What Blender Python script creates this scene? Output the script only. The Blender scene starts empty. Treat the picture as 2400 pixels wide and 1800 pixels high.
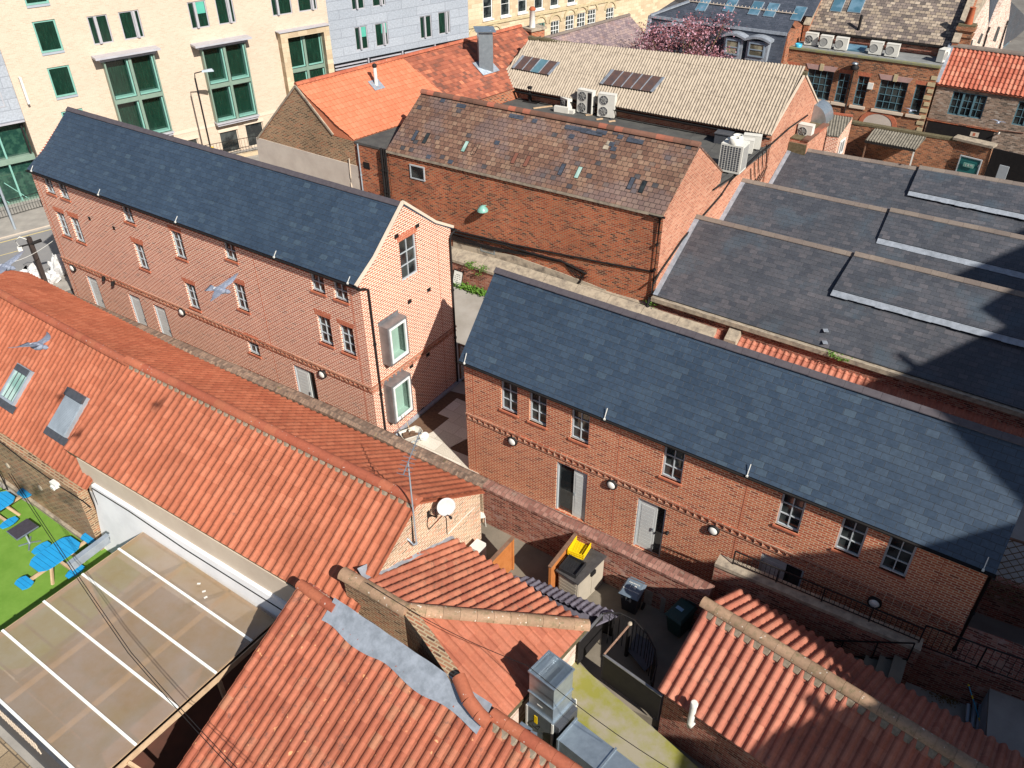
import bpy, math, random
import numpy as np
from mathutils import Vector, Matrix
random.seed(7)
R=math.radians
sc=bpy.context.scene
# ------------------------------------------------------------------ camera
F_=1942.; PIT=R(36.); ROLL=R(-0.35); H=21.0
fw=Vector((0,math.cos(PIT),-math.sin(PIT))); _u0=Vector((0,math.sin(PIT),math.cos(PIT))); _r0=Vector((1,0,0))
rt=_r0*math.cos(ROLL)+_u0*math.sin(ROLL); upv=_u0*math.cos(ROLL)-_r0*math.sin(ROLL)
camd=bpy.data.cameras.new('camera'); cam=bpy.data.objects.new('camera',camd); sc.collection.objects.link(cam)
cam.matrix_world=Matrix(((rt.x,upv.x,-fw.x,0),(rt.y,upv.y,-fw.y,0),(rt.z,upv.z,-fw.z,H),(0,0,0,1)))
camd.sensor_width=36; camd.lens=36*F_/2400; camd.clip_start=.1; camd.clip_end=1500
sc.camera=cam
# ------------------------------------------------------------------ light
SUN_AZ=R(-56); SUN_EL=R(38.5)
svec=Vector((math.cos(SUN_AZ)*math.cos(SUN_EL),math.sin(SUN_AZ)*math.cos(SUN_EL),math.sin(SUN_EL)))
sl=bpy.data.lights.new('sun','SUN'); sl.energy=5.0; sl.angle=R(.53); sl.color=(1,.94,.85)
so=bpy.data.objects.new('sun',sl); sc.collection.objects.link(so); so.rotation_euler=svec.to_track_quat('Z','Y').to_euler(); so.location=svec*80
w=bpy.data.worlds.new('World'); sc.world=w; w.use_nodes=True
_n=w.node_tree.nodes; _s=_n.new('ShaderNodeTexSky'); _s.sky_type='NISHITA'; _s.sun_disc=False
_s.sun_elevation=SUN_EL; _s.sun_rotation=math.pi/2-SUN_AZ; _s.air_density=1.0; _s.dust_density=1.0
w.node_tree.links.new(_s.outputs[0],_n['Background'].inputs[0]); _n['Background'].inputs[1].default_value=.06
sc.view_settings.view_transform='Standard'; sc.view_settings.look='None'; sc.view_settings.exposure=.5; sc.view_settings.gamma=1
# ------------------------------------------------------------------ picture -> place geometry
def ray(px,py): return fw*F_+rt*(px-1200)+upv*(900-py)
def G(px,py,z=0.):
    d=ray(px,py); t=(z-H)/d.z; return Vector((d.x*t,d.y*t,z))
def RP(px,py,a,b,c):
    n=(b-a).cross(c-a); d=ray(px,py); o=Vector((0,0,H)); t=(a-o).dot(n)/d.dot(n); return o+d*t
class Fr:
    """wall frame: u along, v inwards, z up"""
    def __init__(s,x,y,deg): s.x=x;s.y=y;s.deg=deg;s.a=R(deg);s.c=math.cos(s.a);s.s=math.sin(s.a)
    def w(s,u,v,z): return Vector((s.x+u*s.c-v*s.s,s.y+u*s.s+v*s.c,z))
    def px(s,px,py,v=0):
        d=ray(px,py); nx,ny=-s.s,s.c; ox,oy=s.x+v*nx,s.y+v*ny
        t=(ox*nx+oy*ny)/(d.x*nx+d.y*ny); X,Y=d.x*t,d.y*t
        return ((X-s.x)*s.c+(Y-s.y)*s.s, H+d.z*t)
    def loc(s,p): return ((p[0]-s.x)*s.c+(p[1]-s.y)*s.s, -(p[0]-s.x)*s.s+(p[1]-s.y)*s.c)
    def side(s,u,v,k): p=s.w(u,v,0); return Fr(p.x,p.y,s.deg+90*k)
def frp(a,b): return Fr(a[0],a[1],math.degrees(math.atan2(b[1]-a[1],b[0]-a[0])))
# ------------------------------------------------------------------ mesh builder
TD=Vector((math.cos(R(-34)),math.sin(R(-34)),0))
class MB:
    def __init__(s): s.v=[];s.f=[];s.uv=[];s.mi=[];s.sm=[]
    def q(s,pts,uv=None,m=0,sm=False):
        i=len(s.v); s.v+= [Vector(p) for p in pts]; s.f.append(list(range(i,i+len(pts)))); s.uv.append(uv); s.mi.append(m); s.sm.append(sm)
    def box(s,f,u0,u1,v0,v1,z0,z1,m=0,skip=''):
        P=lambda u,v,z:f.w(u,v,z)
        a,b,c,d=P(u0,v0,z0),P(u1,v0,z0),P(u1,v1,z0),P(u0,v1,z0); e,g,h,i=P(u0,v0,z1),P(u1,v0,z1),P(u1,v1,z1),P(u0,v1,z1)
        for k,q in (('f',(a,b,g,e)),('r',(b,c,h,g)),('k',(c,d,i,h)),('l',(d,a,e,i)),('t',(e,g,h,i)),('b',(d,c,b,a))):
            if k not in skip: s.q(q,m=m)
    def hexa(s,b4,t4,m=0):
        b4=[Vector(p) for p in b4];t4=[Vector(p) for p in t4]
        s.q(t4,m=m); s.q(b4[::-1],m=m)
        for i in range(len(b4)):
            j=(i+1)%len(b4); s.q((b4[i],b4[j],t4[j],t4[i]),m=m)
    def slab(s,poly,th,m=0):
        poly=[Vector(p) for p in poly]; n=(poly[1]-poly[0]).cross(poly[2]-poly[0]).normalized()
        if n.z<0: poly=poly[::-1]; n=-n
        s.hexa([p-n*th for p in poly],poly,m)
    def tube(s,pts,r,n=8,m=0,cap=True,r2=None,sm=True):
        pts=[Vector(p) for p in pts]; rings=[]
        for i,p in enumerate(pts):
            t=(pts[min(i+1,len(pts)-1)]-pts[max(i-1,0)]).normalized()
            a=t.cross(Vector((0,0,1)))
            if a.length<.05: a=t.cross(Vector((1,0,0)))
            a.normalize(); b=a.cross(t)
            rr=r if r2 is None else r+(r2-r)*i/max(1,len(pts)-1)
            if not hasattr(rr,'__len__'): rr=rr
            rings.append([p+(a*math.cos(2*math.pi*k/n+.4)+b*math.sin(2*math.pi*k/n+.4))*rr for k in range(n)])
        for i in range(len(rings)-1):
            for k in range(n):
                l=(k+1)%n; s.q((rings[i][k],rings[i][l],rings[i+1][l],rings[i+1][k]),m=m,sm=sm)
        if cap: e0=(pts[0]-pts[1]).normalized()*.0004; e1=(pts[-1]-pts[-2]).normalized()*.0004; s.q([p+e0 for p in rings[0][::-1]],m=m); s.q([p+e1 for p in rings[-1]],m=m)
    def bar(s,a,b,w,h=None,m=0):
        a=Vector(a);b=Vector(b);h=h or w;t=(b-a).normalized(); x=t.cross(Vector((0,0,1)))
        if x.length<.05: x=Vector((TD.x,TD.y,0))
        x.normalize(); y=x.cross(t); x=x*w/2;y=y*h/2
        s.hexa([a-x-y,a+x-y,a+x+y,a-x+y],[b-x-y,b+x-y,b+x+y,b-x+y],m)
    def lathe(s,c,prof,n=16,m=0,ax=Vector((0,0,1)),sm=True):
        c=Vector(c);ax=ax.normalized();a=ax.cross(Vector((1,0,0)))
        if a.length<.1:a=ax.cross(Vector((0,1,0)))
        a.normalize();b=ax.cross(a)
        rg=[[c+ax*h+(a*math.cos(2*math.pi*k/n)+b*math.sin(2*math.pi*k/n))*r for k in range(n)] for r,h in prof]
        for i in range(len(rg)-1):
            for k in range(n):
                l=(k+1)%n; s.q((rg[i][k],rg[i][l],rg[i+1][l],rg[i+1][k]),m=m,sm=sm)
        s.q([p-ax*.0004 for p in rg[0][::-1]],m=m); s.q([p+ax*.0004 for p in rg[-1]],m=m)
    def clip(s,co,no):
        """drop what lies on the side no points to"""
        co=Vector(co);no=Vector(no);V=[];Fa=[];UV=[];MI=[];SM=[]
        for f,uv,mi,sm in zip(s.f,s.uv,s.mi,s.sm):
            P=[s.v[i] for i in f]; d=[(p-co).dot(no) for p in P]
            if all(x>=-1e-6 for x in d): continue
            if any(x>0 for x in d):
                Q=[];U=[]
                for i in range(len(P)):
                    j=(i+1)%len(P)
                    if d[i]<=0: Q.append(P[i]); U.append(uv[i] if uv else None)
                    if (d[i]<0<d[j]) or (d[j]<0<d[i]):
                        t=d[i]/(d[i]-d[j]); Q.append(P[i].lerp(P[j],t)); U.append((uv[i][0]+(uv[j][0]-uv[i][0])*t,uv[i][1]+(uv[j][1]-uv[i][1])*t) if uv else None)
                if len(Q)<3: continue
                P=Q; uv=U if uv else None
            k=len(V);V+=P;Fa.append(list(range(k,k+len(P))));UV.append(uv);MI.append(mi);SM.append(sm)
        s.v,s.f,s.uv,s.mi,s.sm=V,Fa,UV,MI,SM; return s
    def mesh(s,name,mats,off=Vector((0,0,0)),weld=False):
        me=bpy.data.meshes.new(name)
        me.from_pydata([tuple(p-off) for p in s.v],[],s.f)
        for mt in (mats if isinstance(mats,(list,tuple)) else [mats]): me.materials.append(mt)
        ul=me.uv_layers.new(name='UVMap'); dat=[0.]*(2*len(me.loops)); li=0
        for f,uv in zip(s.f,s.uv):
            if uv is None:
                P=[s.v[i] for i in f]; n=Vector((0,0,0))
                for i in range(len(P)): n+=P[i].cross(P[(i+1)%len(P)])
                n=n.normalized() if n.length>1e-12 else Vector((0,0,1))
                t=Vector((0,0,1)).cross(n)
                t=Vector(TD) if t.length<.05 else t.normalized()
                b=n.cross(t); uv=[(p.dot(t),p.dot(b)) for p in P]
            for a in uv: dat[2*li]=a[0];dat[2*li+1]=a[1];li+=1
        ul.data.foreach_set('uv',dat)
        me.polygons.foreach_set('material_index',s.mi); me.polygons.foreach_set('use_smooth',s.sm)
        if weld or any(s.sm):
            import bmesh; bm=bmesh.new(); bm.from_mesh(me); bmesh.ops.remove_doubles(bm,verts=bm.verts,dist=1e-5); bm.to_mesh(me); bm.free()
        me.update(); return me
    def obj(s,name,mats,parent=None,label=None,origin=None,weld=False):
        off=wloc(parent) if parent else (origin or Vector((0,0,0))); prz=parent.rotation_euler.z if parent else 0
        if origin is not None: off=Vector(origin)
        o=bpy.data.objects.new(name,s.mesh(name,mats,off,weld)); sc.collection.objects.link(o)
        if parent:
            o.parent=parent; o.location=Matrix.Rotation(-prz,3,'Z')@(off-wloc(parent)); o.rotation_euler=(0,0,-prz)
        else: o.location=off
        WL[o.name]=Vector(off)
        if label: o['label']=label
        return o
WL={}
def wloc(o): return WL.get(o.name,Vector(o.location))
def tag(o,label=None,cat=None,group=None,kind=None):
    if label:o['label']=label
    if cat:o['category']=cat
    if group:o['group']=group
    if kind:o['kind']=kind
    return o
def thing(name,label,cat,loc,group=None):
    o=bpy.data.objects.new(name,None); sc.collection.objects.link(o); o.location=loc; o.empty_display_size=.2
    WL[o.name]=Vector(loc); return tag(o,label,cat,group)
def inst(name,me,parent,pos,rz=0,label=None):
    o=bpy.data.objects.new(name,me); sc.collection.objects.link(o); pos=Vector(pos); o.rotation_euler=(0,0,rz)
    WL[o.name]=pos
    if parent is not None:
        o.parent=parent
        pr=parent.rotation_euler.z
        d=pos-wloc(parent)
        if abs(pr)>1e-9: d=Matrix.Rotation(-pr,3,'Z')@d; o.rotation_euler=(0,0,rz-pr)
        o.location=d
    else: o.location=pos
    if label:o['label']=label
    return o
def copy_tree(o,loc,rz,label,group=None):
    r=o.copy(); sc.collection.objects.link(r); r.location=loc; r.rotation_euler=(0,0,rz); r['label']=label
    if group: r['group']=group
    for ch in o.children:
        c=ch.copy(); sc.collection.objects.link(c); c.parent=r
        for g in ch.children:
            d=g.copy(); sc.collection.objects.link(d); d.parent=c
    return r
# ------------------------------------------------------------------ materials
class NT:
    def __init__(s,name,rough=.8,spec=.3,metal=0):
        s.m=bpy.data.materials.new(name); s.m.use_nodes=True; s.t=s.m.node_tree; s.b=s.t.nodes['Principled BSDF']
        s.b.inputs['Roughness'].default_value=rough; s.b.inputs['Metallic'].default_value=metal
        s.b.inputs['Specular IOR Level'].default_value=spec; s.uvn=None
    def n(s,ty,**k):
        x=s.t.nodes.new('ShaderNode'+ty)
        for a,b in k.items(): setattr(x,a,b)
        return x
    def l(s,a,b): s.t.links.new(a,b)
    def uv(s,sx=1,sy=1,rot=0,off=(0,0)):
        c=s.n('UVMap')
        if (sx,sy,rot,off)==(1,1,0,(0,0)): return c.outputs[0]
        m=s.n('Mapping'); s.l(c.outputs[0],m.inputs[0]); m.inputs['Scale'].default_value=(sx,sy,1); m.inputs['Rotation'].default_value=(0,0,rot); m.inputs['Location'].default_value=(off[0],off[1],0); return m.outputs[0]
    def obco(s): return s.n('TexCoord').outputs['Object']
    def noise(s,vec,scale,det=4,rough=.6,dist=0):
        x=s.n('TexNoise'); s.l(vec,x.inputs['Vector']); x.inputs['Scale'].default_value=scale; x.inputs['Detail'].default_value=det; x.inputs['Roughness'].default_value=rough; x.inputs['Distortion'].default_value=dist; return x.outputs['Fac']
    def ramp(s,fac,stops,const=False):
        x=s.n('ValToRGB'); s.l(fac,x.inputs[0]); e=x.color_ramp
        if const: e.interpolation='CONSTANT'
        while len(e.elements)<len(stops): e.elements.new(.5)
        for el,(p,c) in zip(e.elements,stops):
            el.position=p; el.color=(c,c,c,1) if isinstance(c,(int,float)) else (*c,1)
        return x.outputs[0]
    def mix(s,fac,a,b,mode='MIX'):
        x=s.n('MixRGB',blend_type=mode)
        for i,v in ((0,fac),(1,a),(2,b)):
            if isinstance(v,(int,float)): x.inputs[i].default_value=v if i==0 else (v,v,v,1)
            elif isinstance(v,tuple): x.inputs[i].default_value=(*v,1)
            else: s.l(v,x.inputs[i])
        return x.outputs[0]
    def math(s,op,a,b=0):
        x=s.n('Math',operation=op)
        for i,v in ((0,a),(1,b)):
            if isinstance(v,(int,float)): x.inputs[i].default_value=v
            else: s.l(v,x.inputs[i])
        return x.outputs[0]
    def bump(s,h,st=.4,d=.02):
        x=s.n('Bump'); x.inputs['Strength'].default_value=st; x.inputs['Distance'].default_value=d; s.l(h,x.inputs['Height']); s.l(x.outputs[0],s.b.inputs['Normal'])
    def col(s,c):
        if isinstance(c,tuple): s.b.inputs['Base Color'].default_value=(*c,1)
        else: s.l(c,s.b.inputs['Base Color'])
        return s.m
def brick(name,stops,mortar,bw=.24,rh=.08,ms=.012,big=.25,rough=.9,grime=None,bump=.5,dist=0,patch=None):
    t=NT(name,rough,.2); v=t.uv()
    if dist:
        nz=t.n('TexNoise'); t.l(v,nz.inputs['Vector']); nz.inputs['Scale'].default_value=1.3
        a=t.n('VectorMath',operation='SUBTRACT'); t.l(nz.outputs['Color'],a.inputs[0]); a.inputs[1].default_value=(.5,.5,.5)
        b=t.n('VectorMath',operation='SCALE'); t.l(a.outputs[0],b.inputs[0]); b.inputs['Scale'].default_value=dist
        c=t.n('VectorMath',operation='ADD'); t.l(v,c.inputs[0]); t.l(b.outputs[0],c.inputs[1]); v=c.outputs[0]
    k=t.n('TexBrick'); t.l(v,k.inputs['Vector'])
    for nm,val in (('Scale',1),('Mortar Size',ms),('Mortar Smooth',.2),('Bias',0),('Brick Width',bw),('Row Height',rh)): k.inputs[nm].default_value=val
    k.inputs['Color1'].default_value=(0,0,0,1);k.inputs['Color2'].default_value=(1,1,1,1);k.inputs['Mortar'].default_value=(.5,.5,.5,1)
    c=t.ramp(k.outputs['Color'],stops)
    fine=t.noise(v,22,3); c=t.mix(.5,c,t.ramp(fine,[(.3,.6),(.7,1.3)]),'MULTIPLY')
    if patch:
        pn=t.noise(v,patch[1],5,.65); pm=t.ramp(pn,[(patch[2],0.),(patch[2]+.08,1.)]); c=t.mix(pm,c,t.mix(.6,c,patch[0]))
    c=t.mix(k.outputs['Fac'],c,mortar)
    bg=t.noise(v,.35,5,.6); c=t.mix(1,c,t.ramp(bg,[(.3,1-big),(.7,1+big)]),'MULTIPLY')
    if grime:
        gn=t.noise(t.uv(1.6,.35),1.0,6,.7); c=t.mix(t.ramp(gn,[(grime[1],0.),(grime[1]+.2,.8)]),c,grime[0])
    t.bump(t.math('ADD',t.math('MULTIPLY',k.outputs['Fac'],-1),t.math('MULTIPLY',fine,.5)),bump,.015)
    return t.col(c)
def slate(name,stops,bw=.3,rh=.2,big=.12,rough=.55,spec=.5,joint=(.02,.025,.03),patch=None,ms=.006,bump=.5):
    t=NT(name,rough,spec); v=t.uv(); k=t.n('TexBrick'); t.l(v,k.inputs['Vector'])
    for nm,val in (('Scale',1),('Mortar Size',ms),('Mortar Smooth',.1),('Bias',0),('Brick Width',bw),('Row Height',rh)): k.inputs[nm].default_value=val
    k.inputs['Color1'].default_value=(0,0,0,1);k.inputs['Color2'].default_value=(1,1,1,1);k.inputs['Mortar'].default_value=(.5,.5,.5,1)
    c=t.ramp(k.outputs['Color'],stops)
    fine=t.noise(v,9,4); c=t.mix(.6,c,t.ramp(fine,[(.3,.7),(.7,1.3)]),'MULTIPLY')
    if patch:
        for pc,sc_,th in patch:
            pm=t.ramp(t.noise(v,sc_,5,.6),[(th,0.),(th+.1,.75)]); c=t.mix(pm,c,t.mix(.75,c,pc))
    c=t.mix(t.ramp(k.outputs['Fac'],[(.2,0.),(.8,1.)]),c,joint)
    c=t.mix(1,c,t.ramp(t.noise(v,.3,5),[(.3,1-big),(.7,1+big)]),'MULTIPLY')
    # each slate is a little thicker at its tail
    sx=t.n('SeparateXYZ'); t.l(v,sx.inputs[0]); fr=t.math('FRACT',t.math('DIVIDE',sx.outputs[1],rh))
    t.bump(t.math('ADD',t.math('ADD',t.math('MULTIPLY',fr,-1.),t.math('MULTIPLY',k.outputs['Fac'],-.6)),t.math('MULTIPLY',k.outputs['Color'],.35)),bump,.012)
    rr=t.math('ADD',t.math('MULTIPLY',k.outputs['Color'],.12),rough-.06); t.l(rr,t.b.inputs['Roughness'])
    return t.col(c)
def tilemat(name,stops,grime=(.07,.05,.045),gth=.6,gs=3.,rough=.75,moss=None,big=.15,fleck=None):
    t=NT(name,rough,.3); v=t.uv(); f=t.n('VectorMath',operation='FLOOR'); t.l(v,f.inputs[0]); wn=t.n('TexWhiteNoise',noise_dimensions='2D'); t.l(f.outputs[0],wn.inputs['Vector'])
    c=t.ramp(wn.outputs['Value'],stops); o=t.obco()
    c=t.mix(.45,c,t.ramp(t.noise(o,14,4),[(.3,.75),(.7,1.2)]),'MULTIPLY')
    c=t.mix(t.ramp(t.noise(o,gs,7,.75),[(gth,0.),(gth+.14,.8)]),c,grime)
    if moss: c=t.mix(t.ramp(t.noise(o,moss[1],8,.8),[(moss[2],0.),(moss[2]+.08,.9)]),c,moss[0])
    if fleck: c=t.mix(t.ramp(t.noise(o,fleck[1],2,.5),[(fleck[2],0.),(fleck[2]+.03,.9)]),c,fleck[0])
    c=t.mix(1,c,t.ramp(t.noise(o,.45,4),[(.3,1-big),(.7,1+big)]),'MULTIPLY')
    t.bump(t.noise(o,30,3),.25,.01)
    return t.col(c)
def plain(name,c,c2=None,scale=3,rough=.7,spec=.3,metal=0,bump=0,det=5,lo=.35,hi=.65,bs=30):
    t=NT(name,rough,spec,metal); o=t.obco(); c2=c2 or tuple(x*.8 for x in c)
    if bump: t.bump(t.noise(o,bs,4),bump,.01)
    return t.col(t.mix(t.ramp(t.noise(o,scale,det,.65),[(lo,0.),(hi,1.)]),c,c2))
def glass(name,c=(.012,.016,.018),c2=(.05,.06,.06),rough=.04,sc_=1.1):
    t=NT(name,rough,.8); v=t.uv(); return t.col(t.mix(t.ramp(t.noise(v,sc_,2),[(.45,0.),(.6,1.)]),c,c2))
M={}
M['brick_new']=brick('new_brick_hazed',[(0,(.24,.07,.05)),(.1,(.4,.11,.065)),(.45,(.46,.13,.075)),(.8,(.52,.18,.11)),(1,(.38,.09,.055))],(.84,.68,.54),.24,.085,.017,.06)  # same brick as the right house, haze painted in as paler mortar
M['brick_string']=brick('string_brick',[(0,(.22,.07,.04)),(1,(.46,.16,.09))],(.5,.38,.28),.235,.078,.01,.1)
M['brick_new_b']=brick('new_brick_clear',[(0,(.2,.05,.035)),(.1,(.38,.09,.05)),(.45,(.47,.125,.06)),(.8,(.53,.17,.09)),(1,(.34,.075,.045))],(.62,.45,.3),.24,.085,.014,.07)  # the same brick without haze in its colour
M['brick_old']=brick('old_warehouse_brick',[(0,(.07,.03,.025)),(.2,(.24,.055,.03)),(.5,(.38,.09,.04)),(.8,(.44,.125,.055)),(1,(.26,.1,.06))],(.36,.25,.16),.25,.085,.013,.22,patch=((.05,.035,.03),1.5,.62))
M['brick_gable']=brick('pale_red_brick',[(0,(.3,.09,.055)),(.3,(.42,.14,.085)),(.7,(.48,.18,.11)),(1,(.52,.25,.17))],(.5,.35,.25),.25,.085,.012,.15,patch=((.55,.4,.32),2,.64))
M['brick_brown']=brick('sooty_brown_brick',[(0,(.09,.05,.035)),(.4,(.24,.13,.08)),(.8,(.34,.19,.11)),(1,(.36,.13,.07))],(.4,.31,.2),.27,.09,.02,.25,dist=.05,patch=((.38,.13,.07),1.2,.58),grime=((.05,.04,.03),.62))
M['brick_wall']=brick('garden_wall_brick',[(0,(.1,.03,.025)),(.4,(.26,.07,.05)),(.8,(.34,.12,.08)),(1,(.38,.2,.15))],(.34,.24,.18),.25,.085,.013,.25,dist=.03,patch=((.45,.3,.27),1.8,.58),grime=((.06,.03,.03),.6))
M['brick_tan']=brick('weathered_tan_brick',[(0,(.12,.07,.04)),(.4,(.3,.18,.1)),(.8,(.42,.27,.16)),(1,(.42,.16,.08))],(.44,.36,.26),.27,.07,.02,.25,dist=.06,patch=((.36,.12,.07),1.4,.56))
M['brick_end']=brick('patchy_gable_brick',[(0,(.2,.12,.07)),(.3,(.4,.24,.15)),(.6,(.5,.32,.2)),(.8,(.58,.2,.1)),(1,(.36,.2,.14))],(.6,.5,.38),.27,.085,.02,.2,dist=.06)
M['brick_back']=brick('victorian_brick',[(0,(.08,.04,.03)),(.3,(.22,.08,.04)),(.7,(.33,.12,.06)),(1,(.4,.17,.08))],(.3,.22,.15),.25,.085,.013,.3,patch=((.42,.15,.06),1.,.6))
M['brick_grey']=brick('mottled_grey_brick',[(0,(.09,.07,.06)),(.4,(.24,.17,.13)),(.7,(.3,.2,.15)),(1,(.4,.33,.28))],(.3,.25,.2),.25,.085,.013,.2,patch=((.4,.34,.3),2,.6))
M['brick_beige']=brick('beige_brick',[(0,(.5,.4,.31)),(.4,(.54,.435,.34)),(1,(.57,.465,.37))],(.56,.47,.38),.25,.09,.01,.04,bump=.1)
M['brick_white']=brick('whitish_brick',[(0,(.36,.22,.17)),(.4,(.6,.45,.38)),(1,(.72,.6,.52))],(.6,.5,.42),.25,.09,.01,.12)
M['slate_new']=slate('new_blue_slate',[(0,(.031,.05,.08)),(.6,(.036,.058,.092)),(.95,(.04,.064,.098)),(1,(.05,.078,.11))],.32,.2,.1,.42,.5)
M['slate_old']=slate('old_brown_slate',[(0,(.13,.07,.05)),(.35,(.18,.1,.07)),(.7,(.215,.125,.085)),(.95,(.25,.16,.11)),(.975,(.07,.06,.065)),(1,(.055,.055,.06))],.27,.24,.2,.7,.35,patch=[((.15,.115,.115),.5,.5),((.25,.1,.06),.9,.62)],joint=(.03,.02,.018),ms=.012,bump=1.)
M['slate_shed']=slate('grey_welsh_slate',[(0,(.05,.055,.068)),(.5,(.062,.067,.08)),(.9,(.074,.074,.086)),(1,(.09,.088,.1))],.34,.21,.14,.5,.5,patch=[((.06,.085,.11),.5,.55)])
M['slate_dark']=slate('dark_slate',[(0,(.045,.055,.075)),(1,(.065,.075,.1))],.3,.2,.15,.5,.5)
M['slate_pat']=slate('mottled_stone_slate',[(0,(.11,.09,.08)),(.4,(.2,.16,.14)),(.7,(.3,.24,.18)),(1,(.4,.33,.26))],.34,.24,.15,.7,.35,ms=.014)
M['slate_purple']=slate('purple_slate',[(0,(.16,.12,.13)),(.5,(.24,.18,.185)),(1,(.3,.22,.2))],.28,.2,.15,.65,.35,patch=[((.3,.18,.13),.6,.58)])
M['tile_d']=tilemat('orange_pantile',[(0,(.33,.1,.052)),(.5,(.36,.113,.06)),(1,(.4,.135,.075))],gth=.62,gs=2.2)
M['tile_d_shade']=tilemat('orange_pantile_shaded',[(0,(.3,.085,.045)),(.5,(.33,.1,.052)),(1,(.37,.12,.065))],gth=.64)  # darker copy of the orange pantile, rear slope's shade put into the colour
M['tile_e']=tilemat('weathered_orange_pantile',[(0,(.28,.08,.045)),(.4,(.34,.105,.058)),(.8,(.37,.12,.07)),(1,(.33,.14,.08))],gth=.56,gs=4,fleck=((.62,.3,.14),6,.7))
M['tile_f']=tilemat('mossy_pantile',[(0,(.31,.1,.062)),(.5,(.37,.13,.078)),(1,(.42,.165,.1))],grime=(.15,.11,.08),gth=.54,gs=5)
M['tile_f2']=tilemat('smooth_pantile',[(0,(.34,.11,.065)),(.5,(.38,.13,.075)),(1,(.41,.145,.088))],gth=.64,gs=3)
M['tile_g']=tilemat('salmon_pantile',[(0,(.34,.115,.075)),(.5,(.39,.14,.092)),(1,(.43,.17,.112))],grime=(.12,.08,.07),gth=.58,gs=4)
M['tile_m']=tilemat('bright_orange_tile',[(0,(.5,.165,.085)),(.5,(.53,.18,.095)),(1,(.56,.2,.11))],gth=.75,big=.06)
M['tile_m2']=tilemat('rusty_clay_tile',[(0,(.16,.07,.05)),(.3,(.27,.09,.055)),(.7,(.34,.11,.065)),(.95,(.4,.14,.08)),(1,(.56,.2,.11))],gth=.6,gs=2)
M['tile_r']=tilemat('red_pantile',[(0,(.36,.1,.06)),(.5,(.43,.135,.085)),(1,(.5,.2,.13))],gth=.64)
M['ridge_red']=tilemat('red_ridge_tile',[(0,(.33,.09,.05)),(.5,(.36,.105,.06)),(1,(.4,.13,.07))],gth=.68,fleck=((.6,.5,.45),12,.7))
M['ridge_mossy']=tilemat('mossy_ridge_tile',[(0,(.26,.17,.11)),(1,(.36,.23,.15))],grime=(.16,.13,.07),gth=.5,gs=6,fleck=((.6,.55,.48),11,.68),moss=((.14,.14,.05),5,.62))
M['ridge_brown']=tilemat('brown_ridge_tile',[(0,(.13,.07,.05)),(.8,(.2,.1,.07)),(1,(.4,.13,.08))],gth=.62)
M['ridge_black']=plain('charcoal_ridge_tile',(.07,.06,.07),(.09,.08,.09),6,.6,.4)
M['ridge_stone']=tilemat('stone_ridge_tile',[(0,(.16,.13,.115)),(1,(.2,.165,.14))],gth=.62)
M['cope_brown']=brick('brown_coping_brick',[(0,(.2,.09,.07)),(.5,(.28,.14,.11)),(1,(.34,.19,.15))],(.16,.1,.08),.15,.6,.012,.2,patch=((.3,.24,.19),3,.6))
M['cope_moss']=brick('mossy_coping_brick',[(0,(.13,.09,.07)),(.5,(.24,.16,.12)),(1,(.32,.22,.16))],(.18,.14,.11),.12,.5,.014,.2,patch=((.16,.17,.03),2.2,.62))
M['stone_cope']=plain('stone_coping',(.4,.34,.26),(.2,.17,.14),4,.9,.2,bump=.4,lo=.4,hi=.7)
M['lead']=plain('lead_sheet',(.36,.4,.46),(.24,.27,.31),4,.45,.5,.2,bump=.6,bs=6)
M['felt']=plain('grey_felt',(.1,.1,.095),(.065,.065,.065),1.5,.9,.2,bump=.3)
M['cream']=plain('cream_render',(.62,.53,.43),(.55,.46,.37),.8,.9,.2,bump=.1)
M['white_wall']=plain('white_painted_wall',(.8,.81,.83),(.66,.67,.69),.9,.8,.2,bump=.2,lo=.45,hi=.8)
M['pale_render']=plain('pale_render',(.56,.5,.44),(.48,.42,.37),1.2,.9,.2,bump=.15)
M['stained']=plain('stained_render',(.42,.36,.28),(.2,.17,.14),1.8,.9,.2,lo=.48,hi=.62)
M['frame_grey']=plain('grey_window_frame',(.42,.46,.49),(.38,.42,.45),4,.4,.5)
M['frame_white']=plain('white_frame',(.75,.77,.76),(.68,.7,.7),4,.4,.5)
M['frame_teal']=plain('teal_frame',(.2,.42,.36),(.17,.36,.31),4,.35,.5)
M['frame_blue']=plain('blue_painted_frame',(.1,.2,.25),(.08,.16,.2),4,.5,.4)
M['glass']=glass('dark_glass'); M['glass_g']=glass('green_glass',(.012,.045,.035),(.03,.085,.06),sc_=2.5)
M['glass_l']=glass('pale_green_glass',(.22,.38,.33),(.4,.55,.5),.05)
M['glass_b']=glass('blue_sky_glass',(.06,.14,.2),(.12,.22,.3),.05)
M['black']=plain('black_metal',(.012,.011,.012),(.018,.016,.016),5,.65,.25)
M['zinc']=plain('zinc_cladding',(.2,.2,.21),(.27,.27,.28),3,.4,.5,.5)
M['grey_clad']=plain('grey_cladding',(.33,.37,.42),(.3,.34,.39),1,.55,.4)
M['galv']=plain('galvanised_steel',(.5,.58,.64),(.36,.43,.49),5,.32,.5,.75,lo=.3,hi=.7)
M['galv_dull']=plain('dull_steel',(.4,.46,.52),(.3,.35,.4),2,.5,.5,.3)
M['asbestos']=plain('corrugated_cement',(.4,.34,.27),(.24,.2,.16),3.5,.95,.15,bump=.3,lo=.45,hi=.75)
M['moss']=plain('moss',(.1,.085,.05),(.16,.14,.09),8,1,.1,bump=1)
M['asphalt']=plain('asphalt',(.2,.2,.205),(.24,.235,.23),.8,.9,.2,bump=.3)
M['pave']=plain('grey_paving',(.34,.32,.29),(.26,.245,.225),1.2,.9,.2)
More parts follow.
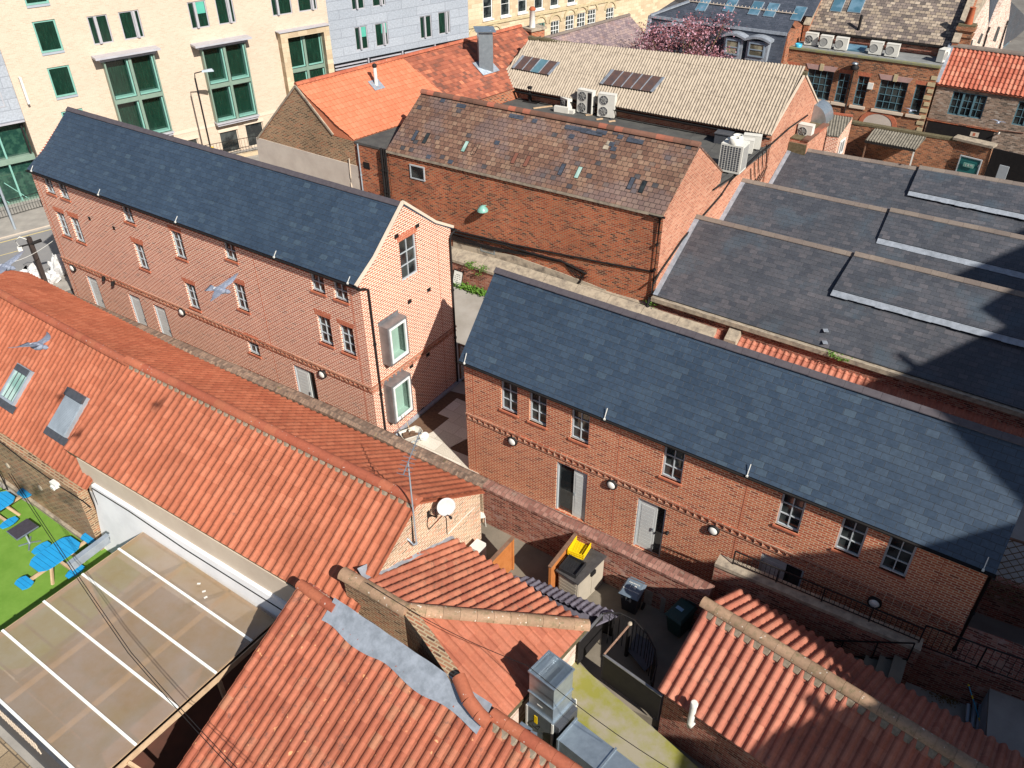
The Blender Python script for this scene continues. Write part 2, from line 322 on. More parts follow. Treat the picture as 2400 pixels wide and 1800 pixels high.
M['wood_o']=plain('orange_timber',(.5,.19,.06),(.4,.14,.04),3,.55,.3)
M['wood_p']=plain('pale_timber',(.55,.4,.26),(.42,.29,.18),4,.7,.3)
M['wood_b']=plain('brown_timber',(.22,.13,.09),(.15,.09,.06),5,.8,.2)
M['white_pl']=plain('white_plastic',(.72,.72,.68),(.62,.62,.58),3,.45,.4)
M['blue']=plain('blue_painted_wood',(.02,.3,.62),(.018,.26,.55),2,.45,.4)
M['yellow_line']=plain('yellow_line',(.62,.5,.2),(.5,.42,.22),5,.8,.2)
M['white_line']=plain('white_line',(.7,.7,.68),(.55,.55,.54),5,.8,.2)
M['stone']=brick('sandstone',[(0,(.46,.36,.24)),(.5,(.55,.44,.3)),(1,(.6,.5,.36))],(.42,.34,.23),.7,.32,.012,.15,bump=.3)
M['quoin']=plain('cream_quoin',(.5,.42,.27),(.4,.33,.2),4,.85,.2)
M['leaf']=plain('green_leaf',(.07,.16,.02),(.11,.22,.03),6,.7,.3)
M['teal_door']=plain('teal_door_paint',(.02,.17,.17),(.015,.13,.13),2,.5,.4)
M['yellow_sign']=plain('yellow_sign',(.75,.5,.02),(.7,.45,.02),3,.5,.3)
M['wood_d']=plain('dark_timber',(.04,.03,.028),(.06,.045,.04),5,.8,.2)
M['bagw']=plain('white_woven_bag',(.66,.66,.66),(.5,.5,.5),4,.7,.3,bump=.5,bs=8)
M['roofgrey']=plain('weathered_flat_roof',(.27,.28,.28),(.17,.18,.18),1.2,.7,.3)
M['pot']=plain('terracotta',(.45,.13,.06),(.36,.1,.05),5,.8,.2)
M['white_bar']=plain('white_glazing_bar',(.85,.86,.82),(.78,.8,.76),3,.4,.4)
M['slate_top']=plain('dark_table_top',(.06,.055,.07),(.045,.04,.05),9,.5,.3)
M['beige_pl']=plain('beige_plastic',(.42,.37,.3),(.36,.32,.26),2,.6,.3)
M['lid_grey']=plain('dark_grey_plastic',(.075,.07,.07),(.05,.047,.047),5,.6,.3)
M['yellow']=plain('yellow_plastic',(.85,.6,.01),(.78,.54,.01),5,.4,.4)
M['black_pl']=plain('black_plastic',(.02,.02,.022),(.03,.03,.032),5,.35,.5)
M['cloth_b']=plain('pale_blue_cloth',(.35,.55,.75),(.62,.68,.75),5,.8,.2,lo=.45,hi=.55)
M['bin_grey']=plain('bin_body_black',(.02,.022,.028),(.03,.03,.035),4,.5,.4)
M['lid_bin_grey']=plain('bin_lid_grey',(.13,.17,.21),(.1,.13,.17),4,.5,.4)
M['bin_green']=plain('dark_green_bin',(.012,.04,.035),(.015,.05,.045),4,.5,.4)
M['label_blue']=plain('pale_blue_label',(.2,.36,.5),(.17,.3,.42),9,.5)
M['pale_box']=plain('pale_concrete_box',(.36,.29,.24),(.26,.21,.17),6,.9,.2)
M['pinkp']=plain('pink_plate',(.6,.15,.5),(.5,.12,.42),9)
M['rust']=plain('rusty_rail',(.22,.13,.09),(.35,.22,.16),9,.7)
M['galv_dark']=plain('galvanised_dark',(.24,.27,.3),(.17,.2,.22),3,.35,.5,.6)
M['dish']=plain('dish_grey',(.5,.5,.5),(.44,.44,.44),3,.6,.3)
M['wood_l']=plain('lattice_timber',(.4,.26,.13),(.32,.2,.1),6,.8,.2)
M['wood_l2']=plain('dark_lattice_timber',(.2,.14,.07),(.15,.1,.05),6,.8,.2)
M['rusty_white']=plain('rusty_white_paint',(.6,.58,.52),(.34,.24,.16),6,.6,.3,lo=.5,hi=.7)
M['leaf_b']=plain('brown_leaf',(.2,.11,.04),(.12,.08,.03),5,.9,.1)
M['blue_l']=plain('light_blue_plastic',(.05,.4,.6),(.04,.34,.52),5,.4,.4)
M['pinkstone']=plain('pink_stone',(.42,.27,.25),(.36,.23,.21),4)
M['moss2']=plain('mossy_edge',(.24,.24,.1),(.16,.16,.13),4)
M['mortar']=plain('ridge_mortar',(.27,.22,.17),(.17,.14,.1),8,.95,.1,bump=.5)
# ------------------------------------------------------------------ component builders
FRM={}
def win(par,f,u0,z0,u1,z1,cols,rows,fm='frame_grey',gm='glass',name='window',dep=.07,fw_=.055,mw=.03,label=None,vb=None,transom=None):
    """a window set in a hole: frame with muntins, one pane sheet as its child"""
    w_,h_=round(u1-u0,3),round(z1-z0,3); key=(w_,h_,cols,rows,fm,gm,fw_,mw)
    L0=Fr(0,0,0)
    if key not in FRM:
        b=MB(); D=.07
        b.box(L0,0,w_,0,D,0,fw_);b.box(L0,0,w_,0,D,h_-fw_,h_);b.box(L0,0,fw_,0,D,fw_,h_-fw_);b.box(L0,w_-fw_,w_,0,D,fw_,h_-fw_)
        iw,ih=w_-2*fw_,h_-2*fw_
        for i in range(1,cols):
            x=fw_+iw*i/cols; b.box(L0,x-mw/2,x+mw/2,.008,D-.01,fw_,h_-fw_)
        for j in range(1,rows):
            z=fw_+ih*j/rows
            for i in range(cols):
                xa=fw_+iw*i/cols+(mw/2 if i else 0); xb=fw_+iw*(i+1)/cols-(mw/2 if i<cols-1 else 0)
                b.box(L0,xa,xb,.012,D-.012,z-mw/2,z+mw/2)
        g=MB(); g.q([(fw_*.6,.045,fw_*.6),(w_-fw_*.6,.045,fw_*.6),(w_-fw_*.6,.045,h_-fw_*.6),(fw_*.6,.045,h_-fw_*.6)],uv=[(u0,z0),(u1,z0),(u1,z1),(u0,z1)])
        FRM[key]=(b.mesh(name,M[fm]),g.mesh('pane',M[gm]))
    a,g=FRM[key]; p=f.w(u0,dep,z0)
    o=inst(name,a,par,p,f.a,label); inst('pane',g,o,p,f.a); return o
def wall_cells(b,f,u0,u1,z0,z1,holes,dep=.1,m=0,v=0,mh=None):
    us=sorted({u0,u1,*[h[0] for h in holes],*[h[2] for h in holes]}); zs=sorted({z0,z1,*[h[1] for h in holes],*[h[3] for h in holes]})
    us=[x for x in us if u0<=x<=u1]; zs=[x for x in zs if z0<=x<=z1]
    for i in range(len(us)-1):
        for j in range(len(zs)-1):
            cu,cz=(us[i]+us[i+1])/2,(zs[j]+zs[j+1])/2
            if any(h[0]<cu<h[2] and h[1]<cz<h[3] for h in holes): continue
            b.q((f.w(us[i],v,zs[j]),f.w(us[i+1],v,zs[j]),f.w(us[i+1],v,zs[j+1]),f.w(us[i],v,zs[j+1])),m=m)
    for (a,c,d,e) in [h[:4] for h in holes]:
        P=f.w; k=m if mh is None else mh; D=v+dep+.04
        b.q((P(a,v,c),P(a,D,c),P(a,D,e),P(a,v,e))[::-1],m=k); b.q((P(d,v,c),P(d,D,c),P(d,D,e),P(d,v,e)),m=k)
        b.q((P(a,v,e),P(a,D,e),P(d,D,e),P(d,v,e))[::-1],m=k); b.q((P(a,v,c),P(a,D,c),P(d,D,c),P(d,v,c)),m=k)
        b.q((P(a,D,c),P(d,D,c),P(d,D,e),P(a,D,e)),m=k)
def gable_walls(f,Lg,W,z0,ze0,zr,ze1=None,vr=None,holes=None,mb=None,dep=.1,sides='frbl',gm=None):
    """four walls of a gabled building: f = front frame; holes: dict side -> list"""
    ze1=ze0 if ze1 is None else ze1; vr=W/2 if vr is None else vr; holes=holes or {}
    b=mb or MB(); fs=[f,f.side(Lg,0,1),f.side(Lg,W,2),f.side(0,W,3)]
    if 'f' in sides: wall_cells(b,fs[0],0,Lg,z0,ze0,holes.get('f',[]),dep)
    if 'b' in sides: wall_cells(b,fs[2],0,Lg,z0,ze1,holes.get('b',[]),dep)
    for k,s in ((1,'r'),(3,'l')):
        if s not in sides: continue
        g=MB(); fr=fs[k]; wall_cells(g,fr,0,W,z0,zr,holes.get(s,[]),dep)
        vv=vr if k==1 else W-vr; za,zb=(ze0,ze1) if k==1 else (ze1,ze0)
        p=fr.w(vv,0,zr); a=fr.w(0,0,za); c=fr.w(W,0,zb); nn=fr.w(0,1,0)-fr.w(0,0,0)
        n1=nn.cross(p-a); n1=-n1 if n1.z<0 else n1; g.clip(a,n1)
        n2=nn.cross(p-c); n2=-n2 if n2.z<0 else n2; g.clip(c,n2)
        i=len(b.v); b.v+=g.v; b.f+=[[x+i for x in q] for q in g.f]; b.uv+=g.uv; b.mi+=[(gm if gm is not None and s=='r' else 0)]*len(g.f); b.sm+=g.sm
    return b,fs
PROF={'pan':[(0,.0),(.1,.0),(.28,.12),(.42,.62),(.55,1.),(.7,.92),(.84,.45),(.94,.08)],
      'roll':[(0,0),(.08,.0),(.16,.35),(.3,.85),(.45,1.),(.6,.85),(.74,.35),(.82,0)],
      'cor':[(0,0),(.25,.5),(.5,1.),(.75,.5)],
      'flat':[(0,0),(.3,.5),(.6,.2),(.9,.0)]}
def tiles(P0,P1,P2,per=.3,course=.33,amp=.05,step=.02,prof='pan',poly=None,th=.05,hoff=0,lift=0.,reverse=False):
    """tiled slope: P0-P1 eave, P2 a point of the ridge; poly = 3D outline"""
    P0,P1,P2=Vector(P0),Vector(P1),Vector(P2); eu=(P1-P0).normalized(); n=eu.cross(P2-P0).normalized()
    if n.z<0: n=-n
    ev=n.cross(eu); 
    if ev.z<0: ev=-ev
    poly=[Vector(p) for p in (poly or [P0,P1,P1+(P2-P0)-(P2-P0).dot(eu)*eu,P2-(P2-P0).dot(eu)*eu])]
    us=[(p-P0).dot(eu) for p in poly]; vs=[(p-P0).dot(ev) for p in poly]
    u0,u1,v0,v1=min(us),max(us),min(vs),max(vs)
    pr=PROF[prof]
    if reverse: pr=sorted([((1-a)%1.0,b) for a,b in pr])
    cu=[]; k0=math.floor(u0/per)-1; k1=math.ceil(u1/per)+1
    for k in range(k0,k1): cu+=[((k+a)*per,c*amp) for a,c in pr]
    b=MB(); rows=[]; j0=math.floor(v0/course+1e-6); j1=math.ceil(v1/course)
    def pt(u,v,h): return P0+eu*u+ev*v+n*(h+lift)
    for j in range(j0,j1):
        lo=[pt(u,j*course,h+step) for u,h in cu]; hi=[pt(u,(j+1)*course+.01,h) for u,h in cu]; bt=[pt(u,j*course,h-.012) for u,h in cu]
        for i in range(len(cu)-1):
            a,c=cu[i][0]/per,cu[i+1][0]/per
            b.q((lo[i],lo[i+1],hi[i+1],hi[i]),[(a,j+.02),(c,j+.02),(c,j+.97),(a,j+.97)],sm=False)
            b.q((bt[i],bt[i+1],lo[i+1],lo[i]),[(a,j+.02),(c,j+.02),(c,j+.02),(a,j+.02)])
    cen=sum(poly,Vector((0,0,0)))/len(poly)
    for i in range(len(poly)):
        p,q=poly[i],poly[(i+1)%len(poly)]; m_=(q-p).cross(n)
        if m_.dot(cen-p)>0: m_=-m_
        b.clip(p,m_)
    # underside sheet
    nrm=n*(hoff-.03); poly2=[p+nrm for p in poly]
    lo_=[p-n*th for p in poly2]
    b.q(poly2); b.q(lo_[::-1])
    for i in range(len(poly)):
        j=(i+1)%len(poly); b.q((lo_[i],lo_[j],poly2[j],poly2[i]))
    return b
def ridge(b,p0,p1,r=.13,seg=.45,n=7,gap=.006,jit=.005,flat=False,lift=0.03,bed=None):
    p0,p1=Vector(p0),Vector(p1); L_=(p1-p0).length; t=(p1-p0)/L_; k=max(1,round(L_/seg)); s=L_/k
    x=Vector((0,0,1)).cross(t).normalized(); y=t.cross(x)
    for i in range(k):
        a=p0+t*(s*i); c=p0+t*(s*(i+1)-gap); dz=y*(lift+random.uniform(-jit,jit)); rings=[]
        for q,rr in ((a,r*1.012),(c,r*.995)):
            if flat: pr=[(-1,-.75),(-.97,-.6),(0,.12),(.97,-.6),(1,-.75)]; rings.append([q+dz+x*(rr*u)+y*(rr*w_) for u,w_ in pr])
            else: rings.append([q+dz+x*(rr*math.cos(math.pi*m_/n))+y*(rr*math.sin(math.pi*m_/n)-rr*.35) for m_ in range(n+1)])
        A,C=rings; z=len(A)-1
        for m_ in range(z): b.q((A[m_+1],A[m_],C[m_],C[m_+1]),uv=[(i+.1,.1),(i+.1,.2),(i+.9,.2),(i+.9,.1)],sm=not flat)
        b.q([p-t*.0004 for p in A],uv=[(i+.5,.1)]*len(A)); b.q([p+t*.0004 for p in C[::-1]],uv=[(i+.5,.1)]*len(C))
    return b
def gutter(par,a,c,r=.07,mat='black',name='gutter'):
    b=MB(); a=Vector(a);c=Vector(c); t=(c-a).normalized(); x=Vector((0,0,1)).cross(t).normalized()
    for s_,rr in ((1,r),(-1,r*.8)):
        for k in range(6):
            q=[]
            for kk in (k,k+1):
                an=math.pi+math.pi*kk/6; q.append(x*(rr*math.cos(an))+Vector((0,0,rr*math.sin(an))))
            P=(a+q[0],a+q[1],c+q[1],c+q[0]); b.q(P if s_==1 else P[::-1])
    b.q([a+x*(r*math.cos(math.pi+math.pi*k/6))+Vector((0,0,r*math.sin(math.pi+math.pi*k/6))) for k in range(7)])
    b.q([c+x*(r*math.cos(math.pi+math.pi*k/6))+Vector((0,0,r*math.sin(math.pi+math.pi*k/6))) for k in range(7)][::-1])
    return b.obj(name,M[mat],par)
def downpipe(par,pts,r=.04,mat='black',brackets=2,name='downpipe'):
    b=MB(); b.tube(pts,r,8); z=Vector(pts[-1]); y=Vector(pts[-2])
    for k in range(1,brackets+1):
        p=y.lerp(z,k/(brackets+1)); b.lathe(p,[(r*1.5,-.04),(r*1.5,.04)],8)
    return b.obj(name,M[mat],par)
def bulkhead(par,f,u,z,r=.19,name='wall_light'):
    b=MB(); n=f.w(0,-1,0)-f.w(0,0,0); p=f.w(u,.002,z)
    b.lathe(p,[(r,0),(r,.09),(r*.82,.11),(r*.8,.07)],20,ax=n); o=b.obj(name,M['black'],par)
    g=MB(); g.lathe(p+n*.05,[(r*.8,0),(r*.8,.04),(r*.6,.085),(r*.3,.105),(.001,.11)],20,ax=n); g.obj('lamp_cover',M['white_pl'],o); return o
def hooks(par,f,us,v,z,up=.2,name='gutter_bracket'):
    for u in us:
        b=MB(); b.bar(f.w(u,v,z+.02),f.w(u,v+.16,z+up),.022,.016); b.box(Fr(*f.w(u,v,0).xy,f.deg),-.03,.03,-.02,.04,z-.02,z+.03); b.obj(name,M['white_pl'],par)
def boarddoor(par,f,u0,z0,u1,z1,open_=0,name='door',gl=False,dep=.06,label=None):
    """door opening with grey frame, a ribbed leaf and, when half open, a dark gap"""
    b=MB(); t=.06
    b.box(f,u0,u0+t,dep-.02,dep+.08,z0,z1);b.box(f,u1-t,u1,dep-.02,dep+.08,z0,z1);b.box(f,u0+t,u1-t,dep-.02,dep+.08,z1-t,z1)
    o=b.obj(name,M['frame_grey'],par,label)
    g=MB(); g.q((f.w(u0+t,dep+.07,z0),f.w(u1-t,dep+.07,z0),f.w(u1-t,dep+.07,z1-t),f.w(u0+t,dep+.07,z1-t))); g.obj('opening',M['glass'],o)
    l=MB(); w_=u1-u0-2*t; a,c=(u0+t+.005,u0+t+w_*(1-open_)) if open_>=0 else (u0+t+w_*(-open_),u1-t-.005)
    l.box(f,a,c,dep+.02,dep+.06,z0+.02,z1-t-.01); nb=12
    for k in range(nb):
        za=z0+.15+(z1-z0-.4)*k/nb; l.box(f,a+.08,c-.08,dep+.012,dep+.02,za,za+(z1-z0-.4)/nb-.015,skip='k')
    lo=l.obj('door_leaf',M['door_paint'],o); h=MB(); hx=c-.05 if open_>=0 else a+.05
    h.box(f,hx-.015,hx+.015,dep-.04,dep-.015,z0+1.,z0+1.15); h.box(f,hx-.01,hx+.01,dep-.015,dep+.02,z0+1.06,z0+1.09); h.obj('handle',M['galv'],lo); return o
M['door_paint']=plain('pale_grey_door_paint',(.56,.58,.57),(.5,.52,.52),2,.5,.4)
def string_course(par,f,u0,u1,z,mat='brick_string',name='string_course'):
    b=MB(); b.box(f,u0,u1,-.05,0,z+.17,z+.25,skip='k'); b.box(f,u0,u1,-.03,0,z-.02,z+.05,skip='k')
    k=int((u1-u0)/.24)
    for i in range(k):
        ua=u0+(i+.1)*(u1-u0)/k; w_=(u1-u0)/k*.62
        # dog-tooth bricks laid cornerwise
        P=f.w; zb,zt=z+.055,z+.165; a,m_,c=ua,ua+w_/2,ua+w_
        b.hexa([P(a,0,zb),P(m_,-.06,zb),P(c,0,zb)],[P(a,0,zt),P(m_,-.06,zt),P(c,0,zt)])
    return b.obj(name,M[mat],par)
def lintel(par,f,u0,u1,z,h=.24,mat='arch_brick'):
    b=MB(); k=max(4,int((u1-u0+.1)/.08)); x0,x1=u0-.06,u1+.06
    for i in range(k):
        a,c=x0+(x1-x0)*i/k,x0+(x1-x0)*(i+1)/k-.01; s=.05*(2*(i+.5)/k-1)
        b.hexa([f.w(a,-.004,z),f.w(c,-.004,z),f.w(c,.02,z),f.w(a,.02,z)],[f.w(a+s,-.004,z+h),f.w(c+s,-.004,z+h),f.w(c+s,.02,z+h),f.w(a+s,.02,z+h)])
    b.obj('brick_lintel',M[mat],par)
    s=MB(); s.box(f,u0-.05,u1+.05,-.035,.05,0,0) if 0 else None
M['arch_brick']=plain('arch_brick',(.5,.18,.1),(.38,.11,.065),9,.85,.2)
def sill(par,f,u0,u1,z,mat='arch_brick',h=.07,pr=.05,name='sill'):
    b=MB(); b.box(f,u0-.05,u1+.05,-pr,.06,z-h,z,skip=''); b.obj(name,M[mat],par)
# ------------------------------------------------------------------ ground
def sheet(name,poly,z,mat,kind='structure',**k):
    b=MB(); b.q([(p[0],p[1],z) for p in poly]); o=b.obj(name,M[mat]); tag(o,kind=kind,**k); return o
M['ground']=plain('yard_ground',(.2,.19,.175),(.14,.13,.12),.6,.95,.2,bump=.3)
b=MB()
# ground sheet with openings left for the two lower yards
def gridsheet(b,x0,x1,y0,y1,hole,z):
    for a,c,d,e in ((x0,hole[0],y0,y1),(hole[1],x1,y0,y1),(hole[0],hole[1],y0,hole[2]),(hole[0],hole[1],hole[3],y1)): b.q([(a,d,z),(c,d,z),(c,e,z),(a,e,z)])
gridsheet(b,-400,400,-200,700,(-60,-2.6,-12,24),-.02)
tag(b.obj('ground',M['ground']),kind='structure')
# ------------------------------------------------------------------ building A (left new brick house)
A0=G(890,1046).xy; Al=G(68.7,394,7.2).xy
fA0=frp(Al,A0); LA=(A0-Al).length; fA=fA0; WA=5.2; zeA=7.2; zrA=9.15
M['mint']=plain('pale_mint_paint',(.48,.57,.53),(.43,.52,.48),2,.6,.3)
tA=thing('brick_townhouse','long new brick house at left with blue slate roof and two zinc box windows','house',fA.w(LA/2,WA/2,0),'new brick houses')
def wh(f,tl,br,v=.0): a=f.px(*tl,v);c=f.px(*br,v); return (a[0],c[1],c[0],a[1])
wA2=[((98.4,410.5),(125.5,446)),((132,422.4),(159,459.5)),((284,479),(312,518)),((523.3,565),(553.5,608)),((727,639),(760.6,686)),((781.2,657.9),(814.5,706.7)),((580.5,793.5),(608,833))]
wA3=[((131,495.5),(165.6,557)),((164.6,508),(198,569.6)),((314.6,569.6),(347.9,633)),((400.7,538.9),(436,610)),((434,661.5),(468,728)),((548,663),(581.6,730)),((743,737),(781,813)),((795.7,759),(834,836))]
hA=[];
H2=[wh(fA,*q) for q in wA2]; H3=[wh(fA,*q) for q in wA3]
def norm(h,w_,h_,zmax=99): cu=(h[0]+h[2])/2; cz=min((h[1]+h[3])/2,zmax-h_/2); return (cu-w_/2,cz-h_/2,cu+w_/2,cz+h_/2)
H2=[norm(h,.66,.74,7.0) for h in H2]; H3=[norm(h,.66,1.2) for h in H3]
dA=[(fA.px(199,640)[0],fA.px(224,652)[0],.0),(fA.px(294.8,674)[0],fA.px(322,685)[0],-.0),(fA.px(352.6,696)[0],fA.px(380.5,706.7)[0],0),(fA.px(683.5,843)[0],fA.px(734,864)[0],.35)]
HD=[(a,.05,c,2.32) for a,c,o in dA]
gA=fA.side(LA,0,1)
a=gA.px(937,568);c=gA.px(979,638); hg=norm((a[0],c[1],c[0],a[1]),.95,1.6)
wb,fsA=gable_walls(fA,LA,WA,0,zeA,zrA,holes={'f':H2+H3+HD,'r':[hg]})
wb.obj('wall',M['brick_new'],tA)
for h in H2: win(tA,fA,*h,2,2); lintel(tA,fA,h[0],h[2],h[3]+.005,.2); sill(tA,fA,h[0],h[2],h[1])
for h in H3: win(tA,fA,*h,2,3); lintel(tA,fA,h[0],h[2],h[3]+.005,.22); sill(tA,fA,h[0],h[2],h[1])
win(tA,gA,*hg,2,3,'frame_grey','glass'); lintel(tA,gA,hg[0],hg[2],hg[3]+.005,.24)
for (a,c,o_) in dA: boarddoor(tA,fA,a,.05,c,2.32,o_)
def slate_roof(par,f,Lg,W,ze,zr,mat,ov=.12,oe=.12,th=.06,rmat='ridge_black',vr=None,ze1=None,kick=0,rr=.16,seg=.5,flat=True,name='roof'):
    vr=W/2 if vr is None else vr; ze1=ze if ze1 is None else ze1; b=MB()
    s0=(zr-ze)/vr; s1=(zr-ze1)/(W-vr); P=f.w; up=.03
    A=[P(-ov,-oe,ze-oe*s0+up),P(Lg+ov,-oe,ze-oe*s0+up),P(Lg+ov,vr,zr+up),P(-ov,vr,zr+up)]
    B=[P(Lg+ov,W+oe,ze1-oe*s1+up),P(-ov,W+oe,ze1-oe*s1+up),P(-ov,vr,zr+up),P(Lg+ov,vr,zr+up)]
    if kick:
        k=.9; zk=zr-(zr-ze)*(vr-k)/vr-kick
        A=[P(-ov,-oe,ze-oe*s0*.4+up),P(Lg+ov,-oe,ze-oe*s0*.4+up),P(Lg+ov,k,zk+up),P(-ov,k,zk+up)]; b.slab(A,th)
        A=[P(-ov,k,zk+up),P(Lg+ov,k,zk+up),P(Lg+ov,vr,zr+up),P(-ov,vr,zr+up)]
        B2=[P(Lg+ov,W+oe,ze1-oe*s1*.4+up),P(-ov,W+oe,ze1-oe*s1*.4+up),P(-ov,W-k,zk+up),P(Lg+ov,W-k,zk+up)]; b.slab(B2,th)
        B=[P(Lg+ov,W-k,zk+up),P(-ov,W-k,zk+up),P(-ov,vr,zr+up),P(Lg+ov,vr,zr+up)]
    b.slab(A,th); b.slab(B,th)
    o=b.obj(name,M[mat],par); r=ridge(MB(),P(-ov,vr,zr+.04),P(Lg+ov,vr,zr+.04),rr,seg,flat=flat); r.obj('ridge_tile_row',M[rmat],o); return o
slate_roof(tA,fA,LA,WA,zeA,zrA,'slate_new',.02,.12,kick=.1)
b=MB() # pale verge mortar on the near gable, following the kicked slope
for sgn in (0,1):
    pts=[(-.16,zeA-.02),(.9,zrA-(zrA-zeA)*(2.6-.9)/2.6-.07),(2.6,zrA+.06)]
    if sgn: pts=[(WA-u,z) for u,z in pts]
    for (a,za),(c,zc) in zip(pts,pts[1:]): b.bar(gA.w(a,.0,za+.03),gA.w(c,.0,zc+.03),.09,.1)
b.obj('verge',M['cream'],tA)
gutter(tA,fA.w(-.05,-.15,zeA-.06),fA.w(LA+.15,-.15,zeA-.06),.06); gutter(tA,fA.w(-.05,WA+.15,zeA-.06),fA.w(LA+.15,WA+.15,zeA-.06),.06)
string_course(tA,fA,.0,LA,2.6); string_course(tA,gA,0,WA,2.6)
downpipe(tA,[fA.w(LA+.1,-.2,zeA-.1),gA.w(.12,-.1,zeA-.2),gA.w(.35,-.07,zeA-.35),gA.w(.35,-.07,.1)]); downpipe(tA,[fA.w(LA+.1,WA+.2,zeA-.1),gA.w(WA-.1,-.1,zeA-.2),gA.w(WA-.15,-.07,zeA-.35),gA.w(WA-.15,-.07,.1)])
for p in ((172.9,627),(429,730),(757.7,875.6)): u,z=fA.px(*p); bulkhead(tA,fA,u,z)
for p in ((247.7,650.6),(269.4,662.2)):
    u,z=fA.px(*p); b=MB(); b.box(fA,u-.04,u+.04,-.05,0,z-.05,z+.05); b.tube([fA.w(u,-.1,z+.1),fA.w(u,-.14,z-.1)],.07,8); b.obj('spot_lamp',M['black'],tA)
def vent(par,f,u,z,w_=.22,h_=.15):
    b=MB(); b.box(f,u-w_/2,u+w_/2,-.012,.01,z-h_/2,z+h_/2)
    for k in range(3): b.box(f,u-w_/2+.02,u+w_/2-.02,-.025,-.012,z-h_/2+.025+k*.045,z-h_/2+.045+k*.045)
    b.obj('air_vent',M['black'],par)
for p in ((209.8,511.8),(267,534.5)): vent(tA,fA,*fA.px(*p),.16,.16)
for p in ((977.7,529.3),(928.9,553.7),(1005,679),(959.9,707),(1002.7,831),(964,858.3),(1039,921.5),(989.9,959.8)): vent(tA,gA,*gA.px(*p))
for p in ((74,383),(232,440),(415,509),(646,587),(820,655)): hooks(tA,fA,[fA.px(*p)[0]],-.14,zeA-.02)
def seam(par,f,u,z0,z1):
    b=MB(); b.box(f,u-.012,u+.012,-.006,.01,z0,z1); b.obj('movement_joint',M['arch_brick'],par)
for p in (88,): seam(tA,fA,.32,.1,6.95)
seam(tA,fA,fA.px(600,640)[0],.1,6.95); seam(tA,fA,LA-.45,.1,6.95); seam(tA,gA,WA-.85,.1,7.)
def oriel(par,f,u0,z0,u1,z1,d=.42,label=None):
    b=MB(); t=.09
    b.box(f,u0,u1,-d,0,z0,z0+t);b.box(f,u0,u1,-d,0,z1-t,z1);b.box(f,u0,u0+t,-d,0,z0+t,z1-t);b.box(f,u1-t,u1,-d,0,z0+t,z1-t)
    b.box(f,u0-.02,u1+.02,-.02,0,z1,z1+.12)
    o=b.obj('box_window',M['zinc'],par,label)
    g=MB(); P=f.w; x0,x1,y0,y1=u0+t,u1-t,z0+t,z1-t
    for a in ((x0,x0+.07,y0,y1),(x1-.07,x1,y0,y1),(x0+.07,x1-.07,y1-.07,y1),(x0+.07,x1-.07,y0,y0+.1)): g.box(f,a[0],a[1],-d-.03,-d+.05,a[2],a[3])
    w2=g.obj('frame',M['frame_white'],o)
    q=MB(); q.q((P(x0+.07,-d+.02,y0+.1),P(x1-.07,-d+.02,y0+.1),P(x1-.07,-d+.02,y1-.07),P(x0+.07,-d+.02,y1-.07))); q.obj('pane',M['clear'],o)
    r=MB(); zz=y0+.1 # pale room seen through the glass
    r.q((P(x0,-.02,y0),P(x1,-.02,y0),P(x1,-.02,y1),P(x0,-.02,y1)),m=0); r.q((P(x0,-d+.05,y0+.01),P(x1,-d+.05,y0+.01),P(x1,-.02,y0+.01),P(x0,-.02,y0+.01)),m=0)
    r.q((P(x1,-d+.05,y0),P(x1,.3,y0),P(x1,.3,y1),P(x1,-d+.05,y1)),m=0); r.q((P(x0,-d+.05,y0),P(x0,.3,y0),P(x0,.3,y1),P(x0,-d+.05,y1)),m=1); r.box(f,x0+.05,x0+.3,-.06,-.03,y0+.35,y1,m=1)
    r.obj('window_seat',[M['mint'],M['black']],o)
t_=NT('clear_glass',.02,.6); t_.b.inputs['Transmission Weight'].default_value=.0; 
def mkclear():
    t=NT('clear_window_glass',.03,.5); o=t.n('BsdfTransparent'); o.inputs[0].default_value=(.8,.9,.86,1); gl=t.n('BsdfGlossy'); gl.inputs['Roughness'].default_value=.03; fr=t.n('Value'); fr.outputs[0].default_value=.1
    mx=t.n('MixShader'); t.l(fr.outputs[0],mx.inputs[0]); t.l(o.outputs[0],mx.inputs[1]); t.l(gl.outputs[0],mx.inputs[2]); t.l(mx.outputs[0],t.t.nodes['Material Output'].inputs[0]); return t.m
M['clear']=mkclear()
D_=.42
a=gA.px(909.6,777,-D_);c=gA.px(959,831.6,-D_); OR1=(a[0]-.03,gA.px(913,862,-D_)[1]-.03,c[0]+.05,a[1]+.12)
a=gA.px(919,913.3,-D_);c=gA.px(968,959.5,-D_); OR2=(a[0]-.03,gA.px(927,993.8,-D_)[1]-.03,c[0]+.05,a[1]+.12)
print('oriel',OR1,OR2,'A window heights',[round(h[3],2) for h in H2],[round(h[3],2) for h in H3])
oriel(tA,gA,*OR1); oriel(tA,gA,*OR2)
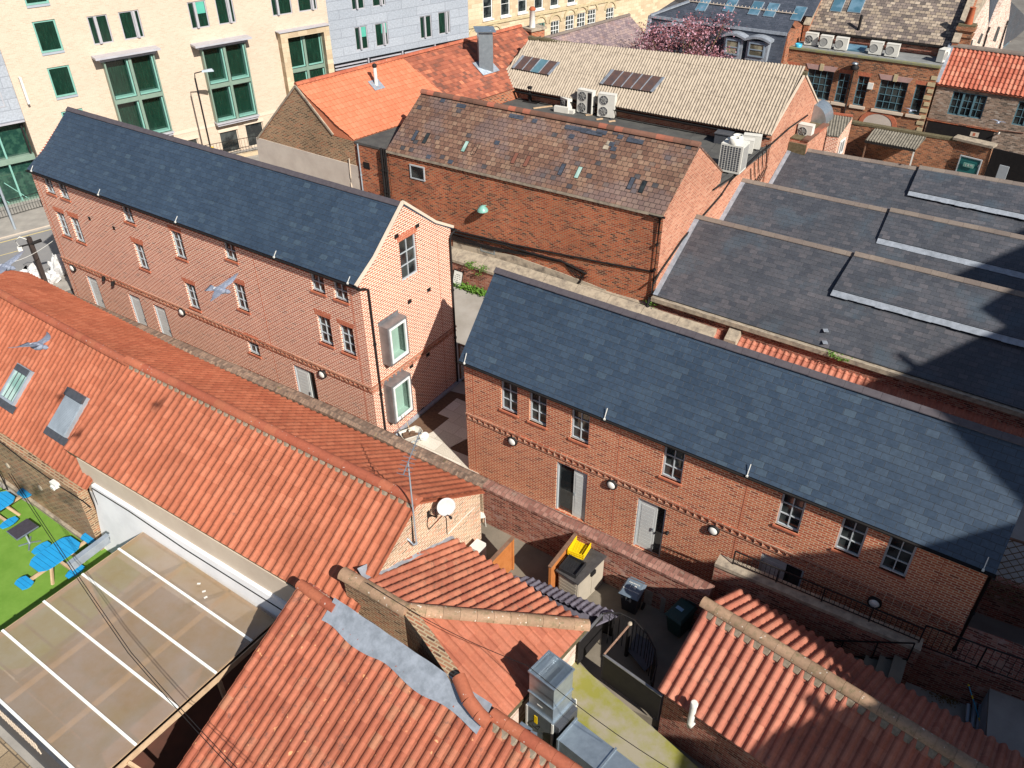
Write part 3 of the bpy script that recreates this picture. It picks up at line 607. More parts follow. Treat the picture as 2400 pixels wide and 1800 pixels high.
# ------------------------------------------------------------------ building B (right new brick house)
B0=G(1099,1100).xy; eB=5.1; B1=G(2323,1334,5.0).xy; fB=frp(B0,B1); LB=(B1-B0).length; WB=4.3; zrB=7.5
tB=thing('brick_townhouse','new brick house with blue slate roof and seven upper windows, right of the patio','house',fB.w(LB/2,WB/2,0),'new brick houses')
wB=[((1174.3,887.5),(1211.6,972.5)),((1240.5,914),(1280.3,999.6)),((1338.9,951.5),(1379.8,1041)),((1554,1039.4),(1600.5,1130.6)),((1834.4,1151.5),(1871,1251)),((1978,1208),(2012,1310)),((2088,1252.4),(2120.8,1357))]
HB=[norm(wh(fB,*q),.68,1.3,4.86) for q in wB]
dB=[(fB.px(1304.5,1081)[0],fB.px(1377,1113)[0],-.55,2.3),(fB.px(1495,1166)[0],fB.px(1562,1195)[0],.3,2.28),(fB.px(1784.4,1299.5)[0],fB.px(1885.7,1336.7)[0],.4,2.25)]
HDB=[(a,.05,c,z) for a,c,o,z in dB]
wb,fsB=gable_walls(fB,LB,WB,0,eB,zrB,holes={'f':HB+HDB}); wb.obj('wall',M['brick_new_b'],tB)
for h in HB: win(tB,fB,*h,2,3); lintel(tB,fB,h[0],h[2],h[3]+.005,.2); sill(tB,fB,h[0],h[2],h[1])
for a,c,o_,z in dB: boarddoor(tB,fB,a,.05,c,z,o_)
slate_roof(tB,fB,LB,WB,eB,zrB,'slate_new',.12,.12)
gutter(tB,fB.w(-.15,-.15,eB-.13),fB.w(LB+.15,-.15,eB-.13),.06); string_course(tB,fB,0,LB,2.5)
for p in ((1199.3,1035.8),(1432,1137.8),(1670.5,1245),(2048.5,1415)): u,z=fB.px(*p,-.1); bulkhead(tB,fB,u,z)
for p in ((1093,835),(1423,958),(1760,1087),(2317,1307)): hooks(tB,fB,[fB.px(*p)[0]],-.14,eB-.12,.34)
seam(tB,fB,.36,.1,4.9); seam(tB,fB,fB.px(1447,1080)[0],.1,4.9); seam(tB,fB,fB.px(1745,1170)[0],.1,4.9); seam(tB,fB,LB-1.,.1,4.9)
u,z=fB.px(1566,1247); b=MB(); b.lathe(fB.w(u,0,z),[(.05,0),(.05,.12),(.001,.13)],8,ax=fB.w(0,-1,0)-fB.w(0,0,0)); b.obj('overflow_pipe',M['black'],tB)
downpipe(tB,[fB.w(LB+.12,-.2,eB-.2),fB.side(LB,0,1).w(.2,-.08,eB-.4),fB.side(LB,0,1).w(.2,-.08,.1)])
# ------------------------------------------------------------------ older buildings behind
def gabled(par,FL,FR,BR,BL,z0,RL,RR,wm,rm,ov=.08,th=.08,holes=None,side_m=None,dep=.1,roofname='roof',inset=0,tile=None,front_tile=True,rmat=None,rr=.14,rseg=.4,flat=False,oe=.12,skipwall=''):
    """walls + roof over any four-cornered plan. FL.. are 3D eave corners, RL/RR ridge ends"""
    FL,FR,BR,BL,RL,RR=[Vector(p) for p in (FL,FR,BR,BL,RL,RR)]
    f=frp(FL,FR); FL0,FR0=FL.copy(),FR.copy(); dv=f.w(0,inset,0)-f.w(0,0,0); FL=FL+dv;FR=FR+dv; b=MB(); f=frp(FL,FR); L_=(FR-FL).xy.length
    dn=lambda p:Vector((p.x,p.y,z0))
    if abs(FL.z-FR.z)<.02: wall_cells(b,f,0,L_,z0,FL.z,holes or [],dep)
    else: b.q((dn(FL),dn(FR),FR,FL))
    sm=0 if side_m is None else 1
    b.q((dn(FR),dn(BR),BR,RR,FR),m=sm); b.q((dn(BR),dn(BL),BL,BR)); b.q((dn(BL),dn(FL),FL,RL,BL),m=sm)
    b.obj('wall',[M[wm]]+([M[side_m]] if side_m else []),par)
    FL,FR=FL0,FR0; t=(RR-RL).normalized(); n1=(FR-FL).cross(RL-FL).normalized(); n1=n1 if n1.z>0 else -n1
    def ext(a,r,k,s): # eave point pushed out and down the slope
        d=(a-r).normalized(); return a+d*k+t*s
    A=[ext(FL,RL,oe,-ov),ext(FR,RR,oe,ov),RR+t*ov,RL-t*ov]; B=[ext(BR,RR,oe,ov),ext(BL,RL,oe,-ov),RL-t*ov,RR+t*ov]
    up=Vector((0,0,.04)); A=[p+up for p in A];B=[p+up for p in B]
    rb=MB()
    if tile is None: rb.slab(A,th)
    rb.slab(B,th); ro=rb.obj(roofname,M[rm],par)
    if tile is not None:
        tb=tiles(A[0],A[1],A[3],poly=A,**tile[1]); tb.obj('tiled_slope',M[tile[0]],ro)
    if rmat: ridge(MB(),RL-t*ov+up,RR+t*ov+up,rr,rseg,flat=flat).obj('ridge_tile_row',M[rmat],ro)
    return f,ro,A
# party wall plane shared by warehouse, flat roof and cement-roofed shed
CP=Vector((6.51,32.77)); fP=Fr(6.51,32.77,53.7)
CL=G(908.5,349,6.1); CFR=fP.w(0,0,6.1); CR=G(1640,342,8.21); CRL=G(990,217,8.21); CBR=fP.w(5.84,0,6.1); CBL=CRL+(CRL-CL); CBL.z=6.1
tC=thing('brick_warehouse','old red brick warehouse with patched brown slate roof and cables along its wall','warehouse',(CL+CFR)/2-Vector((0,0,6.1)))
fC,roC,plC=gabled(tC,CL,CFR,CBR,CBL,-.1,CRL,CR,'brick_old','slate_old',.02,.08,side_m='brick_gable',rmat='ridge_brown',rr=.17)
def proud(par,name,f,u0,u1,z0,z1,mat,v0=-.03,v1=.0,label=None):
    b=MB(); b.box(f,u0,u1,v0,v1,z0,z1); return b.obj(name,M[mat],par,label)
LC=(CFR-CL).xy.length
proud(tC,'eaves_board',fC,-.05,LC,5.93,6.05,'stone_cope',-.1,-.0)
b=MB()
for k in range(int(LC/.26)): b.box(fC,k*.26,k*.26+.13,-.05,0,5.82,5.92)
b.obj('dentil_course',M['brick_old'],tC)
# stained render plinth and vents on the wall
b=MB(); pl=[fC.px(*p,-.03) for p in ((1062,590),(1062,562),(1200,598),(1330,645),(1420,680),(1420,700),(1340,690))]
b.hexa([fC.w(u,-.0,z) for u,z in pl],[fC.w(u,-.035,z) for u,z in pl]); b.obj('render_patch',M['stained'],tC)
def boxed_vent(par,f,tl,br,fm,gm,name='window',d=.05,label=None):
    u0,z1=f.px(*tl);u1,z0=f.px(*br); b=MB(); t=.06
    for a in ((u0,u1,z0,z0+t),(u0,u1,z1-t,z1),(u0,u0+t,z0+t,z1-t),(u1-t,u1,z0+t,z1-t)): b.box(f,a[0],a[1],-d,0,a[2],a[3])
    o=b.obj(name,M[fm],par,label); g=MB(); g.box(f,u0+t,u1-t,-d*.5,0,z0+t,z1-t); g.obj('pane',M[gm],o); return o
boxed_vent(tC,fC,(960.6,383.8),(997,425),'frame_grey','glass'); boxed_vent(tC,fC,(1127,571),(1161,597),'galv','black','vent_grille')
u,z=fC.px(1139,486); b=MB(); b.lathe(fC.w(u,-.3,z+.05),[(.28,-.12),(.26,-.02),(.14,.1),(.05,.16)],12,ax=Vector((0,0,1))); b.tube([fC.w(u,0,z+.1),fC.w(u,-.3,z+.2)],.03); b.obj('wall_lamp',M['frame_teal'],tC)
u,z=fC.px(1484,719); proud(tC,'air_vent',fC,u-.1,u+.12,z,z+.22,'galv_dull')
def cable(par,f,pts,r=.02,v=-.05,name='cable',mat='black',n=6,sag=0):
    P=[]
    for i in range(len(pts)-1):
        a=f.px(*pts[i],v);c=f.px(*pts[i+1],v)
        for k in range(4): t=k/4; P.append(f.w(a[0]+(c[0]-a[0])*t,v,a[1]+(c[1]-a[1])*t-sag*math.sin(math.pi*t)))
    a=f.px(*pts[-1],v); P.append(f.w(a[0],v,a[1])); b=MB(); b.tube(P,r,n); return b.obj(name,M[mat],par)
cable(tC,fC,[(985,512),(1050,537),(1200,573),(1400,613),(1531,637)],.045)
cable(tC,fC,[(985,520),(1055,545),(1100,556),(1180,573),(1250,595),(1314,611),(1375,642)],.05,-.07)
for k in range(7):
    o_=k*3.5-9; cable(tC,fC,[(985,524+o_*.4),(1055,553+o_*.6),(1120,572+o_*.5),(1190,588+o_*.3),(1250,595+o_*.3),(1318,613+o_*.2),(1350+k*5,650-k*3),(1378-k*6,648+k*5)],.015,-.045-.006*k,sag=.03)
downpipe(tC,[fC.w(LC+.08,-.12,6.0),fC.w(LC-.12,-.09,5.9),fC.w(LC-.12,-.09,2.2)],.05); gutter(tC,fC.w(LC-.6,-.14,6.0),fC.w(LC+.12,-.14,6.0),.06)
cable(tC,fP,[(1692,455),(1600,560),(1545,640),(1532,665)],.05,-.05)
# rainwater pipes at the left corner
u=fC.px(898,370)[0]
for k,(du,r) in enumerate(((0,.07),(.16,.05),(.27,.05))): downpipe(tC,[fC.w(u+du,-.1,6.1),fC.w(u+du,-.1,1.5)],r,brackets=3)
# glass slates and slipped patches on the warehouse roof
def RF(A,px,py): return RP(px,py,A[0],A[1],A[3])
def roof_panel(par,A,p0,p1,w_=.22,l_=.5,mat='glass',name='rooflight',up=.02,fr='black'):
    a=RF(A,*p0); eu=(A[1]-A[0]).normalized(); n=eu.cross(A[3]-A[0]).normalized(); n=n if n.z>0 else -n; ev=n.cross(eu); ev=ev if ev.z>0 else -ev
    def bx(b,u0,u1,v0,v1,h0,h1): b.hexa([a+eu*u+ev*v+n*h0 for u,v in ((u0,v0),(u1,v0),(u1,v1),(u0,v1))],[a+eu*u+ev*v+n*h1 for u,v in ((u0,v0),(u1,v0),(u1,v1),(u0,v1))])
    b=MB(); bx(b,0,w_,-l_,0,.0,up); o=b.obj(name,M[fr],par)
    g=MB(); bx(g,.02,w_-.02,-l_+.02,-.02,up,up+.004); g.obj('pane',M[mat],o); return o
for p,mt in (((975,305),'slate_dark'),((1001,311),'glass'),((1092,330),'glass_l'),((1115,337),'slate_old'),((1208,357),'tile_m2'),((1237,364),'tile_m2'),((1318,383),'slate_dark'),((1357,390),'glass_l'),((1480,415),'slate_dark'),((1507,423),'glass')):
    roof_panel(roC,plC,p,p,.22,.62,mt)
def patch_slates(par,A,pts,w_=.3,l_=.24,mat='slate_dark'):
    eu=(A[1]-A[0]).normalized(); n=eu.cross(A[3]-A[0]).normalized(); n=n if n.z>0 else -n; ev=n.cross(eu); ev=ev if ev.z>0 else -ev
    for px,py,k in pts:
        a=RF(A,px,py); b=MB()
        for i in range(k): b.hexa([a+eu*(w_*i+x)+ev*y+n*.006 for x,y in ((0,-l_),(w_-.01,-l_),(w_-.01,0),(0,0))],[a+eu*(w_*i+x)+ev*y+n*.02 for x,y in ((0,-l_),(w_-.01,-l_),(w_-.01,0),(0,0))])
        b.obj('replaced_slate',M[mat],par)
patch_slates(roC,plC,[(1073,242,2),(1035,231,1),(1196,266,3),(1250,278,1),(1327,292,5),(1365,301,4),(1337,314,1),(1162,329,1),(1002,362,1),(1053,374,1),(1430,332,1),(1434,343,1),(1472,322,3),(1400,303,2),(1450,315,1)],.27,.22)
patch_slates(roC,plC,[(1424,330,1),(1416,340,1)],.27,.2,'stone_cope')
# -------- flat felt roof with party wall
tFR=thing('flat_roof_extension','low flat roofed extension in grey felt between the brown slate and cement roofs','extension',fP.w(8,2,0))
b=MB(); fr_=[fP.w(5.6,.02,5.45),fP.w(11.72,.02,5.45),G(1163,207,5.45),G(1114,237,5.45),G(1010,215,5.45)]; b.slab(fr_,.2)
frR=b.obj('roof',M['felt'],tFR)
b=MB(); b.box(fP,5.84,11.72,0,.25,-.1,5.2); b.obj('wall',M['brick_gable'],tFR)
b=MB(); b.box(fP,5.5,12,-.05,.18,5.452,5.52); b.obj('edge_trim',M['felt'],tFR)
# felt seams
b=MB()
for k in range(9):
    p=G(1190+k*62,238+k*11.5,5.46); q=G(1165+k*62,255+k*13,5.46); d=(q-p).normalized(); b.bar(p-d*1.6,p+d*3,.06,.02)
b.obj('felt_seam',M['felt'],frR)
# -------- cement roofed shed
KFL=G(1163,200,6.09); KFR=fP.w(11.72,0,6.09); KR=fP.w(15.5,0,8.29); KRL=G(1243.6,92,8.29); KBR=fP.w(18.77,0,6.02); KBL=KRL+(KRL-KFL); KBL.z=6.02
tK=thing('cement_roofed_shed','brick shed under a wide corrugated cement roof with two long rooflights','shed',(KFL+KFR)/2-Vector((0,0,6.09)))
fK,roK,plK=gabled(tK,KFL,KFR,KBR,KBL,-.1,KRL,KR,'brick_gable','asbestos',.05,.04,oe=.0,inset=.4,tile=('asbestos',dict(per=.165,course=1.7,amp=.06,step=.012,prof='cor',th=.02)))
b=MB(); P=[KRL-(KR-KRL).normalized()*.1,KR+(KR-KRL).normalized()*.1]; n_=60
for i in range(n_):
    a=P[0].lerp(P[1],i/n_);c=P[0].lerp(P[1],(i+1)/n_); h=random.uniform(.1,.17); b.bar(a+Vector((0,0,h*.6)),c+Vector((0,0,h*.6)),.3+random.uniform(-.05,.06),h)
b.obj('mossy_ridge',M['moss'],roK)
b=MB(); b.bar(KFR+Vector((0,0,.06)),KR+Vector((0,0,.1)),.1,.08); b.bar(KR+Vector((0,0,.1)),KBR+Vector((0,0,.06)),.1,.08); b.obj('verge',M['cream'],tK)
gutter(tK,KFL+Vector((-.03,-.08,-.1)),KFR+Vector((-.03,-.08,-.1)),.08)
proud(tK,'fascia',fK,0,(KFR-KFL).xy.length-.3,5.78,5.9,'black',-.06,0)
def skylight_bank(par,A,tl,bl,br,n,mats):
    a,c,d=RF(A,*tl),RF(A,*bl),RF(A,*br); e=a+(d-c); nn=(d-c).cross(a-c).normalized(); nn=nn if nn.z>0 else -nn
    b=MB(); b.slab([c+nn*.12,d+nn*.12,e+nn*.12,a+nn*.12],.1); o=b.obj('rooflight',M['black'],par)
    for i in range(n):
        x0,x1=(i+.04)/n,(i+.96)/n; g=MB(); Q=[c.lerp(d,x0),c.lerp(d,x1),a.lerp(e,x1),a.lerp(e,x0)]; g.slab([p+nn*.132 for p in Q],.01); g.obj('pane',M[mats[i%len(mats)]],o)
    f=MB()
    for i in range(n+1):
        w_=.05 if 0<i<n else .2; x=i/n; p,q=c.lerp(d,x)+nn*.14,a.lerp(e,x)+nn*.14
        if i==0: off=(c-d).normalized()*.08
        elif i==n: off=(d-c).normalized()*.1
        else: off=Vector((0,0,0))
        f.bar(p+off,q+off,w_,.03)
    f.obj('glazing_bar',M['lead'],o)
M['glass_r']=plain('rusty_wired_glass',(.13,.075,.06),(.08,.06,.06),3,.15,.6)
skylight_bank(roK,plK,(1231,134),(1206,163),(1283,178),4,['glass_r','glass_r','frame_blue','glass_r'])
skylight_bank(roK,plK,(1441,167),(1413,200),(1524,218),5,['glass_r'])
# -------- orange and rust tiled range on the left
MFL=G(605,326,4.75); fM=frp(MFL,CL); MR_=fM.px(693,203); MAp=fM.w(MR_[0],0,MR_[1]); MFRt=fM.px(782,318)
MRR=G(1221,65,MAp.z); MEa=G(828.5,329,6.05); MEb=G(1010,263,6.05)
md=(MRR-MAp).normalized(); MFRr=fM.w(MFRt[0]+.0,0,MFRt[1])
tM=thing('tiled_range','brick range with half bright orange and half rusty clay tiled roof','building',fM.w(4,2,0))
uR=fM.px(828.5,329)[0]; Efr=fM.w(uR,0,6.05); Lm=(MRR-MAp).length
far=Efr+md*Lm; farL=MFL+md*Lm
b=MB(); dn=lambda p,z=0.:Vector((p.x,p.y,z)); z0=-.1
b.q((dn(MFL,z0),dn(Efr,z0),Efr,fM.w(MFRt[0],0,MFRt[1]),MAp,MFL)); b.q((dn(Efr,z0),dn(far,z0),far,Efr),m=1); b.q((dn(farL,z0),dn(MFL,z0),MFL,farL)); b.q((dn(far,z0),dn(farL,z0),farL,MRR,far))
b.obj('wall',[M['brick_brown'],M['brick_old']],tM)
up=Vector((0,0,.05)); sl=[Efr+up,far+up,MRR+up,MAp+up]
# slope split: new tiles left, old tiles right
m_=.0
def onS(px,py): return RP(px,py,sl[0],sl[1],sl[3])
tt=onS(948,143); tb_=onS(997,222); k_=(tt-sl[3]).dot(md)
SA=[sl[0],sl[0]+md*(k_+.2),sl[3]+md*k_,sl[3],fM.w(MFRt[0],0,MFRt[1])+up]
SB=[sl[0]+md*(k_+.2),sl[1],sl[2],sl[3]+md*k_]
b=MB(); b.slab([MFL+up,farL+up,MRR+up,MAp+up],.07); roM=b.obj('roof',M['tile_m2'],tM)
tiles(SA[0],SA[1],sl[3],.26,.34,.035,.03,'pan',poly=SA).obj('orange_slope',M['tile_m'],roM,'bright orange new tiles')
tiles(SB[0],SB[1],SB[3],.24,.27,.015,.025,'flat',poly=SB).obj('rusty_slope',M['tile_m2'],roM,'rusty mottled old tiles')
ridge(MB(),sl[3]+up,sl[2]+up,.14,.4).obj('ridge_tile_row',M['ridge_red'],roM)
b=MB(); b.bar(MFL+up,MAp+up,.12,.1); b.bar(MAp+up,fM.w(MFRt[0],0,MFRt[1]+.05),.12,.1); b.obj('verge',M['stone_cope'],tM)
pl=[fM.px(*p,-.03) for p in ((600,322),(839,390),(849,470),(620,470))]; b=MB(); b.hexa([fM.w(u,0,z) for u,z in pl],[fM.w(u,-.035,z) for u,z in pl]); b.obj('white_render',M['pale_render'],tM)
cable(tM,fM,[(818,372),(823,430),(829,460)],.03,-.05,mat='cream'); downpipe(tM,[fM.w(fM.px(840,335)[0],-.08,6.0),fM.w(fM.px(840,335)[0],-.08,1)],.04,'galv_dull')
b=MB(); Q=[G(828,330,6.07),G(912,347,6.07),G(932,296,6.07)+Vector((0,0,0)),G(940,288,6.07)]; b.slab([fM.w(fM.px(830,330)[0],-.02,6.07),fC.w(.1,-.02,6.07),fC.w(.3,3.5,6.07),G(952,284,6.07)],.12); b.obj('felt_gutter_roof',M['felt'],tM)
uc=(Vector((CL.x,CL.y))-Vector((fM.x,fM.y))).length
b=MB(); b.box(fM,uR,uc,.02,.3,-.1,6.0); b.obj('corner_wall',M['brick_old'],tM)
proud(tM,'broken_patch',fM,fM.px(852,385)[0],fM.px(866,385)[0],fM.px(852,385)[1]-.2,fM.px(852,385)[1]+.15,'black',-.01,0)
# flue on the orange slope and square duct on the rusty one
p=onS(882,200); b=MB(); b.tube([p-Vector((0,0,.1)),p+Vector((0,0,.95))],.1,10); o=b.obj('flue_pipe',M['white_pl'],tM)
b=MB(); b.lathe(p+Vector((0,0,.95)),[(.11,0),(.13,.05),(.13,.14),(.06,.2)],10); b.obj('cowl',M['black'],o); b=MB(); nn=(sl[1]-sl[0]).cross(sl[3]-sl[0]).normalized(); nn=nn if nn.z>0 else -nn; ev=nn.cross(md); ev=ev if ev.z>0 else -ev
b.slab([p+nn*.06+md*x+ev*y for x,y in ((-.35,-.35),(.35,-.35),(.35,.35),(-.35,.35))],.03); b.obj('lead_apron',M['lead'],o)
p=onS(1138,158); f_=Fr(p.x,p.y,10); b=MB(); b.box(f_,-.42,.42,-.32,.32,p.z-.5,p.z+2.0); o=b.obj('duct',M['galv'],tM); b=MB(); b.slab([f_.w(-.6,-.5,p.z+2.15),f_.w(.6,-.5,p.z+2.1),f_.w(.6,.5,p.z+2.2),f_.w(-.6,.5,p.z+2.25)],.04); b.box(f_,-.36,.36,-.26,.26,p.z+2.0,p.z+2.14); b.obj('cowl',M['galv'],o)
b=MB(); b.slab([p+nn*.08+md*x+ev*y for x,y in ((-.7,-.55),(.7,-.55),(.7,.5),(-.7,.5))],.03); b.obj('lead_apron',M['lead'],o)
# -------- three slate ranges on the right
def PW(u,z): return fP.w(u,0,z)
def shed_range(label,E0,E1,R0,R1,V0,V1,panel,z0,eave=True,first=False):
    t=thing('slate_roofed_shed',label,'shed',Vector(((E0.x+E1.x)/2,(E0.y+E1.y)/2,0)),'grey slate ranges side by side')
    b=MB(); A=[E0,E1,R1,R0]; b.slab(A,.08); b.slab([V0,V1,R1,R0],.08); ro=b.obj('roof',M['slate_shed'],t)
    w=MB(); d=lambda p:Vector((p.x,p.y,z0)); dz=Vector((0,0,-.1))
    w.q((d(E0),d(E1),E1+dz,E0+dz)); w.q((d(V1),d(V0),V0+dz,V1+dz)); w.q((d(E1),d(V1),V1+dz,R1+dz,E1+dz)); w.q((d(V0),d(E0),E0+dz,R0+dz,V0+dz)); w.obj('wall',M['brick_wall'],t)
    ridge(MB(),R0,R1,.17,.62,flat=True,lift=.05).obj('ridge_tile_row',M['ridge_stone'],ro)
    if panel:
        a,c,dd=panel; n=(E1-E0).cross(R0-E0).normalized(); n=n if n.z>0 else -n
        p=[RP(*q,E0,E1,R0) for q in panel]; eu=(R1-R0).normalized(); k0=(p[0]-R0).dot(eu)
        top0=R0+eu*k0; top1=R1; e=(p[2]-p[1]).normalized(); bot1=p[1]+e*((R1-R0).length-k0+1.0)
        b=MB(); b.slab([x+n*.14 for x in (p[1],bot1,top1,top0)],.12); b.obj('raised_slates',M['slate_shed'],ro)
        ridge(MB(),top0+n*.14,top1+n*.14,.17,.62,flat=True,lift=.05).obj('raised_ridge_row',M['ridge_stone'],ro)
        l=MB(); k=40; ev=(p[1]-top0).normalized()
        for i in range(k): # dressed lead strip, a little uneven
            x,y=p[1].lerp(bot1,i/k),p[1].lerp(bot1,(i+1)/k); j=random.uniform(-.02,.02)
            l.slab([x+n*.1,y+n*.1,y+ev*(.26+j)+n*.035,x+ev*(.26+j*.5)+n*.035],.02)
        l.obj('lead_flashing',M['lead'],ro)
    lf=MB(); dv=(R0-E0); x=(E1-E0).normalized()*.22; up=Vector((0,0,.02)); lf.slab([E0+up,E0+x+up,R0+x+up,R0+up],.03); lf.obj('side_flashing',M['lead'],ro)
    return t,ro,A
ext=lambda a,b_,k: b_+(b_-a).normalized()*k
S1E0=PW(-.23,2.27); S1E1=ext(S1E0,G(2400,960,2.27),7); S1R0=PW(3.5,4.72); S1R1=ext(S1R0,G(2400,693,4.72),7)
S2R0=PW(8.73,4.75); S2R1=ext(S2R0,G(2400,560,4.75),7); S3R0=PW(15.25,4.5); S3R1=ext(S3R0,G(2400,436,4.5),7)
V10=PW(5.5,2.9); V11=S1R1.lerp(S2R1,.42); V11.z=2.9; V20=PW(12.3,2.85); V21=S2R1.lerp(S3R1,.5); V21.z=2.85; V30=PW(18,2.9); V31=S3R1+Vector((1.6,2.5,-1.6))
tS1,roS1,plS1=shed_range('nearest of the three grey slate ranges at the right',S1E0,S1E1,S1R0,S1R1,V10,V11,((2001.5,600),(1952.6,681),(2400,801)),-.1)
tS2,roS2,plS2=shed_range('middle one of the three grey slate ranges',V10,V11,S2R0,S2R1,V20,V21,((2088,490),(2057.6,560.6),(2400,643)),-.1)
tS3,roS3,plS3=shed_range('farthest of the three grey slate ranges, below the yard with the teal door',V20,V21,S3R0,S3R1,V30,V31,((2155,390.6),(2130,450),(2400,506)),-.1)
fS=frp(S1E0,S1E1); LS=(S1E1-S1E0).xy.length
proud(tS1,'eaves_stone',fS,0,LS,2.0,2.2,'stone_cope',-.16,.1)
for px,py in ((1934,777),(1932,805)):
    a=RF(plS1,px,py); b=MB(); b.slab([a+Vector((x,y,.07)) for x,y in ((-.1,-.12),(.1,-.14),(.12,.1),(-.08,.12))],.02); b.obj('lead_patch',M['lead'],roS1)
# -------- wall at the foot of the warehouse and lean-to behind the new house
W4a=G(1064,662,0); fW4=Fr(W4a.x,W4a.y,-34.7)
zc=fW4.px(1062,607)[1]
tW4=thing('garden_wall','low ivy grown brick wall with stone ledge at the foot of the warehouse','wall',fW4.w(0,.2,0))
b=MB(); b.box(fW4,-3.5,14,0,.35,-.1,zc-.12); b.obj('wall',M['brick_wall'],tW4)
b=MB()
for k in range(10): b.hexa([fW4.w(-3.5+1.75*k,-.06,zc-.14),fW4.w(-1.77+1.75*k,-.06,zc-.14),fW4.w(-1.77+1.75*k,.75,zc+.1),fW4.w(-3.5+1.75*k,.75,zc+.1)],[fW4.w(-3.5+1.75*k,-.06,zc),fW4.w(-1.77+1.75*k,-.06,zc),fW4.w(-1.77+1.75*k,.75,zc+.35),fW4.w(-3.5+1.75*k,.75,zc+.35)])
b.obj('coping',M['stone_cope'],tW4)
g0=G(1362,668,1.6); fW5=frp(g0,G(2121,900,1.6)); LW5=26
tW5=thing('boundary_wall','mossy old brick wall with stone coping behind the middle house','wall',fW5.w(4,.2,0))
b=MB(); b.box(fW5,0,LW5,.0,.4,-.1,1.5); b.obj('wall',M['brick_tan'],tW5)
b=MB()
for k in range(14): b.box(fW5,k*1.85,k*1.85+1.83,-.07,.5,1.5+random.uniform(0,.02),1.64)
b.obj('coping',M['stone_cope'],tW5)
uL=fW5.px(1654,759)[0]
tLT=thing('lean_to_shed','salmon pantiled lean-to roof in the gap behind the middle house','lean-to',fW5.w(uL+6,-.8,0))
e0,e1=fW5.w(uL-.4,-1.9,.75),fW5.w(uL+17,-1.9,.75); r0,r1=fW5.w(uL-.4,-.1,1.52),fW5.w(uL+17,-.1,1.52)
tiles(e0,e1,r0,.28,.34,.06,.025,'pan',poly=[e0,e1,r1,r0]).obj('roof',M['tile_g'],tLT)
b=MB(); b.box(fW5,uL-.3,uL+16.9,-1.85,-1.65,-.1,.62); b.obj('wall',M['brick_wall'],tLT)
# pale sloping stone buttress cap
p=G(1722,778,1.75); f_=Fr(p.x,p.y,-34); b=MB(); b.hexa([f_.w(-.3,-.5,1.2),f_.w(.3,-.5,1.2),f_.w(.3,.3,1.2),f_.w(-.3,.3,1.2)],[f_.w(-.25,-.5,1.6),f_.w(.25,-.5,1.6),f_.w(.25,.3,2.05),f_.w(-.25,.3,2.05)]); b.obj('buttress_cap',M['stone_cope'],tW5)
downpipe(tW5,[fW5.w(fW5.px(1526,690)[0],-.1,2.1),fW5.w(fW5.px(1526,690)[0],-.25,1.7),fW5.w(fW5.px(1526,720)[0],-.22,.2)],.09)
# ------------------------------------------------------------------ grounds of the near yards
v2_=lambda p:Vector((p[0],p[1],0))
a_,c_,d_,e_=G(90,654,2.05),G(800,958,2.05),G(1147,1121,2.05),G(1676,1370,2.05)
# the main ground is laid north and east of the garden wall, the beer garden lies lower
bpy.data.objects.remove(bpy.data.objects['ground'])
wd=(c_-a_).normalized(); far_=a_-wd*300
sheet('ground',[(far_.x,far_.y),(a_.x-.1,a_.y-.15),(c_.x-.1,c_.y-.15),(-2.2,20.9),(-5.2,15.6),(-5.2,-60),(300,-60),(300,600),(-500,600)],-.02,'ground')
sheet('lower_ground',[(-400,-60),(-5,-60),(-5,15.6),(-2.,21),(c_.x,c_.y),(a_.x,a_.y),(far_.x,far_.y)],-.92,'pave')
M['lawn']=plain('artificial_grass',(.12,.24,.035),(.16,.29,.05),1.2,.95,.1,bump=.6,bs=90)
def px_poly(pts,z): return [G(x,y,z).xy for x,y in pts]
sheet('lawn',px_poly([(-250,1000),(112,1205),(236,1282),(345,1330),(100,1560),(-250,1600)],-.9),-.9,'lawn')
M['patio_slab']=brick('patio_slabs',[(0,(.5,.46,.39)),(.5,(.58,.54,.46)),(1,(.64,.6,.53))],(.42,.37,.3),.9,.6,.012,.08,bump=.15)
M['soil']=plain('brown_soil',(.16,.1,.065),(.11,.07,.05),9,1,.1,bump=.8)
M['alley']=plain('alley_concrete',(.36,.34,.31),(.29,.27,.24),.9,.9,.2,bump=.2)
M['court']=plain('court_concrete',(.22,.19,.15),(.16,.14,.11),1.2,.9,.2,bump=.2)
M['algae']=plain('algae_concrete',(.3,.27,.2),(.24,.235,.05),.9,.85,.25,bump=.2,lo=.4,hi=.6)
pf=Fr(A0.x,A0.y,fA.deg+90)
sheet('patio',[fA.w(LA-1,-1.4,0).xy,fB.w(2,-1.3,0).xy,fB.w(2,6,0).xy,gA.w(7,-0,0).xy,gA.w(7,.5,0).xy,gA.w(0,.5,0).xy],.0,'soil')
# slabs: built in steps following the photograph
zz=.02
def sl(pts): return [tuple(G(900+x/5.53,860+y/5.53,zz).xy) for x,y in pts]
b=MB()
for k,pts in enumerate(([(940,405),(1190,495),(1060,590),(700,600)],[(700,600),(870,470),(1160,580),(1160,690),(835,660)],[(840,660),(980,600),(1230,700),(1180,800),(910,720)],)): pass
S=[G(900+x/5.53,860+y/5.53,zz) for x,y in ((700,602),(945,405),(1300,540),(1050,680),(905,620),(840,662))]
for pts in ([(700,602),(945,405),(1300,560),(1100,760)],[(630,835),(905,618),(1330,800),(850,1045)],[(330,985),(640,835),(850,1045),(1160,1330),(1060,1300)],[(300,1000),(520,930),(1150,1180),(1250,1420)]):
    b=MB(); Q=[G(900+x/5.53,860+y/5.53,zz) for x,y in pts]; b.slab(Q,.02); zz+=.004; tag(b.obj('paving',M['patio_slab']),kind='structure')
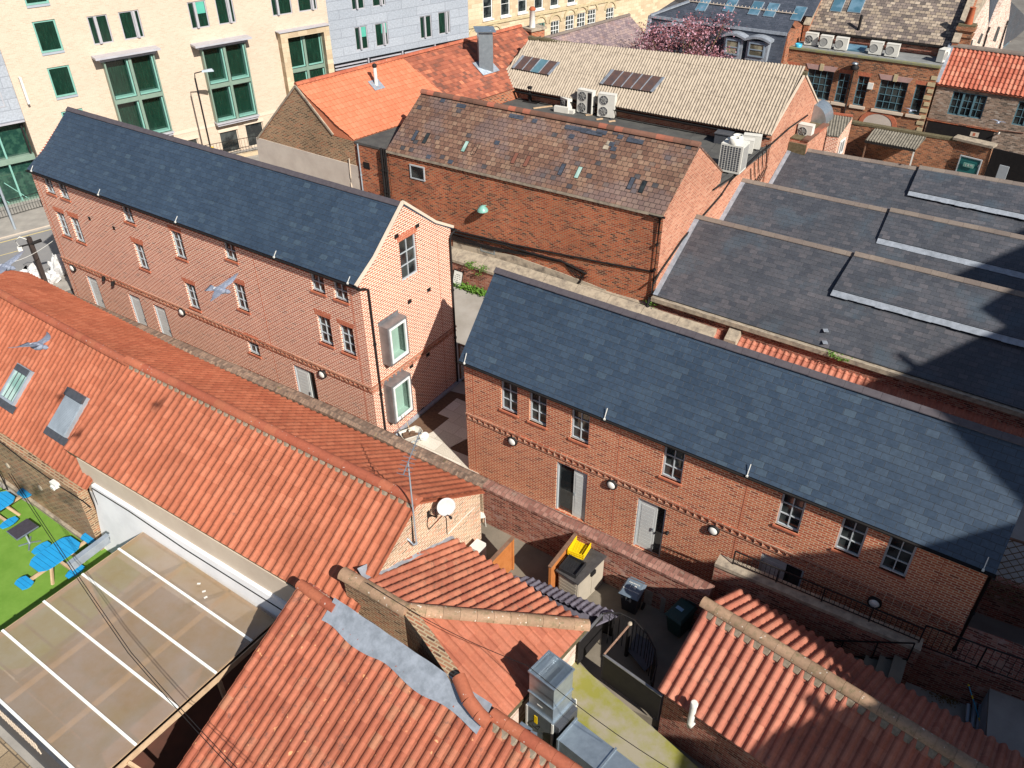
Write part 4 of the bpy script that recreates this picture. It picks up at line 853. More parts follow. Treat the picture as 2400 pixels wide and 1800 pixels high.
sheet('alley',[gA.w(4.4,-.05,0).xy,fB.w(0,4.3,0).xy,fB.w(LB+8,4.3,0).xy,fW5.w(26,.1,0).xy,fW4.w(0,.1,0).xy,fW4.w(-25,.1,0).xy,fA.w(-3,WA,0).xy,fA.w(LA,WA,0).xy],.012,'alley')
sheet('passage_paving',[fA.w(-2,-.0,0).xy,fA.w(LA-1,-.0,0).xy,fA.w(LA-1,-1.35,0).xy,fA.w(-2,-1.1,0).xy],.008,'pave')
sheet('terrace_paving',[fB.w(1.5,0,0).xy,fB.w(LB+9,0,0).xy,fB.w(LB+9,-1.2,0).xy,fB.w(1.5,-1.25,0).xy],.012,'pave')
CZ=.3
court=[G(1110,1190,CZ),G(1700,1440,CZ),G(1900,1560,CZ),G(1500,1700,CZ),G(1360,1560,CZ),G(1100,1300,CZ)]
b=MB(); b.slab([fP.w(0,0,0)*0+p for p in (Vector((-2.2,20.9,CZ)),Vector((.5,19.9,CZ)),Vector((7,15.4,CZ)),Vector((6.6,11.5,CZ)),Vector((2.,13.8,CZ)),Vector((-2.6,18,CZ)))],.5); tag(b.obj('court_paving',M['court']),kind='structure')
YZ=.6
b=MB(); b.slab([Vector((*G(x,y,YZ).xy,YZ)) for x,y in ((1330,1520),(1356,1553),(1440,1630),(1550,1722),(1850,1990),(1100,2000),(1080,1690),(1200,1640))],.6); tag(b.obj('yard_paving',M['algae']),kind='structure')
# ------------------------------------------------------------------ garden walls
def run_wall(name,label,pts,z0,zt,wm,cm,wid=.4,cop=.1,round_=True,over=.04,group=None):
    t=thing(name,label,'wall',Vector((*((pts[0]+pts[-1])/2).xy,z0)),group); b=MB();c=MB()
    for p,q in zip(pts,pts[1:]):
        f=frp(p,q); L_=(q-p).xy.length; zp=p.z if zt is None else zt; zq=q.z if zt is None else zt
        P=lambda u,v,z:f.w(u,v,z)
        b.hexa([P(0,-wid,z0),P(L_,-wid,z0),P(L_,0,z0),P(0,0,z0)],[P(0,-wid,zp-cop),P(L_,-wid,zq-cop),P(L_,0,zq-cop),P(0,0,zp-cop)])
        n=max(1,int(L_/.5)); prof=[(-wid-over,-cop),(-wid-over,-cop*.4),(-wid*.8,0),(-wid*.2,0),(over,-cop*.4),(over,-cop)] if round_ else [(-wid-over,-cop),(-wid-over,0),(over,0),(over,-cop)]
        js=[(random.uniform(-.012,.012),random.uniform(-.012,.012)) for _ in range(n+1)]
        for i in range(n):
            s,e=L_*i/n,L_*(i+1)/n; za,zb=zp+(zq-zp)*i/n,zp+(zq-zp)*(i+1)/n
            A=[P(s,v+js[i][0],za+z+js[i][1]) for v,z in prof];B=[P(e,v+js[i+1][0],zb+z+js[i+1][1]) for v,z in prof]
            for k in range(len(prof)-1): c.q((B[k],A[k],A[k+1],B[k+1]))
            if i==0: c.q(A)
            if i==n-1: c.q(B[::-1])
    b.obj('wall',M[wm],t); c.obj('coping',M[cm],t); return t
tW1=run_wall('garden_wall','long mossy old brick wall between the orange pantiled roof and the left brick house',[a_,c_,d_],-.95,None,'brick_tan','cope_moss',.42,.2)
tW2=run_wall('garden_wall','red brick wall with rounded brown coping behind the bin court',[d_-wd*.02,e_],-.1,None,'brick_wall','cope_brown',.38,.16,over=.03)
w3a,w3b=G(1687,1300,2.42),G(2165,1500,2.42)
tW3=run_wall('retaining_wall','taller brick wall with pale stone coping below the iron railings',[w3a,w3b],-.6,None,'brick_wall','stone_cope',.36,.12,False)
b=MB(); f=frp(w3a,w3b); b.box(f,-.02,.25,-.4,.0,-.1,2.4) 
def railing(par_or_none,label,pts,h,z=None,step=.13,post=1.0,name='railing',r=.007,mat='black',topw=.035,group=None,cat='railing',bars=True):
    t=thing(name,label,cat,pts[0],group); rl=MB(); 
    for p,q in zip(pts,pts[1:]): rl.bar(p+Vector((0,0,h)),q+Vector((0,0,h)),topw,.03); rl.bar(p+Vector((0,0,.07)),q+Vector((0,0,.07)),.03,.02)
    rl.obj('rail',M[mat],t)
    for p,q in zip(pts,pts[1:]):
        L_=(q-p).length; n=max(1,int(L_/post))
        for i in range(n+1):
            x=p.lerp(q,i/n); m=MB(); m.bar(x,x+Vector((0,0,h)),.036,.036); m.obj('post',M[mat],t)
    if bars:
        bb=MB()
        for p,q in zip(pts,pts[1:]):
            L_=(q-p).length; n=int(L_/step)
            for i in range(1,n): x=p.lerp(q,i/n); bb.bar(x+Vector((0,0,.07)),x+Vector((0,0,h)),r*2,r*2)
        o=bb.obj('bar_row',M[mat],t); o['kind']='stuff'
    return t
q0=frp(w3a,w3b); L3=(w3b-w3a).length
railing(None,'black iron railing standing on the pale stone coping before the middle house',[q0.w(.45,-.15,2.42),q0.w(L3-.1,-.15,2.42)],.55,step=.13,post=1.15)
# ------------------------------------------------------------------ pantiled range D (left)
DZr,DZn,DZs=4.8,2.7,2.9
r1=G(977,1175,DZr); r0=G(304,846,DZr); n1=G(1118,1142,DZn); dd=(r1-r0).normalized(); fD=frp(r0,r1)
s0=G(148,1050,DZs); s1=G(807,1444,DZs)
tD=thing('pantiled_range','long low range with bright orange pantiled roof, patchy brick gable and cream wall','building',Vector((*((r0+r1)/2).xy,-.9)))
uN1,vN=fD.loc(n1); uS1,vS=fD.loc(s1); uS0,_=fD.loc(s0)
print('D',uN1,vN,uS0,uS1,vS,(r1-r0).length)
LD=(r1-r0).length; P=fD.w
b=MB(); n1=P(LD-.0+.0,vN,DZn); 
vW=vS+.22; zw=DZs+.12
# gable and walls
ge=[P(LD-.1,vN-.1,-.9),P(LD-.1,vN-.1,DZn),P(LD-.1,0,DZr-.05),P(LD-.1,vW,zw),P(LD-.1,vW,-.9)]; b.q(ge[::-1],m=0)
b.q((P(-6,vN-.1,-.9),P(LD-.1,vN-.1,-.9),P(LD-.1,vN-.1,DZn),P(-6,vN-.1,DZn))[::-1],m=0)
b.obj('wall',M['brick_end'],tD)
w=G(239,1270,-.9); fw_=Fr(w.x,w.y,-33.6); w=fw_.w(0,.3,0); fw_=Fr(w.x,w.y,-33.6); zc_=fw_.px(215,1144)[1]
b=MB(); b.box(fw_,-0.02,13,0.0,.3,1.35,2.84); b.obj('cream_wall',M['cream'],tD); b=MB(); b.box(fw_,-.02,13,-.012,.3,-.92,1.35); b.obj('white_wall',M['white_wall'],tD)
b=MB(); b.hexa([fw_.w(.35,-.45,-.92),fw_.w(13,-.45,-.92),fw_.w(13,0,-.92),fw_.w(.35,0,-.92)],[fw_.w(.55,-.12,2.0),fw_.w(13,-.12,1.9),fw_.w(13,0,1.9),fw_.w(.55,0,2.0)]); b.obj('white_plinth',M['white_wall'],tD)
cable(tD,fw_,[(215,1144),(302,1198),(430,1285),(560,1367),(662,1431)],.018,-.16,sag=0)
cable(tD,fw_,[(215,1147),(224,1170),(236,1197),(228,1200),(214,1190),(203,1181)],.014,-.2)
# slopes
eS=[P(uS0,vS,DZs),P(uS1,vS,DZs),P(LD+.02,0,DZr),P(0,0,DZr)]
b=MB(); b.slab([P(uS0+.1,vS+.06,DZs-.03),P(LD,vS+.1,DZs-.02),P(LD,0,DZr-.04),P(0,0,DZr-.04)],.08); b.slab([P(LD,vN,DZn-.02),P(0,vN,DZn-.02),P(0,0,DZr-.04),P(LD,0,DZr-.04)],.08); roD=b.obj('roof',M['tile_d'],tD)
tiles(eS[0],eS[1],P(0,0,DZr),.30,.345,.055,.022,'pan',poly=[eS[0],P(LD+.03,vS,DZs),P(LD+.03,0,DZr),P(0,0,DZr)],reverse=True).obj('sunny_slope',M['tile_d'],roD)
tiles(P(0,vN,DZn),P(LD+.05,vN,DZn),P(0,0,DZr),.30,.345,.045,.022,'pan',poly=[P(-2.3,vN,DZn),P(LD+.05,vN,DZn),P(LD+.05,0,DZr),P(0,0,DZr)],reverse=False).obj('rear_slope',M['tile_d_shade'],roD)
ridge(MB(),P(-.1,0,DZr+.03),P(LD+.1,0,DZr+.03),.17,.46,n=9).obj('ridge_tile_row',M['ridge_red'],roD)
# mortar bedding under the ridge
b=MB(); k=int(LD/.3)
for i in range(k): u=(i+.85)*.3; b.hexa([P(u-.12,-.2,DZr-.13),P(u+.12,-.2,DZr-.13),P(u+.12,-.1,DZr),P(u-.12,-.1,DZr)],[P(u-.04,-.24,DZr-.1),P(u+.04,-.24,DZr-.1),P(u+.1,-.1,DZr+.03),P(u-.1,-.1,DZr+.03)])
b.obj('ridge_bedding',M['mortar'],roD)
b=MB(); b.bar(P(uS0+.2,vS+.05,DZs-.05),P(LD,vS+.05,DZs-.05),.1,.07); b.obj('eaves_fillet',M['moss'],tD)
# lower left part of the range
D1r1=P(.15,-.03,DZr-.1); q=G(0,688,DZr-.12); d1=(D1r1-q).normalized(); D1r0=q-d1*5
tD1=thing('pantiled_range','low left part of the orange pantiled range with two grey roof windows','building',Vector((*((D1r0+D1r1)/2).xy,-.9)))
f1=frp(D1r0,D1r1); L1=(D1r1-D1r0).length; P1=f1.w; zr1=DZr-.12
eb=G(195,1145,1.9); ea=G(0,1035,1.9); ve=f1.loc(eb)[1]; sl_=(zr1-1.9)/(-ve); print('D1 slope',math.degrees(math.atan(sl_)),'D2',math.degrees(math.atan((DZr-DZs)/(-vS))),ve)
uE=f1.loc(eb)[0]
b=MB(); b.slab([P1(0,ve+.1,1.9),P1(uE,ve+.1,1.9),P1(L1,0,zr1-.04),P1(0,0,zr1-.04)],.08); b.slab([P1(L1+1,3.2,2.65),P1(0,3.2,2.65),P1(0,0,zr1-.04),P1(L1,0,zr1-.04)],.08); ro1=b.obj('roof',M['tile_d'],tD1)
cut=[G(195,1145,1.9),s0+Vector((.1,0,-.1))]
pS=[P1(0,ve,1.9),P1(uE,ve,1.9),RP(200,1126,P1(0,ve,1.9),P1(uE,ve,1.9),P1(0,0,zr1)),P1(L1,ve*.75,zr1+(1.9-zr1)*.75),P1(L1,0,zr1),P1(0,0,zr1)]
plD1=[P1(0,ve,1.9),P1(uE,ve,1.9),P1(L1,0,zr1),P1(0,0,zr1)]
tiles(P1(0,ve,1.9),P1(uE,ve,1.9),P1(0,0,zr1),.25,.31,.04,.02,'pan',poly=[P1(0,ve,1.9),P1(uE+.1,ve,1.9),P1(L1+1.1,ve*.62,zr1+(1.9-zr1)*.62),P1(L1+1.1,0,zr1),P1(0,0,zr1)],reverse=True).obj('sunny_slope',M['tile_d'],ro1)
tiles(P1(0,3.2,2.65),P1(L1,3.2,2.65),P1(0,0,zr1),.24,.3,.03,.02,'pan',poly=[P1(0,3.2,2.65),P1(L1+1.5,3.2,2.65),P1(L1,0,zr1),P1(0,0,zr1)]).obj('rear_slope',M['tile_d_shade'],ro1)
ridge(MB(),P1(0,0,zr1+.03),P1(L1,0,zr1+.03),.16,.42,n=9).obj('ridge_tile_row',M['ridge_red'],ro1)
gfoot=G(220,1278,-.9); ga=G(112,1200,-.9); f1w=frp(ga,gfoot); ul=(gfoot-ga).length
b=MB(); b.box(f1w,-9,ul+.45,0,.35,-.92,1.86); b.obj('wall',M['brick_brown'],tD1)
proud(tD1,'gravel_board',f1w,-9,ul,-.92,-.75,'stone_cope',-.12,0)
for px,py in ((19,1091),(95,1143)):
    u,z=f1w.px(px,py); b=MB(); b.lathe(f1w.w(u,0,z),[(.13,0),(.1,.05),(.05,.03)],10,ax=f1w.w(0,-1,0)-f1w.w(0,0,0)); b.obj('wall_hole_surround',M['stone_cope'],tD1)
u,z=f1w.px(134,1132); b=MB(); b.box(f1w,u-.17,u+.17,-.16,0,z-.08,z+.1); b.box(f1w,u-.1,u+.1,-.22,-.16,z-.14,z-.02); b.obj('flood_lamp',M['white_pl'],tD1)
cable(tD1,f1w,[(-20,1020),(50,1075),(140,1140),(195,1175),(212,1190)],.02,-.04)
def roofwin(px4,shut,label):
    a,bp,c,d=[RF(plD1,*p) for p in px4] # top-left, top-right, bottom-right, bottom-left
    eu=(plD1[1]-plD1[0]).normalized(); n=eu.cross(plD1[3]-plD1[0]).normalized(); n=n if n.z>0 else -n; ev=n.cross(eu); ev=ev if ev.z>0 else -ev
    W_=((bp-a).length+(c-d).length)/2; H_=((d-a).length+(c-bp).length)/2; o=d
    def bx(b,u0,u1,v0,v1,h0,h1): b.hexa([o+eu*u+ev*v+n*h0 for u,v in ((u0,v0),(u1,v0),(u1,v1),(u0,v1))],[o+eu*u+ev*v+n*h1 for u,v in ((u0,v0),(u1,v0),(u1,v1),(u0,v1))])
    b=MB(); t=.09
    for q in ((0,W_,0,t),(0,W_,H_-t,H_),(0,t,t,H_-t),(W_-t,W_,t,H_-t)): bx(b,*q,0,.16)
    wobj=b.obj('roof_window',M['galv_dull'],ro1,label)
    if shut:
        g=MB(); k=26
        for i in range(k): bx(g,.04,W_-.04,.05+(H_-.3)*i/k,.05+(H_-.3)*(i+.8)/k,.16,.19)
        bx(g,.04,W_-.04,.04,H_-.05,.15,.17); g.obj('shutter',M['galv_dull'],wobj); g=MB(); bx(g,0,W_,H_-.28,H_,.16,.26); g.obj('shutter_box',M['black2'],wobj)
    else:
        g=MB(); bx(g,t,W_-t,t,H_-t,.09,.1); g.obj('pane',M['glass_l'],wobj); g=MB(); bx(g,t,W_-t,H_-.25,H_-.02,.1,.22); g.obj('shutter_box',M['black2'],wobj)
        g=MB()
        for x in (.25,.5,.75): bx(g,W_*x-.015,W_*x+.015,t,H_-t,.1,.115)
        g.obj('blind_bars',M['black2'],wobj)
    g=MB(); k=9
    for i in range(k): bx(g,-.15+(W_+.3)*i/k,-.15+(W_+.3)*(i+.9)/k,-.28,0,.05,.08+.02*(i%2))
    g.obj('flashing',M['black2'],wobj)
M['black2']=plain('dark_grey_metal',(.07,.075,.09),(.05,.055,.065),6,.5,.4)
roofwin(((38,848),(80,864),(36,943),(4,931)),False,'roof window showing striped pale panes')
roofwin(((167,909),(211,928),(160,1022),(120,1002)),True,'roof window with its grey shutter closed')
# ------------------------------------------------------------------ E: big pantile roof at the bottom
EZ=3.6; E0=G(702,1370,EZ); E1=ext(E0,G(1306,1786,EZ),3.); fE=frp(E0,E1); LE=(E1-E0).length; PE=fE.w; slE=(EZ-1.0)/4.55
tE=thing('pantiled_house','house with weathered orange pantiled roof at the bottom, lead strip along its top','house',fE.w(4,-3,-.9))
vE=-6.2; zE=EZ+vE*slE
b=MB(); b.slab([PE(.1,vE,zE),PE(LE,vE,zE),PE(LE,0,EZ-.03),PE(.1,0,EZ-.03)],.1); roE=b.obj('roof',M['tile_e'],tE)
tiles(PE(0,vE,zE),PE(LE,vE,zE),PE(0,0,EZ),.262,.36,.055,.022,'roll',poly=[PE(0,vE,zE),PE(LE,vE,zE),PE(LE,0,EZ),PE(0,0,EZ)]).obj('sunny_slope',M['tile_e'],roE)
b=MB(); zb=EZ-.06
b.q((PE(.12,.02,-.95),PE(.12,vE,-.95),PE(.12,vE,zE-.05),PE(.12,.02,zb))); b.q((PE(LE,.25,-.95),PE(.12,.25,-.95),PE(.12,.25,zb),PE(LE,.25,zb))); b.q((PE(.12,.25,-.95),PE(.12,.02,-.95),PE(.12,.02,zb),PE(.12,.25,zb))); b.q((PE(.12,.25,zb),PE(.12,.02,zb),PE(LE,.02,zb),PE(LE,.25,zb)))
b.obj('wall',M['brick_wall'],tE)
uA=fE.loc(G(800,1417,EZ))[0]; uB=fE.loc(G(1140,1690,EZ))[0]
rb=ridge(MB(),PE(.0,0,EZ+.03),PE(uA,0,EZ+.03),.15,.42,n=9); rb.obj('ridge_tile_row',M['ridge_red'],roE); rb=MB(); ridge(rb,PE(uB,.05,EZ+.04),PE(LE,.05,EZ+.04),.16,.45,n=9); rb.obj('ridge_tile_row',M['ridge_red'],roE)
# crooked cut tiles where the parapet meets the ridge
rb=MB(); pts_=[G(1075,1585,3.95),G(1098,1640,3.82),G(1122,1672,3.74),G(1146,1695,3.68)]
for p,q_ in zip(pts_,pts_[1:]): ridge(rb,p,q_,.17,.5,n=6)
rb.obj('hip_tile_row',M['ridge_red'],roE)
b=MB(); k=int((LE-uB)/.26)
for i in range(k): u=uB+(i+.9)*.26; b.hexa([PE(u-.1,-.22,EZ-.13),PE(u+.1,-.22,EZ-.13),PE(u+.1,-.1,EZ-.02),PE(u-.1,-.1,EZ-.02)],[PE(u-.03,-.24,EZ-.08),PE(u+.03,-.24,EZ-.08),PE(u+.08,-.1,EZ+.03),PE(u-.08,-.1,EZ+.03)])
b.obj('ridge_bedding',M['mortar'],roE)
# parapet between the two roofs
tPa=thing('parapet_wall','old brick parapet with rounded brown tiles between two orange roofs','wall',fE.w(uA+1.5,.1,2.6))
pp=[G(812,1345,3.95),G(955,1428,3.95),G(1000,1487,3.93),G(1068,1588,3.9)]
b=MB();c=MB()
for i,(p,q_) in enumerate(zip(pp,pp[1:])):
    f=frp(p,q_); L_=(q_-p).xy.length; b.hexa([f.w(0,-.12,2.2),f.w(L_,-.12,2.2),f.w(L_,.18,2.2),f.w(0,.18,2.2)],[f.w(0,-.12,p.z-.08),f.w(L_,-.12,q_.z-.08),f.w(L_,.18,q_.z-.08),f.w(0,.18,p.z-.08)])
    if i==0: ridge(c,p+(p-q_).normalized()*.15,q_,.2,.4,n=8,lift=-.02)
b.obj('wall',M['brick_brown'],tPa); c.obj('coping',M['ridge_mossy'],tPa)
# lead strip lying on the tiles
b=MB(); k=46
for i in range(k):
    u0_,u1_=uA-.15+(uB+.1-uA)*i/k,uA-.15+(uB+.1-uA)*(i+1)/k
    def le(u,v,h): return PE(u,v,EZ+v*slE+h+.012*math.sin(u*7+v*9))
    w0=-.42-.05*math.sin(u0_*3.1); w1=-.42-.05*math.sin(u1_*3.1); pr=[(.05,.1),(-.1,.1),(None,.085)]
    b.q((le(u0_,w0,.085),le(u1_,w1,.085),le(u1_,-.12,.09),le(u0_,-.12,.09)),sm=True); b.q((le(u0_,-.12,.09),le(u1_,-.12,.09),le(u1_,.14,.16),le(u0_,.14,.16)),sm=True)
b.obj('lead_strip',M['lead'],roE)
# ------------------------------------------------------------------ F: hipped small roof
Fa=G(1050,1254,1.93); Fb=G(1379,1468,1.9); Fc=Vector((-4.11,15.09,3.56)); T=RP(955,1431,Fa,Fb,Fc); Fs=G(1176,1692,1.9)
Fd=RP(847,1355,Fa,Fb,Fc); s_1=RP(1075,1588,Fs,Fb,T); s_2=RP(1130,1665,Fs,Fb,T)
tF=thing('hipped_outhouse','small brick outhouse with hipped pantiled roof beside the bin court','outhouse',Vector((*((Fb+T)/2).xy,YZ)))
b=MB(); dz=Vector((0,0,-.08)); b.slab([Fa+dz,Fb+dz,T+dz,Fd+dz],.06); b.slab([Fs+dz,Fb+dz,T+dz,s_1+dz,s_2+dz],.06); roF=b.obj('roof',M['tile_f'],tF)
tiles(Fa,Fb,T,.27,.3,.085,.022,'roll',poly=[Fa,Fb,T,Fd]).obj('court_slope',M['tile_f'],roF,'mossy pantiled slope')
tiles(Fs,Fb,T,.27,.34,.05,.02,'roll',poly=[Fs,Fb,T,s_1,s_2]).obj('yard_slope',M['tile_f2'],roF,'smoother orange pantiled slope')
ridge(MB(),T+Vector((0,0,.06)),Fb+Vector((0,0,.06)),.19,.48,n=8).obj('hip_tile_row',M['ridge_mossy'],roF)
b=MB()
dn=lambda p,z:Vector((p.x,p.y,z)); ins=lambda p,c,k:p+(c-p).normalized()*k
cF=(Fa+Fb+T+Fs)/4; A,B,C_=[ins(dn(p,0),dn(cF,0),.15) for p in (Fa,Fb,Fs)]
b.q((dn(A,CZ),dn(B,CZ),dn(B,1.85),dn(A,1.85))); b.q((dn(B,YZ),dn(C_,YZ),dn(C_,1.85),dn(B,1.85))); D3=dn(s_2,0); b.q((dn(C_,YZ),dn(D3,YZ),dn(D3,2.1),dn(C_,1.85)))
b.obj('wall',M['brick_white'],tF)
b=MB(); b.bar(Fb+dz,Fs+dz,.08,.06); b.obj('eaves_fillet',M['moss'],tF)
# lead along the big brick gable
b=MB(); k=24
for i in range(k):
    x,y=Fa.lerp(Fd,i/k),Fa.lerp(Fd,(i+1)/k); t=(Fb-Fa).normalized(); h=.07+.02*math.sin(i*1.3); h2=.07+.02*math.sin((i+1)*1.3)
    b.q((x-t*.12+Vector((0,0,.3)),y-t*.12+Vector((0,0,.3)),y+t*.02+Vector((0,0,h2+.06)),x+t*.02+Vector((0,0,h+.06))),sm=True); b.q((x+t*.02+Vector((0,0,h+.06)),y+t*.02+Vector((0,0,h2+.06)),y+t*.3+Vector((0,0,h2)),x+t*.3+Vector((0,0,h))),sm=True)
b.obj('lead_flashing',M['lead'],roF)
# slate blue lean-to
tS=thing('lean_to_roof','narrow slate grey pantiled lean-to beside the mossy outhouse roof','lean-to',G(1330,1410,CZ))
La,Lb,Lc,Ld=G(1240,1354,1.25),G(1450,1440,1.25),G(1385,1468,1.62),G(1190,1352,1.62)
tiles(La,Lb,Ld,.2,.3,.04,.02,'pan',poly=[La,Lb,Lc,Ld]).obj('roof',M['slate_blue'] if 'slate_blue' in M else tilemat_blue(),tS) if 0 else None
M['slate_blue']=tilemat('blue_grey_pantile',[(0,(.12,.11,.14)),(1,(.17,.16,.2))],gth=.7)
tiles(La,Lb,Ld,.2,.3,.04,.02,'pan',poly=[La,Lb,Lc,Ld]).obj('roof',M['slate_blue'],tS)
b=MB(); f=frp(La,Lb); b.box(f,.1,(Lb-La).length-.1,-.12,-.04,CZ,1.15); b.obj('wall',M['black'],tS)
# small lichened gutter piece by the gable
tG0=thing('lichened_cap','short grey slab roof spotted with yellow lichen beside the brick gable','roof cap',G(850,1300,3.2))
M['lichen']=plain('lichened_slab',(.09,.085,.08),(.42,.36,.1),7,.9,.2,lo=.56,hi=.62)
b=MB(); b.slab([G(832,1340,3.4),G(858,1345,3.4),G(905,1290,3.45),G(885,1272,3.45)],.12); b.obj('slab',M['lichen'],tG0); b=MB(); b.slab([G(857,1348,3.42),G(870,1352,3.42),G(918,1300,3.47),G(905,1288,3.47)],.05); b.slab([G(862,1282,3.3),G(872,1276,3.4),G(885,1285,3.5),G(870,1292,3.4)],.04); b.obj('lead_edge',M['lead'],tG0)
# ------------------------------------------------------------------ G: lower right pantile roof
GZ=3.5; g0=G(1654,1417,GZ); g1=ext(g0,G(2276,1797,GZ),3.5); fG=frp(g0,g1); LG=(g1-g0).length; PG=fG.w
vs=fG.loc(G(1552,1623,2.0))[1]; vn=fG.loc(G(1734,1388,2.35))[1]; us_=fG.loc(G(1552,1623,2.0))[0]; print('G',vs,vn,us_)
tG=thing('pantiled_outbuilding','long outbuilding with salmon pantiled roof and mossy ridge, half in shadow','building',fG.w(4,0,0))
zS=GZ-(-vs)*(1.5/-vs); slG=(GZ-2.0)/(-vs)
b=MB(); b.slab([PG(.1,vs,1.96),PG(LG,vs,1.96),PG(LG,0,GZ-.04),PG(.1,0,GZ-.04)],.08); b.slab([PG(LG,vn,2.3),PG(.1,vn,2.3),PG(.1,0,GZ-.04),PG(LG,0,GZ-.04)],.08); roG=b.obj('roof',M['tile_g'],tG)
tiles(PG(0,vs,2.),PG(LG,vs,2.),PG(0,0,GZ),.27,.36,.085,.022,'roll',poly=[PG(min(0,us_),vs,2.),PG(LG,vs,2.),PG(LG,0,GZ),PG(0,0,GZ)]).obj('sunny_slope',M['tile_g'],roG)
tiles(PG(0,vn,2.35),PG(LG,vn,2.35),PG(0,0,GZ),.27,.36,.085,.022,'roll',poly=[PG(0,vn,2.35),PG(LG,vn,2.35),PG(LG,0,GZ),PG(0,0,GZ)]).obj('rear_slope',M['tile_g'],roG)
ridge(MB(),PG(-.1,0,GZ+.06),PG(LG,0,GZ+.06),.17,.42,n=8).obj('ridge_tile_row',M['ridge_mossy'],roG)
b=MB()
for i in range(int(LG/.27)): u=(i+.9)*.27; b.hexa([PG(u-.1,-.26,GZ-.16),PG(u+.1,-.26,GZ-.16),PG(u+.1,-.12,GZ-.02),PG(u-.1,-.12,GZ-.02)],[PG(u-.06,-.27,GZ-.12),PG(u+.06,-.27,GZ-.12),PG(u+.09,-.12,GZ+.04),PG(u-.09,-.12,GZ+.04)])
b.obj('ridge_bedding',M['mortar'],roG)
b=MB(); c0,c1=PG(.15,vs+.15,0),PG(LG,vs+.15,0); c2,c3=PG(LG,vn-.12,0),PG(.15,vn-.12,0)
b.q((dn(c0,-.5),dn(c1,-.5),dn(c1,1.98),dn(c0,1.98))); b.q((dn(c3,-.5),dn(c0,-.5),dn(c0,1.98),PG(.15,0,GZ-.06),dn(c3,2.3))); b.q((dn(c2,-.5),dn(c3,-.5),dn(c3,2.3),dn(c2,2.3)))
b.obj('wall',M['brick_wall'],tG)
u,z=fG.side(0,vs+.15,0).px(1617,1705); ft=fG.side(0,vs+.15,0); zb_=ft.px(1615,1708,-.15)[1]; uu=ft.px(1615,1708,-.15)[0]
b=MB(); b.tube([ft.w(uu,.02,1.45),ft.w(uu,-.16,1.5),ft.w(uu,-.16,1.62),ft.w(uu,-.16,2.35)],.085,12); o=b.obj('flue_pipe',M['white_pl'],tG); b=MB(); b.lathe(ft.w(uu,-.16,2.35),[(.095,0),(.1,.1),(.08,.14)],12); b.obj('flue_cap',M['white_pl'],o)
# ------------------------------------------------------------------ beige and grey hotel across the street
fBg=Fr(-28.9,49.0,38.8); ub=fBg.px(60,285)[0]; zcl=fBg.px(61,280)[1]; zg=4.54; TOPZ=14.5
print('ub',ub,zcl)
tBg=thing('hotel_building','large beige brick hotel block with green framed bays, grey cladding to either side','hotel',fBg.w(10,6,0))
holes=[];sm_=[]
def ph(tl,br,f=fBg,v=0): a=f.px(*tl,v);c=f.px(*br,v); return (a[0],c[1],c[0],a[1])
W1_=ph((79.6,50),(146,123)); w_=1.2; hh=W1_[3]-W1_[1]
u1_=(W1_[0]+W1_[2])/2; singles=[(u1_-.62,z-1.72,u1_+.62,z) for z in (12.65,10.08,7.53,4.97)]
pairs=[]
for tl,br in (((201,35),(269,105)),((275,26),(342,95)),((438,9),(495.5,74)),((503,2),(557,67))):
    h=ph(tl,br); pairs.append((h[0],h[2]))
h=ph((650,-20),(689,49)); pairs.append((h[2]-1.45,h[2])); h=ph((700,-20),(747,42)); pairs.append((h[2]-1.4,h[2]))
PZ=[(8.35,9.95),(11.1,12.7)]
pw=[(a,z0,c,z1) for a,c in pairs for z0,z1 in PZ]
low=[(11.45,.1,12.75,1.62),(13.35,.15,14.65,1.75),(8.6,.1,9.9,1.62),(6.2,.1,7.5,1.62)]
U1=20.75
b=MB(); wall_cells(b,fBg,ub,U1,-.05,TOPZ,singles+pw+low,.12)
f_=fBg.side(U1,0,1); 
b.q([fBg.w(ub,14,-.05),fBg.w(ub,0,-.05),fBg.w(ub,0,TOPZ),fBg.w(ub,14,TOPZ)]); b.q([fBg.w(ub,0,TOPZ),fBg.w(U1,0,TOPZ),fBg.w(U1,14,TOPZ),fBg.w(ub,14,TOPZ)]); b.q([fBg.w(U1,14,-.05),fBg.w(ub,14,-.05),fBg.w(ub,14,TOPZ),fBg.w(U1,14,TOPZ)]); b.q([fBg.w(U1,0,zg),fBg.w(U1,14,zg),fBg.w(U1,14,TOPZ),fBg.w(U1,0,TOPZ)])
b.obj('wall',M['brick_beige'],tBg)
M['curtain']=NT('green_curtain',.25,.7).m
def mkcur():
    t=NT('green_curtained_glass',.12,.8); v=t.uv(14,1.2); n=t.noise(v,1.,3); return t.col(t.ramp(n,[(.3,(.004,.016,.011)),(.6,(.008,.036,.023)),(.8,(.018,.065,.042))]))
M['curtain']=mkcur()
for h in singles: win(tBg,fBg,*h,1,1,'frame_teal','curtain',fw_=.1,dep=.06); proud(tBg,'sill',fBg,h[0],h[2],h[1]-.12,h[1],'grey_clad',-.05,.05)
def finwin(par,f,h,fin,side,gm='curtain'):
    o=win(par,f,*h,1,1,'grey_win',gm,fw_=.07,dep=.05); u=h[0]+(.33 if side else (h[2]-h[0])-.42)
    b=MB(); b.box(f,u,u+.14,-.12,.08,h[1]+.05,h[3]-.03); b.box(f,u+(.14 if side else -.05),u+(.19 if side else 0),-.02,.1,h[1]+.05,h[3]-.05); b.obj('fin',M['grey_win'],o)
    if fin: b=MB(); b.box(f,h[0]+.55,h[2]-.1,.055,.09,h[3]-.75,h[3]-.08); b.obj('blind',M['glass_t'],o)
